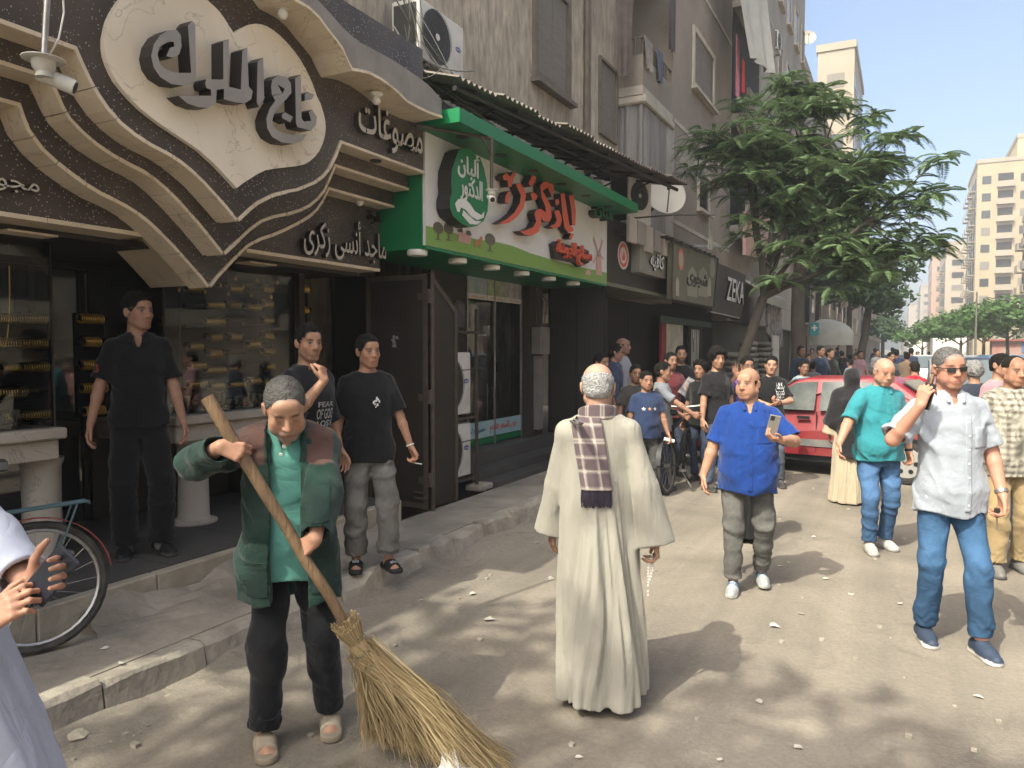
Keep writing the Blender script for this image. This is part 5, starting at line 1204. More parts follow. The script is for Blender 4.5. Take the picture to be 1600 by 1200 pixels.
b1 = bicycle('old red bicycle leaning by the shop step behind the pale blue robe', mat('bike_red',(.28,.055,.045),rough=.5,dirt=(.2,.12,.09),dscale=6), mat('saddle_black',(.03,.03,.03),rough=.6,dirt=(.10,.09,.08),dscale=8), rack=mat('rack_teal',(.045,.085,.095),rough=.6))
# rear wheel (towards the picture's right) stands at photo (100,1000) on the pavement
rw = G(62,1022,.172); a1 = YAW+R(222); dirx = Vector((math.cos(a1),math.sin(a1),0)); org = rw+dirx*.52
b1.location = (org.x,org.y,.172+.026); b1.rotation_euler = (R(5),0,a1)
b2 = bicycle('black bicycle standing among the boys on the pavement edge', mat('bike_black',(.02,.02,.02),rough=.5), mat('saddle_dark',(.025,.025,.025),rough=.6))
pb = G(1062,762,0); a2 = YAW+R(62); b2.location = (pb.x,pb.y,.021); b2.rotation_euler = (R(-3),0,a2)
# ------------------------------------------------------------------ stacked sacks and crates by the far shops
sm_ = None
vs = []; fs = []; n = 10
for i in range(n+1):
    t = -1+2*i/n; w = (1-abs(t)**4)**.5 if abs(t) < 1 else 0.02
    for k in range(10):
        a = 2*math.pi*k/10; vs.append((.40*t, .24*w*abs(math.cos(a))**.6*(1 if math.cos(a) > 0 else -1), .085*max(w,.05)*abs(math.sin(a))**.7*(1 if math.sin(a) > 0 else -1)))
for i in range(n):
    for k in range(10): fs.append((i*10+k,i*10+(k+1)%10,(i+1)*10+(k+1)%10,(i+1)*10+k))
sack = MB().add(vs,fs).mesh('sack', M_SACK, True)
names = ['left','middle','right']
for col,(px,nn) in enumerate(((1153,7),(1176,9),(1197,9))):
    c = PX(px,600,-3.6); 
    for k in range(nn+3):
        o = link('sack', sack, None, (-3.7+random.uniform(-.03,.03), c.y+random.uniform(-.04,.04), .09+.172+k*.152), (0,0,R(90)+random.uniform(-.12,.12)), (1,1,1))
        tag(o, 'filled grey sack in the stacks under the tree', 'sack', 'stacked grey sacks')
# ------------------------------------------------------------------ street clutter on the left further on
ub = empty('dome_awning',(0,0,0),0,'dusty round canvas awning over the far pavement','awning')
c = O+ray(1285,525)*25; vs = []; fs = []
for i in range(7):
    for k in range(15):
        a = R(-20)+R(200)*k/14; t = i/6; rr = 1.05*math.sin(t*math.pi/2); vs.append((c.x+rr*math.sin(a)*.9, c.y-rr*math.cos(a)*.7, c.z+.55*math.cos(t*math.pi/2)+.06*(k%2)*(i==6)*-1))
for i in range(6):
    for k in range(14): a = i*15+k; fs.append((a,a+1,a+16,a+15))
vs += [(c.x+1.05*math.sin(R(-20)+R(200)*k/14)*.9, c.y-1.05*math.cos(R(-20)+R(200)*k/14)*.7, c.z-.30) for k in range(15)]
for k in range(14): fs.append((90+k,91+k,106+k,105+k))
o = MB().add(vs,fs).build('canvas', M_CANVAS, ub, smooth=True); o.modifiers.new('t','SOLIDIFY').thickness = .012
for dx in (-.8,.8): MB().tube([(c.x+dx*.6,c.y,c.z),(c.x+dx*.6,c.y+.2,0.17)],.02,6).build('post', M_STEELEDGE, ub)
ps = empty('pharmacy_sign',(0,0,0),0,'small teal pharmacy sign with a white cross','sign'); c = O+ray(1272,514)*24
Mx = Matrix.Translation(c) @ Matrix.Rotation(YAW,4,'Z')
MB().box((-.14,-.03,-.20),(.14,.03,.20),Mx).build('panel', mat('sign_teal',(.05,.27,.29),rough=.5), ps); MB().box((-.09,-.034,.01),(.09,-.031,.06),Mx).box((-.025,-.038,-.06),(.025,-.035,.13),Mx).build('cross', M_SIGNWHITE, ps)
MB().tube([Mx@Vector((-.14,0,.2)),Mx@Vector((-.7,.1,.2))],.015,6).build('arm', M_STEELEDGE, ps)
sp_ = empty('striped_awning',(0,0,0),0,'pale shop awning behind the tree trunk','awning'); c0 = PX(1185,440,-3.6); 
MB().prism([(-4.45,c0.y-.4,c0.z+.35),(-4.45,c0.y+4.5,c0.z+.35),(-3.3,c0.y+4.5,c0.z-.35),(-3.3,c0.y-.4,c0.z-.35)],(0,0,-.03)).build('canvas', M_CANVAS, sp_); MB().box((-3.31,c0.y-.4,c0.z-.62),(-3.29,c0.y+4.5,c0.z-.36)).build('valance', M_CANVAS, sp_)
tag(plate([(1198,455),(1206,450),(1220,470),(1224,540),(1212,548),(1200,520)], -3.55, .06, mat('poster_board',(.42,.38,.34),rough=.7,col2=(.12,.10,.10),scale=6,amt=.8), 'shop_banner', None),'tall printed banner board beside the tree trunk','banner')
wg = empty('wire_display_rack',(0,0,0),0,'white wire display rack beside the stacked sacks','rack'); c0 = PX(1212,590,-3.45); g = MB()
for k in range(9): g.box((-3.45,c0.y-.45,.2+k*.23),(-3.43,c0.y+.45,.215+k*.23))
for k in range(6): g.box((-3.455,c0.y-.45+k*.18,.18),(-3.425,c0.y-.44+k*.18,2.2))
g.build('grid', M_WHITEPLASTIC, wg); MB().box((-3.52,c0.y-.46,.17),(-3.47,c0.y+.46,2.2)).build('back', M_SIGNWHITE, wg)
# ------------------------------------------------------------------ vehicles far off and at the right edge
def van(loc, rz, L, W, H, mt, label, box=True, cat='truck'):
    e = empty('box_truck' if box else 'parked_car', loc, rz, label, cat); g = mat('far_glass',(.10,.12,.13),rough=.2)
    if box:
        MB().box((-W/2,-L/2,.55),(W/2,L*.22,H)).build('cargo_box', mt, e, bevel=.03); MB().box((-W/2+.1,L*.23,.45),(W/2-.1,L/2,H*.72)).build('cab', M_WHITEPLASTIC, e, bevel=.1); MB().box((-W/2+.2,L/2-.04,H*.45),(W/2-.2,L/2+.012,H*.66)).build('windscreen', g, e)
        MB().box((-W/2+.04,-L/2-.02,.62),(-.02,-L/2-.004,H-.08)).build('rear_door', mt, e); MB().box((.02,-L/2-.02,.62),(W/2-.04,-L/2-.004,H-.08)).build('rear_door', mt, e)
    else:
        pr = [(-L/2,.35),(-L/2-.02,.75),(-L*.46,.88),(-L*.38,.92),(-L*.24,H),(L*.12,H),(L*.26,.92),(L*.46,.80),(L/2,.6),(L/2,.35)]
        MB().prism([Vector((-W/2,y_,z_)) for y_,z_ in pr],(W,0,0)).build('body', mt, e, bevel=.06)
        for s_ in (-1,1): MB().prism([Vector((s_*(W/2+.004),y_,z_)) for y_,z_ in ((-L*.34,.94),(-L*.23,H-.07),(L*.11,H-.07),(L*.22,.94))],(-s_*.02,0,0)).build('side_window', g, e)
        MB().prism([Vector((-W*.42,-L*.385,.95)),Vector((W*.42,-L*.385,.95)),Vector((W*.40,-L*.25,H-.04)),Vector((-W*.40,-L*.25,H-.04))],(0,-.03,.012)).build('rear_screen', g, e)
        for s_ in (-1,1): MB().box((s_*W*.40-.12,-L/2-.035,.62),(s_*W*.40+.12,-L/2+.0,.78)).build('tail_light', M_RED, e)
    for x in (-1,1):
        for y_ in (-L*.32,L*.32): MB().lathe([(.31,-.1),(.31,.1)],(x*(W/2-.1),y_,.31),18,Matrix.Rotation(R(90),3,'Y')).build('wheel', M_RUBBER, e, smooth=True)
    return e
def at_d(px, d): q = O+ray(px,545)*d; return (q.x,q.y,0)
van(at_d(1427,78), 0, 6, 2.2, 2.9, M_SIGNWHITE, 'white box truck far down the middle of the avenue')
van(at_d(1477,60), .05, 6, 2.2, 2.6, M_SIGNWHITE, 'white box truck in front of the avenue trees')
M_NAVY = mat('navy_paint',(.02,.03,.06),rough=.3,coat=.4); M_SILV = mat('silver_paint',(.42,.43,.43),rough=.35,metal=.3); M_BLUEP = mat('steel_blue_paint',(.10,.16,.24),rough=.35,coat=.3)
van(at_d(1545,15.5), R(-4), 4.2, 1.75, 1.62, M_NAVY, 'dark navy car standing behind the checked shirt man', False, 'car')
van(at_d(1600,17.5), R(4), 4.3, 1.75, 1.66, M_BLUEP, 'steel blue car at the edge behind the checked shirt man', False, 'car')
van(at_d(1500,24), 0, 4.2, 1.7, 1.5, M_SILV, 'silver car waiting behind the grey haired man', False, 'car')
van(at_d(1448,36), 0, 4.2, 1.7, 1.5, M_SIGNWHITE, 'white car in the traffic before the box trucks', False, 'car')
van(at_d(1530,34), 0, 4.2, 1.7, 1.5, M_SILV, 'silver car in the traffic under the avenue trees', False, 'car')
van(at_d(1405,44), 0, 4.2, 1.7, 1.45, M_NAVY, 'dark car beyond the crowd on the shaded side', False, 'car')
# kiosk with posters across the avenue, thin street lamp, blue post
kk = empty('avenue_kiosk',(0,0,0),0,'red and cream kiosk under the avenue trees','kiosk'); q = O+ray(1585,530)*62
MB().box((q.x-1.6,q.y-1,0),(q.x+1.6,q.y+1,2.4)).build('wall', mat('kiosk_cream',(.30,.24,.20),rough=.8,col2=(.30,.13,.11),scale=1.2,amt=.7), kk); MB().box((q.x-1.9,q.y-1.4,2.41),(q.x+1.9,q.y+1.2,2.55)).build('roof', mat('kiosk_red',(.22,.06,.05),rough=.7), kk); MB().box((q.x+.4,q.y-1.06,1.5),(q.x+1.5,q.y-1.01,2.3)).build('blue_panel', mat('kiosk_blue',(.06,.14,.28),rough=.6), kk)
ls = empty('street_lamp',(0,0,0),0,'thin grey street lamp post before the avenue trees','street lamp'); q = O+ray(1524,545)*42
MB().tube([(q.x,q.y,0),(q.x,q.y,4.9)],[.07,.04],8).build('pole', M_STEEL, ls); MB().tube([(q.x,q.y,4.85),(q.x-.5,q.y,5.0)],.025,6).build('arm', M_STEEL, ls); MB().box((q.x-.75,q.y-.08,4.97),(q.x-.45,q.y+.08,5.04)).build('lamp_head', M_STEEL, ls)
# ------------------------------------------------------------------ litter on the road
rl = random.Random(9)
def scrap(px, py, s_, z=0., mt=M_PAPER, name='paper_scrap', label='torn pale paper scrap lying on the dusty road', grp='paper scraps on the road', hgt=.5):
    p = G(px,py,z); n = rl.randint(5,7); vs = [(p.x,p.y,z+.006+s_*hgt*rl.random())]
    for k in range(n):
        a = 2*math.pi*k/n+rl.uniform(-.3,.3); rr = s_*.85*rl.uniform(.4,1.2); vs.append((p.x+rr*math.cos(a),p.y+rr*math.sin(a),z+.006+s_*.3*rl.random()))
    o = MB().add(vs,[(0,1+k,1+(k+1)%n) for k in range(n)]).build(name, mt); o.modifiers.new('t','SOLIDIFY').thickness = .002
    tag(o, label, 'litter', grp); return o
for px,py,s_ in ((738,930,.045),(765,970,.05),(1210,980,.05),(1185,1098,.03),(1405,945,.03),(1290,905,.03),(1245,1170,.03),(1125,1188,.02),(905,1185,.02),(1330,930,.035),(1530,1090,.03),(860,905,.05),(1220,885,.05),(1270,840,.03),(1250,960,.03)): scrap(px,py,s_)
for px,py,s_ in ((165,1014,.03),(188,1038,.025),(757,768,.02)): scrap(px,py,s_,.172,label='paper scrap lying on the dirty pavement',grp='paper scraps on the pavement')
for k in range(150):
    pass
peb = MB(); 
for k in range(420):
    yy = rl.uniform(1.5,13); xx = rl.choice((KX+abs(rl.gauss(.0,.22))+.02, rl.uniform(-3.2,3.0))); s_ = rl.uniform(.004,.016); peb.cbox((xx,yy,s_*.4),(s_*2*rl.uniform(.6,1.4),s_*2*rl.uniform(.6,1.4),s_*rl.uniform(.8,1.3)),None)
o = peb.build('gravel', M_KERB); tag(o,'loose grit and small stones scattered over the road',kind='stuff')
stn = MB().lathe([(.03,0),(.075,.01),(.09,.035),(.06,.065),(.02,.075)],(0,0,0),9).mesh('stone',M_STEP)
p = G(112,1152); o = link('stone', stn, None, (p.x,p.y,.0), None, (1.0,.7,.55)); tag(o,'flat pale stone lying beside the pale blue robe','stone')
# white rag caught at the broom's tip
p = G(716,1200); p = p-Vector(_cf).normalized()*.05; vs = []; fs = []
for i in range(9):
    for j in range(6): u,v = i/8,j/5; vs.append((p.x+.16*(u-.5)+.02*math.sin(v*7),p.y+.13*(v-.5)+.02*math.sin(u*8),.008+.17*math.exp(-((u-.3)**2+(v-.6)**2)*9)+.02*abs(math.sin(u*9+v*7))))
for i in range(8):
    for j in range(5): k = i*6+j; fs.append((k,k+1,k+7,k+6))
o = MB().add(vs,fs).build('white_rag', mat('rag',(.62,.60,.57),rough=.95,col2=(.45,.42,.38),scale=12), smooth=True); o.modifiers.new('t','SOLIDIFY').thickness = .004; tag(o,'crumpled white plastic bag caught at the broom tip','bag')
# ------------------------------------------------------------------ people: grown from blended limb volumes
f32 = np.float32
def vec(p): return np.array(p, f32)
def nrm(v):
    v = np.array(v, float); return v/max(1e-9, np.linalg.norm(v))
class Vol:
    BIG = .05
    def __init__(s, lo, hi, vox):
        s.lo = np.array(lo, float); s.vox = vox
        n = [int(math.ceil((hi[i]-lo[i])/vox))+1 for i in range(3)]
        s.D = np.full(n, s.BIG, f32)
        s.ax = [(s.lo[i] + vox*np.arange(n[i])).astype(f32) for i in range(3)]
    def win(s, lo, hi):
        sl = []
        for i in range(3):
            a = int(max(0, math.floor((lo[i]-s.lo[i])/s.vox))); b = int(min(s.D.shape[i], math.ceil((hi[i]-s.lo[i])/s.vox)+1))
            if b <= a: return None, None
            sl.append(slice(a, b))
        return tuple(sl), (s.ax[0][sl[0]][:,None,None], s.ax[1][sl[1]][None,:,None], s.ax[2][sl[2]][None,None,:])
    def add(s, prim, k=.02, grow=0.):
        fn, lo, hi = prim; m = .035 + grow + k
        sl, P = s.win(np.array(lo)-m, np.array(hi)+m)
        if sl is None: return s
        b = fn(*P) - f32(grow); a = s.D[sl]
        if k > 0:
            h = np.maximum(k-np.abs(a-b), 0)/k; s.D[sl] = np.minimum(a, b) - h*h*(k*.25)
        else: s.D[sl] = np.minimum(a, b)
        return s
    def sub(s, prim, k=.006, grow=0.):
        fn, lo, hi = prim; m = .035 + grow + k
        sl, P = s.win(np.array(lo)-m, np.array(hi)+m)
        if sl is None: return s
        b = f32(grow) - fn(*P); a = s.D[sl]
        h = np.maximum(k-np.abs(a-b), 0)/k; s.D[sl] = np.maximum(a, b) + h*h*(k*.25)
        return s
    def clip(s, fn):
        _, P = s.win(s.lo-1, s.lo+10); s.D = np.maximum(s.D, np.broadcast_to(fn(*P), s.D.shape).astype(f32)); return s
    def merge(s, o, k):
        i0 = np.round((o.lo-s.lo)/s.vox).astype(int); sl = tuple(slice(i0[i], i0[i]+o.D.shape[i]) for i in range(3))
        a, b = s.D[sl], o.D; h = np.maximum(k-np.abs(a-b), 0)/k; s.D[sl] = np.minimum(a, b)-h*h*f32(k*.25); return s
    def disp(s, fn, lo=None, hi=None):
        sl, P = s.win(s.lo-1 if lo is None else lo, s.lo+10 if hi is None else hi)
        if sl is None: return s
        a = s.D[sl]; fall = np.clip(1-(np.abs(a)/f32(.042))**2, 0, 1)
        s.D[sl] = a + fn(*P)*fall; return s
    def mesh(s, adapt=0.):
        D = np.clip(s.D, -s.BIG, s.BIG); D[[0,-1],:,:] = s.BIG; D[:,[0,-1],:] = s.BIG; D[:,:,[0,-1]] = s.BIG
        g = openvdb.FloatGrid(s.BIG); g.copyFromArray(np.ascontiguousarray(D))
        p, t, q = g.convertToPolygons(0.0, adapt)
        return p*s.vox + s.lo, t, q
def rc(a, b, ra, rb, fl=None):
    a = np.array(a, float); b = np.array(b, float); ab = b-a; L2 = max(1e-9, float(ab@ab)); r = max(ra, rb)
    def fn(x, y, z):
        px, py, pz = x-f32(a[0]), y-f32(a[1]), z-f32(a[2])
        t = np.clip((px*f32(ab[0])+py*f32(ab[1])+pz*f32(ab[2]))/f32(L2), 0, 1)
        return np.sqrt((px-t*f32(ab[0]))**2+(py-t*f32(ab[1]))**2+(pz-t*f32(ab[2]))**2) - (f32(ra)+t*f32(rb-ra))
    return fn, np.minimum(a,b)-r, np.maximum(a,b)+r
def ell(c, r, M=None, o=None, sc=1.0):
    """ellipsoid at c (in frame M,o scaled sc when given)"""
    c = np.array(c, float)*sc; r = np.array(r, float)*sc
    cw = c if M is None else np.array(o)+np.array(M)@c
    def fn(x, y, z):
        px, py, pz = x-f32(cw[0]), y-f32(cw[1]), z-f32(cw[2])
        if M is not None:
            px, py, pz = [px*f32(M[0][i])+py*f32(M[1][i])+pz*f32(M[2][i]) for i in range(3)]
        k0 = np.sqrt((px/f32(r[0]))**2+(py/f32(r[1]))**2+(pz/f32(r[2]))**2)
        k1 = np.sqrt((px/f32(r[0]**2))**2+(py/f32(r[1]**2))**2+(pz/f32(r[2]**2))**2)+1e-6
        return k0*(k0-1)/k1
    m = float(max(r)); return fn, cw-m, cw+m
def loft(tab, grow=0., pw=2.3, cen=None):
    """tab rows: z, half width, half depth, cx, cy ; closed at both ends by z"""
    T = np.array(tab, float); z0, z1 = T[0,0], T[-1,0]
    def fn(x, y, z):
        zz = z.ravel().astype(float)
        a, b, cx, cy = [np.interp(zz, T[:,0], T[:,i]).astype(f32)[None,None,:] for i in (1,2,3,4)]
        a = a+f32(grow); b = b+f32(grow)
        u = np.abs((x-cx)/a); v = np.abs((y-cy)/b)
        q = (u**pw+v**pw)**f32(1/pw)
        d = (q-1)*np.minimum(a, b)
        return np.maximum(d, np.maximum(f32(z0)-z, z-f32(z1)))
    m = float(max(T[:,1].max(), T[:,2].max()))+.05
    return fn, np.array([T[:,3].min()-m, T[:,4].min()-m, z0]), np.array([T[:,3].max()+m, T[:,4].max()+m, z1])
def bx(c, half, M=None, rad=.004):
    c = np.array(c, float); half = np.array(half, float); A = np.eye(3) if M is None else np.array(M)
    def fn(x, y, z):
        p = [x-f32(c[0]), y-f32(c[1]), z-f32(c[2])]
        q = [np.abs(p[0]*f32(A[0][i])+p[1]*f32(A[1][i])+p[2]*f32(A[2][i]))-f32(half[i]-rad) for i in range(3)]
        o = np.sqrt(np.maximum(q[0],0)**2+np.maximum(q[1],0)**2+np.maximum(q[2],0)**2)
        return o+np.minimum(np.maximum(q[0],np.maximum(q[1],q[2])),0)-f32(rad)
    m = float(np.linalg.norm(half)); return fn, c-m, c+m
def folds(seed, amp, fr, dirs=((.75,.2,.6),(-.6,.3,.75),(.15,.9,.5))):
    """soft creases: warped ridges that come and go in patches"""
    rs = np.random.RandomState(seed); ph = rs.uniform(0, 6.28, 12); js = rs.uniform(-.3, .3, (3,3))
    D = [nrm(np.array(d)+j) for d, j in zip(dirs, js)]
    def fn(x, y, z):
        o = 0
        for i, d in enumerate(D):
            f = fr*(.55+.33*i); e = D[(i+1)%3]; g = D[(i+2)%3]
            ed = f32(e[0])*x+f32(e[1])*y+f32(e[2])*z; gd = f32(g[0])*x+f32(g[1])*y+f32(g[2])*z
            w = np.sin(f32(f*.41)*ed+f32(ph[i+3]))+.6*np.sin(f32(f*.73)*gd+f32(ph[i+6]))
            t = np.sin(f32(f)*(f32(d[0])*x+f32(d[1])*y+f32(d[2])*z)+f32(1.9)*w+f32(ph[i]))
            mk = np.clip(.45+.75*np.sin(f32(f*.33)*gd+f32(f*.21)*ed+f32(ph[i+9])), 0, 1)
            o = o - np.exp(-f32(2.6)*(t-1)**2)*mk*f32(amp*1.5/(1+.25*i))
        return o+f32(amp*.5)
    return fn
def ik(a, t, l1, l2, pole):
    a, t, pole = [np.array(v, float) for v in (a, t, pole)]
    d = t-a; L = np.linalg.norm(d)
    if L > (l1+l2)*.999: t = a+d*((l1+l2)*.999/L); d = t-a; L = np.linalg.norm(d)
    n = d/L; x = (l1*l1-l2*l2+L*L)/(2*L); h = math.sqrt(max(0, l1*l1-x*x))
    p = pole-n*(pole@n); p = p/max(1e-9, np.linalg.norm(p))
    return a+n*x+p*h, t
def rot3(yaw=0, pitch=0, roll=0):
    """yaw + turns to the figure's left, pitch + looks down, roll + tips to its right"""
    return np.array(Matrix.Rotation(R(yaw),3,'Z') @ Matrix.Rotation(R(-pitch),3,'X') @ Matrix.Rotation(R(roll),3,'Y'))

CURL = dict(relax=(22,28,18), straight=(6,8,5), grip=(58,82,45), fist=(75,95,60), hold=(38,48,30), pinch=(48,55,30))
def hand(vol, w, fd, pn, side, sc, curl='relax', thumb='side', k=.005):
    """w wrist, fd finger direction, pn palm normal; side +1 right hand, -1 left"""
    fd = nrm(fd); pn = np.array(pn, float); pn = nrm(pn-fd*(pn@fd))
    th = np.cross(fd, pn)*side
    th = nrm(th)          # thumb side
    c = CURL[curl] if isinstance(curl, str) else curl
    L = .082*sc
    kn = []
    for i, (u, ll) in enumerate(((.031,.98),(.0105,1.03),(-.0105,.99),(-.030,.90))):
        p = w + fd*L*ll + th*u*sc; kn.append(p)
        vol.add(rc(w+fd*.012*sc+th*u*.62*sc, p, .0145*sc, .0105*sc), k=.012)
    LEN = ((.043,.026,.021),(.048,.030,.022),(.044,.028,.021),(.034,.021,.019))
    for i in range(4):
        p = kn[i]; ang = 0; spread = th*(.10,.02,-.05,-.13)[i]
        for j in range(3):
            ang += R(c[j]*(1+.06*i))
            d = nrm(fd*math.cos(ang)+pn*math.sin(ang)+spread*math.cos(ang))
            q = p+d*LEN[i][j]*sc
            ra = (.0093,.0084,.0076,.0064)[j]*sc*(1 if i < 3 else .88); rb = (.0093,.0084,.0076,.0066)[j+1]*sc*(1 if i < 3 else .88)
            vol.add(rc(p, q, ra, rb), k=k if j else .009); p = q
    # thumb leaves the side of the palm near its base
    b0 = w+fd*.022*sc+th*.022*sc+pn*.008*sc
    if thumb == 'wrap': dirs = (th*.55+fd*.6+pn*.55, fd*.55+pn*.8-th*.25, fd*.35+pn*.45-th*.85)
    elif thumb == 'up': dirs = (th*.8+fd*.55+pn*.2, th*.65+fd*.75, th*.45+fd*.9)
    else: dirs = (th*.62+fd*.75+pn*.28, th*.30+fd*.95+pn*.22, th*.12+fd*.95+pn*.30)
    p = b0
    for j, (d, l) in enumerate(zip(dirs, (.042,.034,.026))):
        q = p+nrm(d)*l*sc
        vol.add(rc(p, q, (.0165,.0112,.0100)[j]*sc, (.0112,.0100,.0082)[j]*sc), k=.010 if j == 0 else .004); p = q

def head_prims(vol, M, o, s, face):
    E = lambda c, r: ell(c, r, M, o, s)
    W = lambda c: np.array(o)+np.array(M)@(np.array(c, float)*s)
    jw = face.get('jaw', 1.0); ck = face.get('cheek', 1.0); ns = face.get('nose', 1.0); fat = face.get('fat', 0.)
    vol.add(E((0,-.014,.034), (.0765,.0985,.0840)), k=.01)
    vol.add(E((0,.030,-.012), (.0660,.0640,.0800)), k=.02)
    vol.add(E((0,.030,-.055), (.0500*jw+fat*.010,.0570,.0600)), k=.025)
    vol.add(E((0,.066,-.098), (.0235*jw,.0190,.0170)), k=.022)
    for sx in (-1,1):
        vol.add(rc(W((sx*(.052*jw+fat*.006),.000,-.055)), W((sx*.022*jw,.062,-.097)), .016*s+fat*.006, .013*s), k=.022)
        vol.add(E((sx*.041*ck,.062,-.024), (.0200*ck,.0180,.0180)), k=.018)
        if fat: vol.add(E((sx*.045,.045,-.055), (.026,.030,.030)), k=.02, grow=fat*.001)
    vol.add(rc(W((-.036,.0805,.021)), W((.036,.0805,.021)), .0100*s, .0100*s), k=.014)
    vol.add(E((0,.072,.050), (.050,.022,.030)), k=.02)
    for sx in (-1,1):
        vol.sub(E((sx*.0315,.1030,.0015), (.0175,.0170,.0115)), k=.012)
        vol.add(E((sx*.0315,.0750,.0005), (.0150,.0130,.0100)), k=.003)
        vol.add(rc(W((sx*.0170,.0875,.0110)), W((sx*.0450,.0800,.0085)), .0042*s, .0040*s), k=.006)   # upper lid
        vol.add(rc(W((sx*.0180,.0855,-.0085)), W((sx*.0430,.0790,-.0078)), .0038*s, .0034*s), k=.006)  # lower lid
    vol.add(rc(W((0,.0850,.020)), W((0,.1060*1,-.026)), .0078*s, .0118*ns*s), k=.012)
    vol.add(E((0,.1090,-.0320), (.0120*ns,.0105,.0095)), k=.008)
    for sx in (-1,1): vol.add(E((sx*.0130*ns,.0955,-.0345), (.0085*ns,.0105,.0080)), k=.006)
    vol.add(E((0,.084,-.066), (.030,.0130,.020)), k=.015)
    vol.add(rc(W((-.019,.0855,-.0640)), W((.019,.0855,-.0640)), .0052*s, .0052*s), k=.005)
    vol.add(E((0,.0945,-.0625), (.0125,.0050,.0048)), k=.005)
    vol.add(rc(W((-.016,.0860,-.0740)), W((.016,.0860,-.0740)), .0062*s, .0062*s), k=.005)
    vol.add(E((0,.0930,-.0745), (.0140,.0055,.0058)), k=.005)
    vol.sub(rc(W((-.022,.0985,-.0688)), W((.022,.0985,-.0688)), .0020*s, .0020*s), k=.004)
    if face.get('open'): vol.sub(E((0,.094,-.071), (.017,.012,.009)), k=.004)
    for sx in (-1,1):
        A = np.array(M)@rot3(sx*18, 0, sx*8)
        c = W((sx*.0790,-.010,-.004))
        vol.add(ell((0,0,0), (.0080*s,.0200*s,.0320*s), A, c), k=.006)
        vol.sub(ell((sx*.0075*s,.004*s,.002*s), (.0045*s,.0105*s,.0190*s), A, c), k=.004)
        vol.add(ell((sx*-.002*s,.006*s,-.024*s), (.0060*s,.0090*s,.0110*s), A, c), k=.005)
def sm(a, b, x): t = np.clip((x-a)/(b-a), 0, 1); return t*t*(3-2*t)
def noise3(P, f, seed=0):
    rs = np.random.RandomState(seed); o = np.zeros(len(P))
    for i in range(4):
        d = rs.normal(size=3); d /= np.linalg.norm(d); o += np.sin(P@d*f*(1+.6*i)+rs.uniform(0,6.28)+1.5*np.sin(P@rs.normal(size=3)*f*.4))/(1+.4*i)
    return o/2.6
def head_color(Q, col, sk):
    """Q vertex positions in head units; sk: skin dict"""
    x, y, z = Q[:,0], Q[:,1], Q[:,2]; ax = np.abs(x)
    def mix(c, m): col[:] = col*(1-m[:,None])+np.array(c)[None]*m[:,None]
    base = np.array(sk['col'])
    front = sm(.03, .06, y)
    # warmer nose, cheeks and ears, eye socket shade painted into the skin colour
    mix(base*np.array([1.05,.86,.80]), .5*front*np.exp(-((ax-.040)**2+(z+.030)**2)/.0006))
    mix(base*np.array([1.04,.84,.78]), .45*np.exp(-((x)**2+(y-.11)**2+(z+.030)**2)/.0005))
    mix(base*.5, .7*front*np.exp(-((ax-.030)**2/.0003+(z+.014)**2/.00006)))
    sc_ = sk.get('scalp')
    if sc_ is not None:
        hl = sk.get('hairline', .060)
        line = hl-np.maximum(0, ax-.035)*.55+(y-.078)*.9
        low = np.where(y > -.012, np.maximum(line, -.030), -.070)
        m = sm(-.008, .010, z-low)*(.85+.15*noise3(Q, 300, 5))*sk.get('scalpamt', .8)
        m = m*np.where((ax > .070) & (np.abs(y+.008) < .03) & (z < .028), 0, 1)
        mix(sc_, np.clip(m, 0, 1))
    bc = sk.get('beardcol', (.05,.04,.035)); b = sk.get('beard', 0.)
    if b:
        jaw = sm(-.035,-.055, z - .55*np.maximum(0, .045-y)*1.0)*sm(-.055,-.02, y)*(1-sm(-.112,-.128,z)*.6)
        lipgap = 1-np.exp(-((x/.022)**2+((z+.069)/.012)**2)**2)
        ch = 1-.75*np.exp(-(((ax-.040)/.020)**2+((z+.040)/.018)**2))
        nz = .75+.25*noise3(Q, 260, 3)
        mix(bc, np.clip(b*jaw*lipgap*ch*nz, 0, 1))
    mu = sk.get('moustache', b)
    if mu: mix(bc, np.clip(mu*front*np.exp(-((ax/.030)**4+((z+.053)/.0065)**2)), 0, 1))
    lip = front*np.exp(-((ax/.0215)**4+((z+.0690)/.0085)**2))
    mix(sk.get('lip', base*np.array([.80,.55,.52])), .75*lip)
    mix(base*.25, .85*front*np.exp(-((ax/.021)**4+((z+.0688)/.0022)**2)))
    brow = front*np.exp(-(((ax-.032)/.0205)**4+((z-.0225+((ax-.034)**2)*6)/.0058)**2))
    mix(sk.get('brow', (.02,.016,.014)), np.clip(1.15*brow*sk.get('browamt', .9), 0, 1))
    eye = front*np.exp(-(((ax-.0315)/.0125)**4+((z-.0010)/.0056)**4))
    if sk.get('closed'): mix(base*.35, .8*front*np.exp(-(((ax-.0315)/.0135)**4+((z+.004)/.0028)**2)))
    else:
        mix((.30,.275,.26), eye*.9)
        gx = sk.get('gaze', 0.)
        mix((.018,.012,.010), front*np.exp(-(((x-np.sign(x)*.0315-gx)/.0068)**4+((z-.0010)/.0056)**4)))
        mix((.02,.015,.013), 1.0*front*np.exp(-(((ax-.0315)/.0150)**4+((z-.0070)/.0030)**2)))
    return col
HAIRC = dict(black=(.012,.010,.009), dark=(.020,.015,.012), grey=(.30,.29,.28), white=(.48,.47,.46), salt=(.16,.15,.145))
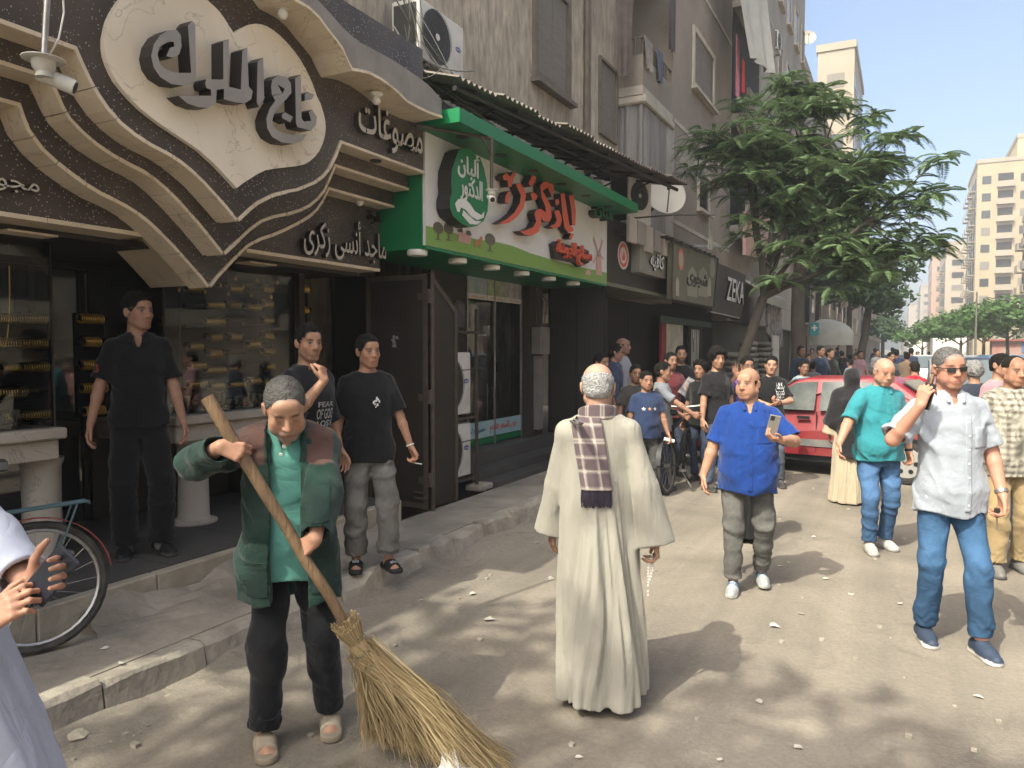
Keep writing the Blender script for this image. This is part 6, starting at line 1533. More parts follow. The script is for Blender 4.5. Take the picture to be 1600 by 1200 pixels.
def make_mesh(name, pts, tris, quads, col, mt):
    me = bpy.data.meshes.new(name)
    nq, nt = len(quads), len(tris)
    me.vertices.add(len(pts)); me.vertices.foreach_set('co', pts.astype(f32).ravel())
    idx = np.concatenate([quads.ravel(), tris.ravel()]) if nt else quads.ravel()
    idx = np.concatenate([quads[:, ::-1].ravel(), tris[:, ::-1].ravel()]) if nt else quads[:, ::-1].ravel()
    me.loops.add(len(idx)); me.loops.foreach_set('vertex_index', idx.astype(np.int32))
    me.polygons.add(nq+nt)
    st = np.concatenate([np.arange(nq)*4, nq*4+np.arange(nt)*3]).astype(np.int32)
    me.polygons.foreach_set('loop_start', st)
    me.polygons.foreach_set('use_smooth', np.ones(nq+nt, bool))
    me.update(calc_edges=True); me.validate()
    if col is not None:
        ca = me.attributes.new('Col', 'FLOAT_COLOR', 'POINT')
        ca.data.foreach_set('color', np.concatenate([col, np.ones((len(col),1))], 1).astype(f32).ravel())
    me.materials.append(mt)
    return me
M_SKIN = mat('skin', (.4,.25,.18), rough=.52, attr='Col', col2=(.88,.84,.82), scale=40, amt=.3, bump=.08, bscale=300, spec=.4, sss=.12)
M_CLOTH = mat('cloth', (.5,.5,.5), rough=.9, attr='Col', col2=(.86,.86,.87), scale=9, amt=.2, bump=.10, bscale=420, spec=.15, sheen=.15)
M_ROBE = mat('robe_cloth', (.5,.5,.5), rough=.9, attr='Col', col2=(.90,.90,.90), scale=7, amt=.2, bump=.10, bscale=420, spec=.15, sheen=.15)
M_DENIM = mat('denim', (.5,.5,.5), rough=.85, attr='Col', col2=(.75,.77,.8), scale=16, amt=.2, bump=.16, bscale=300, spec=.2)
M_HAIR = mat('hair', (.02,.02,.02), rough=.75, attr='Col', col2=(.62,.62,.62), scale=110, amt=.5, bump=1.0, bscale=130, spec=.2)
M_SHOE = mat('shoe', (.5,.5,.5), rough=.6, attr='Col', col2=(.8,.78,.75), scale=14, amt=.3, bump=.08, bscale=90, spec=.4)

def wrinkle(m, sc, st, dist=1.8):
    N, L, b = nodes_of(m); old = [n for n in N if n.type == 'BUMP'][0]
    tc = N.new('ShaderNodeTexCoord'); nz = N.new('ShaderNodeTexNoise'); nz.inputs['Scale'].default_value = sc; nz.inputs['Detail'].default_value = 3; nz.inputs['Distortion'].default_value = dist
    L.new(tc.outputs['Object'], nz.inputs['Vector']); r = N.new('ShaderNodeMath'); r.operation = 'ABSOLUTE'; q = N.new('ShaderNodeMath'); q.operation = 'SUBTRACT'; q.inputs[1].default_value = .5
    L.new(nz.outputs['Fac'], q.inputs[0]); L.new(q.outputs[0], r.inputs[0])
    bp = N.new('ShaderNodeBump'); bp.inputs['Strength'].default_value = st; bp.inputs['Distance'].default_value = .05; L.new(r.outputs[0], bp.inputs['Height']); L.new(old.outputs[0], bp.inputs['Normal']); L.new(bp.outputs[0], b.inputs['Normal'])
wrinkle(M_CLOTH, 6, .38, .7); wrinkle(M_DENIM, 8, .35, .5); wrinkle(M_ROBE, 5, .45, .8)
N_, L_, b_ = nodes_of(M_ROBE)
for n_ in list(N_):
    if n_.type == 'TEX_NOISE' and abs(n_.inputs['Scale'].default_value-5) < .01:
        mp_ = N_.new('ShaderNodeMapping'); mp_.inputs['Scale'].default_value = (1.6,1.6,.28); L_.new(n_.inputs['Vector'].links[0].from_socket, mp_.inputs['Vector']); L_.new(mp_.outputs[0], n_.inputs['Vector'])
def put(vol, name, parent, mt, colfn, adapt=.045):
    p, t, q = vol.mesh(adapt)
    if len(p) == 0: return None
    col = colfn(p) if callable(colfn) else np.tile(np.array(colfn, float), (len(p),1))
    me = make_mesh(name, p, t, q, np.clip(col, 0, 1), mt)
    o = bpy.data.objects.new(name, me); C.objects.link(o)
    if parent is not None: o.parent = parent
    return o

class Person:
    def __init__(s, label, at, face, H=1.75, vox=.006, group=None, fat=0., belly=0., pose=None, skin=None, hair='short', hairc='black',
                 hscale=1.0, headface=None, armlen=1.0, shoulders=1.0, cat='person', thin=1.0):
        s.at = Vector(at); s.rz = R(207+face); s.Ri = Matrix.Rotation(-s.rz, 3, 'Z')
        s.s = k = H/1.75; s.vox = vox; s.hs = k*hscale*1.03; s.fat = fat; s.belly = belly; P = s.pose = pose or {}
        s.sk = dict(col=(.36,.21,.14)); s.sk.update(skin or {}); s.J = J = {}
        ln, sd, tw = P.get('lean', 2.)/57.3, P.get('side', 0.)/57.3, R(P.get('twist', 0.))
        lo, hi = .425*k, .425*k
        hipz = .925*k; fl = P.get('L', (-.10,0,0,8)); fr = P.get('R', (.10,0,0,-8))
        an = {}
        for sd_, f in ((-1, fl), (1, fr)):
            an[sd_] = np.array([f[0]*k, f[1]*k, (.085+f[2])*k])
        px, py = P.get('pelvis', (.0, .0)); hx = .084*k*(1+fat*.2)
        while hipz > .5*k and any(np.linalg.norm(an[q]-np.array([q*hx+px*k, py*k, hipz])) > lo+hi-.004*k for q in (-1,1)): hipz -= .004
        hipz -= P.get('crouch', 0.)*k
        J['dz'] = dz = hipz-.925*k
        s.cen = lambda z: (px*k + sd*max(0, z-.95*k), py*k + ln*max(0, z-.95*k) + P.get('hunch', 0.)*max(0, z-1.25*k))
        s.ct = lambda z: s.cen(z)
        for q, nm in ((-1,'L'), (1,'R')):
            h = np.array([q*hx+px*k, py*k, hipz]); f = fl if q < 0 else fr
            yaw = R(f[3]); fdir = np.array([math.sin(-yaw) if True else 0, math.cos(yaw), 0])
            kn, a2 = ik(h, an[q], lo, hi, fdir+np.array([q*.08,0,0]))
            J['hip'+nm], J['kn'+nm], J['an'+nm], J['fd'+nm] = h, kn, a2, fdir
            shz = 1.425*k+dz; c = s.cen(shz-dz)
            sw = .153*k*shoulders*(1+.12*fat)
            shr = P.get('shrug'+nm, 0.)
            sh = np.array([c[0]+q*sw*math.cos(tw), c[1]-.012*k+q*sw*math.sin(tw), shz+shr*k])
            A = P.get('a'+nm, {})
            if 'W' in A: w = np.array(s.Ri @ (Vector(A['W'])-s.at))
            else: w = np.array(A.get('w', (q*.275, .04, .885)), float)*k+np.array([0,0,dz])
            if 'FD' in A: A['fd'] = np.array(s.Ri @ Vector(A['FD']))
            if 'PN' in A: A['pn'] = np.array(s.Ri @ Vector(A['PN']))
            if 'w' not in A and 'W' not in A: w[0] += c[0]*.8+q*.05*fat*k; w[1] += c[1]*.7
            el, w = ik(sh, w, .285*k*armlen, .255*k*armlen, A.get('pole', (q*.35,-1,-.15)))
            fd = nrm(A['fd'] if 'fd' in A else (w-el)*np.array([1,1,1])/np.linalg.norm(w-el)+np.array([0,.15,0]))
            pn = A.get('pn', (-q, .15, 0))
            J['sh'+nm], J['el'+nm], J['wr'+nm], J['hf'+nm], J['hn'+nm] = sh, el, w, fd, np.array(pn, float)
        c = s.cen(1.485*k); s.neck = np.array([c[0], c[1]-.008*k, 1.485*k+dz])
        y, p, r = P.get('head', (0,0,0)); s.M = rot3(y, p, r)
        s.ho = s.neck + (np.array([0,.0,.022])+np.array(P.get('hoff',(0,0,0))))*k + s.M@(np.array([0,.020,.135])*s.hs)
        # --- body
        if hair or 'scalp' in s.sk:
            hc = np.array(HAIRC.get(hairc, (.02,.02,.02)) if isinstance(hairc, str) else hairc)
            if hair == 'bald' : s.sk.setdefault('scalp', hc*.5+np.array(s.sk['col'])*.5); s.sk.setdefault('scalpamt', .30)
            else: s.sk.setdefault('scalp', hc); s.sk.setdefault('scalpamt', .35 if s.sk.get('recede') else .85)
            if hair == 'ring': s.sk['scalpamt'] = .12
        T = s.torso(0.)
        pts = [J[a+b] for a in ('an','kn','hip','sh','el','wr') for b in 'LR']+[s.ho]
        lo_ = np.min(pts, 0)-.22*k; hi_ = np.max(pts, 0)+.22*k; lo_[2] = min(lo_[2], 0)-.02; hi_[2] = s.ho[2]+.16*s.hs
        lo_[:2] = np.minimum(lo_[:2], [-.30*k,-.25*k]); hi_[:2] = np.maximum(hi_[:2], [.30*k,.30*k])
        s.lo, s.hi = lo_, hi_
        V = Vol(lo_, hi_, vox)
        V.add(loft(T, -.012), k=0)
        for nm in 'LR':
            q = 1 if nm == 'R' else -1
            V.add(rc(J['hip'+nm]+np.array([0,0,-.02*k]), J['kn'+nm], .070*k, .050*k), k=.03)
            V.add(rc(J['kn'+nm], J['an'+nm], .050*k, .035*k), k=.02)
            V.add(rc(J['an'+nm]+J['fd'+nm]*-.02*k+np.array([0,0,-.045*k]), J['an'+nm]+J['fd'+nm]*.12*k+np.array([0,0,-.062*k]), .034*k, .020*k), k=.03)
            if P.get('toes'):
                sdv = np.cross(J['fd'+nm], (0,0,1)); bb = J['an'+nm]+np.array([0,0,-.058*k])
                for ti,(tu,tv,tr_) in enumerate(((-.026,.150,.0125),(-.010,.152,.010),(.004,.147,.009),(.017,.138,.0085),(.029,.126,.008))):
                    tu = tu*(q) ; a_ = bb+(sdv*tu+J['fd'+nm]*(tv-.045))*k; V.add(rc(a_, bb+(sdv*tu*1.08+J['fd'+nm]*tv)*k+np.array([0,0,-.004*k]), tr_*k, tr_*k*.95), k=.006)
                V.add(rc(bb+J['fd'+nm]*.02*k, bb+J['fd'+nm]*.10*k, .032*k, .030*k), k=.02)
            V.add(rc(s.neck+np.array([0,-.01*k,-.025*k]), J['sh'+nm]+np.array([0,0,-.012*k]), .044*k, .040*k), k=.035)
            arm = (1+.16*fat)*thin
            V.add(rc(J['sh'+nm]+np.array([0,0,-.016*k]), J['el'+nm], .043*k*arm, .040*k*arm), k=.03)
            m = J['el'+nm]*.72+J['wr'+nm]*.28
            V.add(rc(J['el'+nm], m, .039*k*arm, .040*k*arm), k=.015)
            V.add(rc(m, J['wr'+nm], .040*k*arm, .0265*k*arm), k=.015)
            A = P.get('a'+nm, {})
            hand(V, J['wr'+nm], J['hf'+nm], J['hn'+nm], q, k*A.get('size', 1.), A.get('curl', 'relax'), A.get('thumb', 'side'))
        nk = (1+.18*fat)
        V.add(rc(s.neck+np.array([0,-.005*k,-.03*k]), s.ho+s.M@(np.array([0,-.022,-.045])*s.hs), .060*k*nk, .054*s.hs*nk), k=.03)
        hf = dict(headface or {}); hf.setdefault('fat', fat*.8)
        head_prims(V, s.M, s.ho, s.hs, hf)
        def bcol(p):
            col = np.tile(np.array(s.sk['col'], float), (len(p),1))
            Q = ((p-s.ho)@s.M)/s.hs; m = np.all(np.abs(Q) < .15, axis=1)
            sub = col[m]; head_color(Q[m], sub, s.sk); col[m] = sub
            if s.sk.get('tshade') is None:
                for nm in 'LR':
                    d = np.linalg.norm(p-J['wr'+nm]-J['hf'+nm]*.1*k, axis=1); w = np.exp(-(d/.10)**4)[:,None]*.25
                    col[:] = col*(1-w)+col*np.array([1.08,.86,.78])*w
            return col
        s.root = put(V, 'person', None, M_SKIN, bcol, .020)
        tag(s.root, label, cat, group)
        s.root.location = s.at; s.root.rotation_euler = (0,0,s.rz)
        if hair: s.hair(hair, hairc)
    def torso(s, g):
        k, f, b, dz = s.s, s.fat, s.belly, s.J['dz']
        rows = [(.80,.122,.085,0), (.86,.150,.106,-.01), (.94,.156,.110,-.012), (1.04,.138,.098,.0), (1.14,.140,.101,.004), (1.25,.150,.110,.006), (1.33,.152,.111,.004), (1.40,.150,.096,-.006), (1.45,.124,.076,-.010), (1.49,.078,.060,-.010)]
        o = []
        for z, a, d, cy in rows:
            bl = math.exp(-((z-1.06)/.13)**2); ft = math.exp(-((z-1.12)/.28)**2)
            c = s.cen(z*k)
            o.append((z*k+dz, (a+.045*f*ft+.03*b*bl)*k+g, (d+.04*f*ft+.055*b*bl)*k+g, c[0], c[1]+(cy+.035*b*bl)*k))
        return o
    def world(s, p): return Matrix.Translation(s.at) @ Matrix.Rotation(s.rz, 4, 'Z') @ Vector(p)
    def vol(s, vox=None, lo=None, hi=None): return Vol(s.lo-.04 if lo is None else lo, s.hi+.04 if hi is None else hi, vox or s.vox)
    # --- hair
    def hair(s, style, c):
        k = s.hs; M, o = s.M, s.ho; E = lambda c_, r: ell(c_, r, M, o, k)
        col = np.array(HAIRC.get(c, c) if isinstance(c, str) else c)
        V = Vol(s.ho-.17*k, s.ho+.18*k, min(s.vox, .005) if style != 'far' else s.vox)
        t = dict(short=.008, buzz=.004, bald=.006, fluffy=.034, curly=.018, top=.010, far=.008, ring=.005)[style]
        ts = t*.45 if style in ('short','top','far') else t
        V.add(E((0,-.016,.036), (.0765+ts,.0985+ts,.0840+t*.7)), k=.0)
        if style in ('short','top','far'): V.add(E((0,-.002,.074), (.064,.084,.046+t)), k=.02)
        if style in ('fluffy','curly','top'):
            up = dict(fluffy=.030, curly=.014, top=.018)[style]
            V.add(E((0,.016,.085), (.068+t*.6,.076+t*.5,.036+up)), k=.03)
        V.add(E((0,-.045,-.015), (.066+t*.4,.066+t*.5,.055)), k=.02)
        A = dict(fluffy=(.0100,120), curly=(.0075,150), top=(.0060,130), short=(.0040,170)).get(style, (.0016,220))
        V.disp(folds(5, A[0], A[1], ((1,.3,.2),(.2,1,.4),(.3,.2,1))))
        def cut(x, y, z):
            px, py, pz = x-f32(o[0]), y-f32(o[1]), z-f32(o[2])
            u, v, w = [(px*f32(M[0][i])+py*f32(M[1][i])+pz*f32(M[2][i]))/f32(k) for i in range(3)]
            hl = s.sk.get('hairline', dict(fluffy=.046, curly=.056).get(style, .064))
            line = np.maximum(f32(hl)-np.maximum(0,np.abs(u)-.035)*f32(.55), f32(-.2)) + (v-f32(.078))*f32(.9)
            side = np.where(np.abs(u) > .05, np.where(v > .028, f32(.05)+(v-.028)*f32(1.6)-f32(.06), f32(-.2)), f32(-.2))
            back = f32(-.066)-v*f32(.10)
            low = np.where(v > -.012, np.maximum(line, f32(-.022)), np.maximum(f32(-.075), np.minimum(f32(-.004)+ (v+.012)*f32(1.1), line+f32(.2))))
            low = low + f32(.004)*np.sin(u*f32(330)+2*np.sin(v*210))
            d = (np.maximum(low, back)-w)*f32(.7*k)
            if style in ('ring','bald'):
                lim = f32(.028 if style == 'bald' else .050)
                d = np.maximum(d, (w-lim-np.maximum(0,-v-.02)*f32(.25))*f32(k))
                d = np.maximum(d, (v-f32(.035))*f32(k))
            if style == 'buzz' and s.sk.get('recede'):
                d = np.maximum(d, (v-f32(.035)+ (np.abs(u)<.03)*f32(0)+ (f32(.05)-np.abs(u))*f32(.3))*f32(k)*(w>.03))
            return d
        V.clip(cut)
        def hc(p): return col[None]*(1+.35*noise3(p, 190, 2))[:,None]
        return put(V, 'hair', s.root, M_HAIR, hc)
    # --- garments
    def sleeve(s, V, nm, frac, r0, r1, r2=None, k=.03, cut=True):
        """frac 0..1 along upper arm, 1..2 along forearm"""
        J = s.J; sh, el, wr = J['sh'+nm], J['el'+nm], J['wr'+nm]
        sh = sh+np.array([0,0,-.016*s.s])
        if frac <= 1:
            e = sh+(el-sh)*frac; V.add(rc(sh, e, r0, r1), k=k); n = nrm(el-sh)
        else:
            V.add(rc(sh, el, r0, r1), k=k); e = el+(wr-el)*(frac-1); V.add(rc(el, e, r1, r2), k=.012); n = nrm(wr-el)
        V.ends.append((e, n, max(r1, r2 or 0) if frac > 1 else r1))
    def armvol(s, V, nm):
        p = [s.J[a+nm] for a in ('sh','el','wr')]; m = .20*s.s; hi = V.lo+V.vox*(np.array(V.D.shape)-1)
        a = np.maximum(np.min(p,0)-m, V.lo); b = np.minimum(np.max(p,0)+m, hi); i0 = np.floor((a-V.lo)/V.vox); i1 = np.floor((b-V.lo)/V.vox)
        W_ = Vol(V.lo+i0*V.vox, V.lo+i0*V.vox+.5*V.vox, V.vox); n = (i1-i0+1).astype(int); W_.D = np.full(n, Vol.BIG, f32)
        W_.ax = [(W_.lo[i]+V.vox*np.arange(n[i])).astype(f32) for i in range(3)]; W_.ends = []; return W_
    def cut_ends(s, V, hollow=True, cut=True):
        for e, n, r in V.ends:
            def cutfn(x, y, z, e=e, n=n, r=r):
                d = (x-f32(e[0]))*f32(n[0])+(y-f32(e[1]))*f32(n[1])+(z-f32(e[2]))*f32(n[2])
                rad = np.sqrt((x-f32(e[0]))**2+(y-f32(e[1]))**2+(z-f32(e[2]))**2)
                return np.where(rad < r*2.2, d, f32(-1))
            if cut: V.clip(cutfn)
            if hollow: V.sub(rc(e-n*.03, e+n*.05, r*.72, r*.80), k=.004)
    def garment(s, name='shirt', sleeves=.72, hem=.86, grow=.018, col=(.5,.5,.5), sl=(.054,.069,.055), neckr=.066, vneck=0., collar=None,
                fold=(.0075,34), seed=1, loose=.03, mt=None, openfn=None, hemwave=.006, flare=.0, hemback=0.):
        k, dz, J = s.s, s.J['dz'], s.J; V = s.vol(); V.ends = []
        T = s.torso(grow*k)
        # cloth hangs: below the chest it does not follow the waist back in
        T = [list(r) for r in T]
        for i in range(len(T)-1, -1, -1):
            if T[i][0] < 1.33*k+dz:
                drop = T[i+1][0]-T[i][0]
                T[i][1] = max(T[i][1], T[i+1][1]-.07*drop+flare*drop); T[i][2] = max(T[i][2], T[i+1][2]-.10*drop+flare*drop)
                T[i][4] = max(T[i][4], T[i+1][4]-.06*drop) if s.belly > .1 else T[i][4]
        for r in T:
            e_ = max(0, min(1, (1.12*k+dz-r[0])/(.16*k)))*.018*k; r[1] += e_; r[2] += e_
        if T[0][0] > (hem-.06)*k+dz: 
            r = list(T[0]); r[0] = (hem-.1)*k+dz; r[1] += flare*.2; r[2] += flare*.2; T.insert(0, r)
        V.add(loft(T, pw=2.1), k=0)
        for nm in 'LR':
            V.add(rc(s.neck+np.array([0,-.012*k,-.035*k]), J['sh'+nm]+np.array([0,0,-.012*k]), .050*k+grow*.5, sl[0]*k*.90), k=.05)
        V.join_sleeves = sleeves
        if sleeves:
            for nm in 'LR':
                W_ = s.armvol(V, nm); s.sleeve(W_, nm, sleeves, sl[0]*k*(1+.1*s.fat), sl[1]*k*(1+.1*s.fat), sl[2]*k)
                s.cut_ends(W_, hollow=False); V.merge(W_, .03); V.ends += W_.ends
        if fold[0]: V.disp(folds(seed, fold[0], fold[1]))
        if s.vox < .009: V.disp(folds(seed+50, fold[0]*.4, fold[1]*2.2))
        hz = hem*k+dz
        V.clip(lambda x, y, z: f32(hz)+f32(hemwave)*np.sin(x*22+y*17+seed)+np.where(y<0, f32(hemback), f32(0))-z+0*x)
        s.cut_ends(V, True, False)
        nk = s.neck
        ax = nrm(s.ho-nk+np.array([0,-.02,0]))
        V.sub(rc(nk+np.array([0,.004,-.012*k]), nk+ax*.16, neckr*k, neckr*k*1.15), k=.012)
        if vneck: V.sub(rc(nk+np.array([0,.06*k,-.02*k]), nk+np.array([0,.115*k,-vneck*k]), .034*k, .004), k=.006)
        if collar:
            c0 = nk+np.array([0,.006*k,.012*k])
            def ring(x, y, z):
                zz = (z-f32(c0[2])); rr = np.sqrt((x-f32(c0[0]))**2+((y-f32(c0[1]))*f32(.92))**2)
                R0 = f32((neckr+.006)*k)-zz*f32(.28)
                d = np.maximum(np.abs(rr-R0)-f32(.0060), np.abs(zz+(y-f32(c0[1]))*f32(.42))-f32(collar*k))
                gap = np.where(y > c0[1], f32(.016*k)+(-zz)*f32(.5)-np.abs(x-f32(c0[0])), f32(-1))
                return np.maximum(d, gap)
            V.add((ring, c0-.12*k, c0+.12*k), k=.004)
            # folded collar leaves
            for q in (-1,1):
                a = c0+np.array([q*.050*k,.048*k,-.002*k]); b = c0+np.array([q*.040*k,.105*k,-.048*k])
                V.add(rc(a, b, .019*k, .009*k), k=.012)
        if openfn:
            V.clip(openfn)
        return put(V, name, s.root, mt or M_CLOTH, col)
    def trousers(s, col=(.1,.1,.1), name='trousers', top=1.0, r=(.094,.067,.060), end=.05, fold=(.006,40), seed=3, mt=None, cuff=False, grow=.012):
        k, dz, J = s.s, s.J['dz'], s.J; V = s.vol(hi=np.array([s.hi[0], s.hi[1], top*k+dz+.08]))
        T = [t for t in s.torso(grow*k) if t[0] < (top+.06)*k+dz]
        V.add(loft(T), k=0)
        for nm in 'LR':
            h, kn, an = J['hip'+nm], J['kn'+nm], J['an'+nm]; fd = J['fd'+nm]
            V.add(rc(h+np.array([0,.0,-.085*k]), kn, r[0]*.93*k*(1+.1*s.fat), r[1]*k*(1+.05*s.fat)), k=.022)
            e = an+(kn-an)*end-fd*.004
            V.add(rc(kn, e, r[1]*k*(1+.05*s.fat), r[2]*k), k=.012)
        if fold[0]:
            V.disp(folds(seed, fold[0], fold[1], ((.2,.1,1),(.5,.4,.8),(-.5,.5,.7))))
            def bunch(x, y, z):
                o = 0
                for nm in 'LR':
                    an, kn = J['an'+nm], J['kn'+nm]
                    w = np.exp(-((z-f32(an[2]+.07*k))/f32(.07*k))**2)+.7*np.exp(-((z-f32(kn[2]))/f32(.06*k))**2)
                    o = o + f32(.0020)*np.sin(z*f32(95)+4*np.sin(x*19+y*23+seed)+3*np.sin(x*41-y*37))*w
                return o*f32(.6)
            if s.vox < .009: V.disp(bunch)
        for nm in 'LR':
            an, kn = J['an'+nm], J['kn'+nm]; e = an+(kn-an)*end; n = nrm(an-kn)
            def cutfn(x, y, z, e=e, n=n):
                d = (x-f32(e[0]))*f32(n[0])+(y-f32(e[1]))*f32(n[1])+(z-f32(e[2]))*f32(n[2])
                rad = np.sqrt((x-f32(e[0]))**2+(y-f32(e[1]))**2+(z-f32(e[2]))**2)
                return np.where(rad < .14*k, d, f32(-1))
            V.clip(cutfn)
        V.clip(lambda x, y, z: z-f32(top*k+dz)+0*x)
        return put(V, name, s.root, mt or M_DENIM, col)
    def shoes(s, col=(.6,.6,.6), sole=(.7,.7,.68), kind='sneaker', accent=None, name='shoe'):
        k, J = s.s, s.J; out = []
        for nm in 'LR':
            an, fd = J['an'+nm], J['fd'+nm]; g = np.array([0,0,an[2]-.085*k]); base = np.array([an[0], an[1], g[2]])
            sd_ = np.cross(fd, (0,0,1)); A = np.stack([sd_, fd, np.array([0,0,1.])], 1)
            lo = base-.24*k; hi = base+.24*k; lo[2] = g[2]-.02; hi[2] = g[2]+.2
            V = Vol(lo, hi, min(s.vox, .006))
            P = lambda u, v, w: base+sd_*u*k+fd*v*k+np.array([0,0,w*k])
            if kind == 'slide':
                V.add(rc(P(0,-.055,.018), P(0,.13,.016), .044*k, .052*k), k=0)
                V.clip(lambda x, y, z: np.abs(z-f32(g[2]+.018*k))-f32(.017*k)+0*x)
                B = Vol(lo, hi, min(s.vox, .005))
                B.add(rc(P(-.014,.03,.040), P(-.016,.105,.028), .040*k, .034*k), k=0)
                B.add(rc(P(.014,.03,.040), P(.016,.105,.028), .040*k, .034*k), k=.02)
                B.clip(lambda x, y, z: f32(g[2]+.012*k)-z+0*x)
                dfn = lambda x, y, z: (x-f32(base[0]))*f32(fd[0])+(y-f32(base[1]))*f32(fd[1])
                B.clip(lambda x, y, z: np.abs(dfn(x,y,z)-f32(.068*k))-f32(.042*k))
                o = put(V, name, s.root, M_SHOE, sole); st = put(B, 'strap', o, M_SHOE, accent or col); out.append((o, st)); continue
            V.add(rc(P(0,-.050,.040), P(0,.075,.030), .039*k, .046*k), k=0)
            V.add(rc(P(0,.05,.034), P(0,.150,.024), .045*k, .034*k), k=.03)
            if kind in ('sneaker','shoe'): V.add(rc(P(0,-.035,.055), P(0,.0,.085 if kind == 'sneaker' else .070), .040*k, .040*k), k=.03)
            V.clip(lambda x, y, z: f32(g[2]+.002)-z+0*x)
            S = rc(P(0,-.058,.012), P(0,.13,.012), .041*k, .047*k)
            def slab(x, y, z, S=S): return np.maximum(S[0](x,y,z), np.abs(z-f32(g[2]+.014*k))-f32(.013*k))
            V.add((slab, S[1], S[2]), k=.003)
            def cf(p, base=base, fd=fd):
                c = np.tile(np.array(col, float), (len(p),1)); h = (p[:,2]-base[2])/k; v = ((p-base)@fd)/k; u = ((p-base)@sd_)/k
                if accent is not None: c[(np.abs(v-.03) < .035) & (h > .035)] = accent
                if kind == 'sneaker':
                    lace = (np.abs(u) < .018) & (v > .02) & (v < .10) & (np.sin(v*330) > -.1) & (h > .05); c[lace] = np.clip(np.array(col)*1.3+.1, 0, .85)
                c[h < .026] = sole
                return c
            out.append(put(V, name, s.root, M_SHOE, cf))
        return out
    def robe(s, col, hem=.07, sl=(.070,.085,.105), name='robe', waist=.20, bottom=(.30,.26), seed=4, fold=.012, bias=(0,0), frac=1.93, neckr=.07, top=1.3, nf=11):
        k, dz, J = s.s, s.J['dz'], s.J; V = s.vol(); V.ends = []
        T = [list(r) for r in s.torso(.022*k) if r[0] > 1.2*k+dz]
        c = s.cen(1.0*k)
        a0, b0 = T[0][1], T[0][2]
        low = []
        for i in range(7):
            t = i/6; z = (hem-.03)*k*(1-t)+T[0][0]*t-(.02 if i == 6 else 0)
            u = 1-t
            low.append([z, a0+(bottom[0]*k-a0)*u**.8, b0+(bottom[1]*k-b0)*u**.8, T[0][3]+bias[0]*u, T[0][4]+bias[1]*u])
        V.add(loft(low+T, pw=2.05), k=0)
        for nm in 'LR':
            V.add(rc(s.neck+np.array([0,-.012*k,-.035*k]), J['sh'+nm], .066*k, sl[0]*k*.95), k=.06)
        if frac:
            for nm in 'LR':
                W_ = s.armvol(V, nm); s.sleeve(W_, nm, frac, sl[0]*k, sl[1]*k, sl[2]*k, k=.05)
                s.cut_ends(W_, hollow=False); V.merge(W_, .028); V.ends += W_.ends
        def fl(x, y, z):
            th = np.arctan2(y-f32(c[1]), x-f32(c[0])); u = np.clip((f32(top*k)-z)/f32(1.2*k), 0, 1)
            w = th*f32(nf)+f32(1.3)*np.sin(z*f32(3.1)+th*2+seed)
            return f32(fold)*u*(np.sin(w)+.5*np.sin(w*2.3+z*5)+.25*np.sin(w*4.1-z*3))
        V.disp(fl)
        V.disp(folds(seed, .0050, 22, ((.9,.4,.15),(.5,.8,.2),(.8,-.5,.35))))
        V.clip(lambda x, y, z: f32(hem*k)+f32(.02)*np.sin(x*7+y*9+seed)-z+0*x)
        s.cut_ends(V, True, False)
        nk = s.neck; ax = nrm(s.ho-nk+np.array([0,-.02,0]))
        V.sub(rc(nk+np.array([0,.004,-.012*k]), nk+ax*.16, neckr*k, neckr*k*1.15), k=.012)
        return put(V, name, s.root, M_ROBE, col)
    def strip(s, part, x0, z0, z1, w, y=1, name='placket', mt=None, lift=.0035, n=40, col=None, wz=None):
        me = bpy.data.meshes.new(name); m = 6
        me.from_pydata([(x0*0-w/2+w*i/m, (z0-z1)*(.5-j/n), 0) for j in range(n+1) for i in range(m+1)],[],[(j*(m+1)+i,(j+1)*(m+1)+i,(j+1)*(m+1)+i+1,j*(m+1)+i+1) for j in range(n) for i in range(m)])
        ca = me.attributes.new('Col','FLOAT_COLOR','POINT'); ca.data.foreach_set('color', np.tile(np.array([*col,1.],f32),(m+1)*(n+1)))
        for q in me.polygons: q.use_smooth = True
        o = s.decal(part, me, (x0, .3*y, (z0+z1)/2), (0,y,0), name=name, mt=mt or M_CLOTH, lift=lift); o.modifiers.new('t','SOLIDIFY').thickness = .004; return o
    def buttons(s, part, x0, z0, z1, n, mt):
        from mathutils.bvhtree import BVHTree
        bvh = BVHTree.FromPolygons([v.co for v in part.data.vertices], [p.vertices[:] for p in part.data.polygons])
        for i in range(n):
            z = z0+(z1-z0)*i/(n-1); h = bvh.ray_cast(Vector((x0,.5,z)), Vector((0,-1,0)), 1.)
            if h[0]: MB().lathe([(.0055,-.002),(.0055,.002)], h[0]+Vector((0,.006,0)), 8, Matrix.Rotation(R(90),3,'X')).build('button', mt, part)
    def decal(s, part, me, c, n, up=(0,0,1), name='print', mt=None, lift=.0025):
        """flat print wrapped onto a garment: mesh in x,y laid at c facing n"""
        from mathutils.bvhtree import BVHTree
        bvh = BVHTree.FromPolygons([v.co for v in part.data.vertices], [p.vertices[:] for p in part.data.polygons])
        n = Vector(n).normalized(); up = Vector(up); r = up.cross(n).normalized(); u = n.cross(r)
        for v in me.vertices:
            p = Vector(c)+r*v.co.x+u*v.co.y; h = bvh.ray_cast(p+n*.25, -n, .6)
            v.co = (h[0] if h[0] else p)+n*lift
        if mt: me.materials.clear(); me.materials.append(mt)
        o = bpy.data.objects.new(name, me); C.objects.link(o); o.parent = part; return o
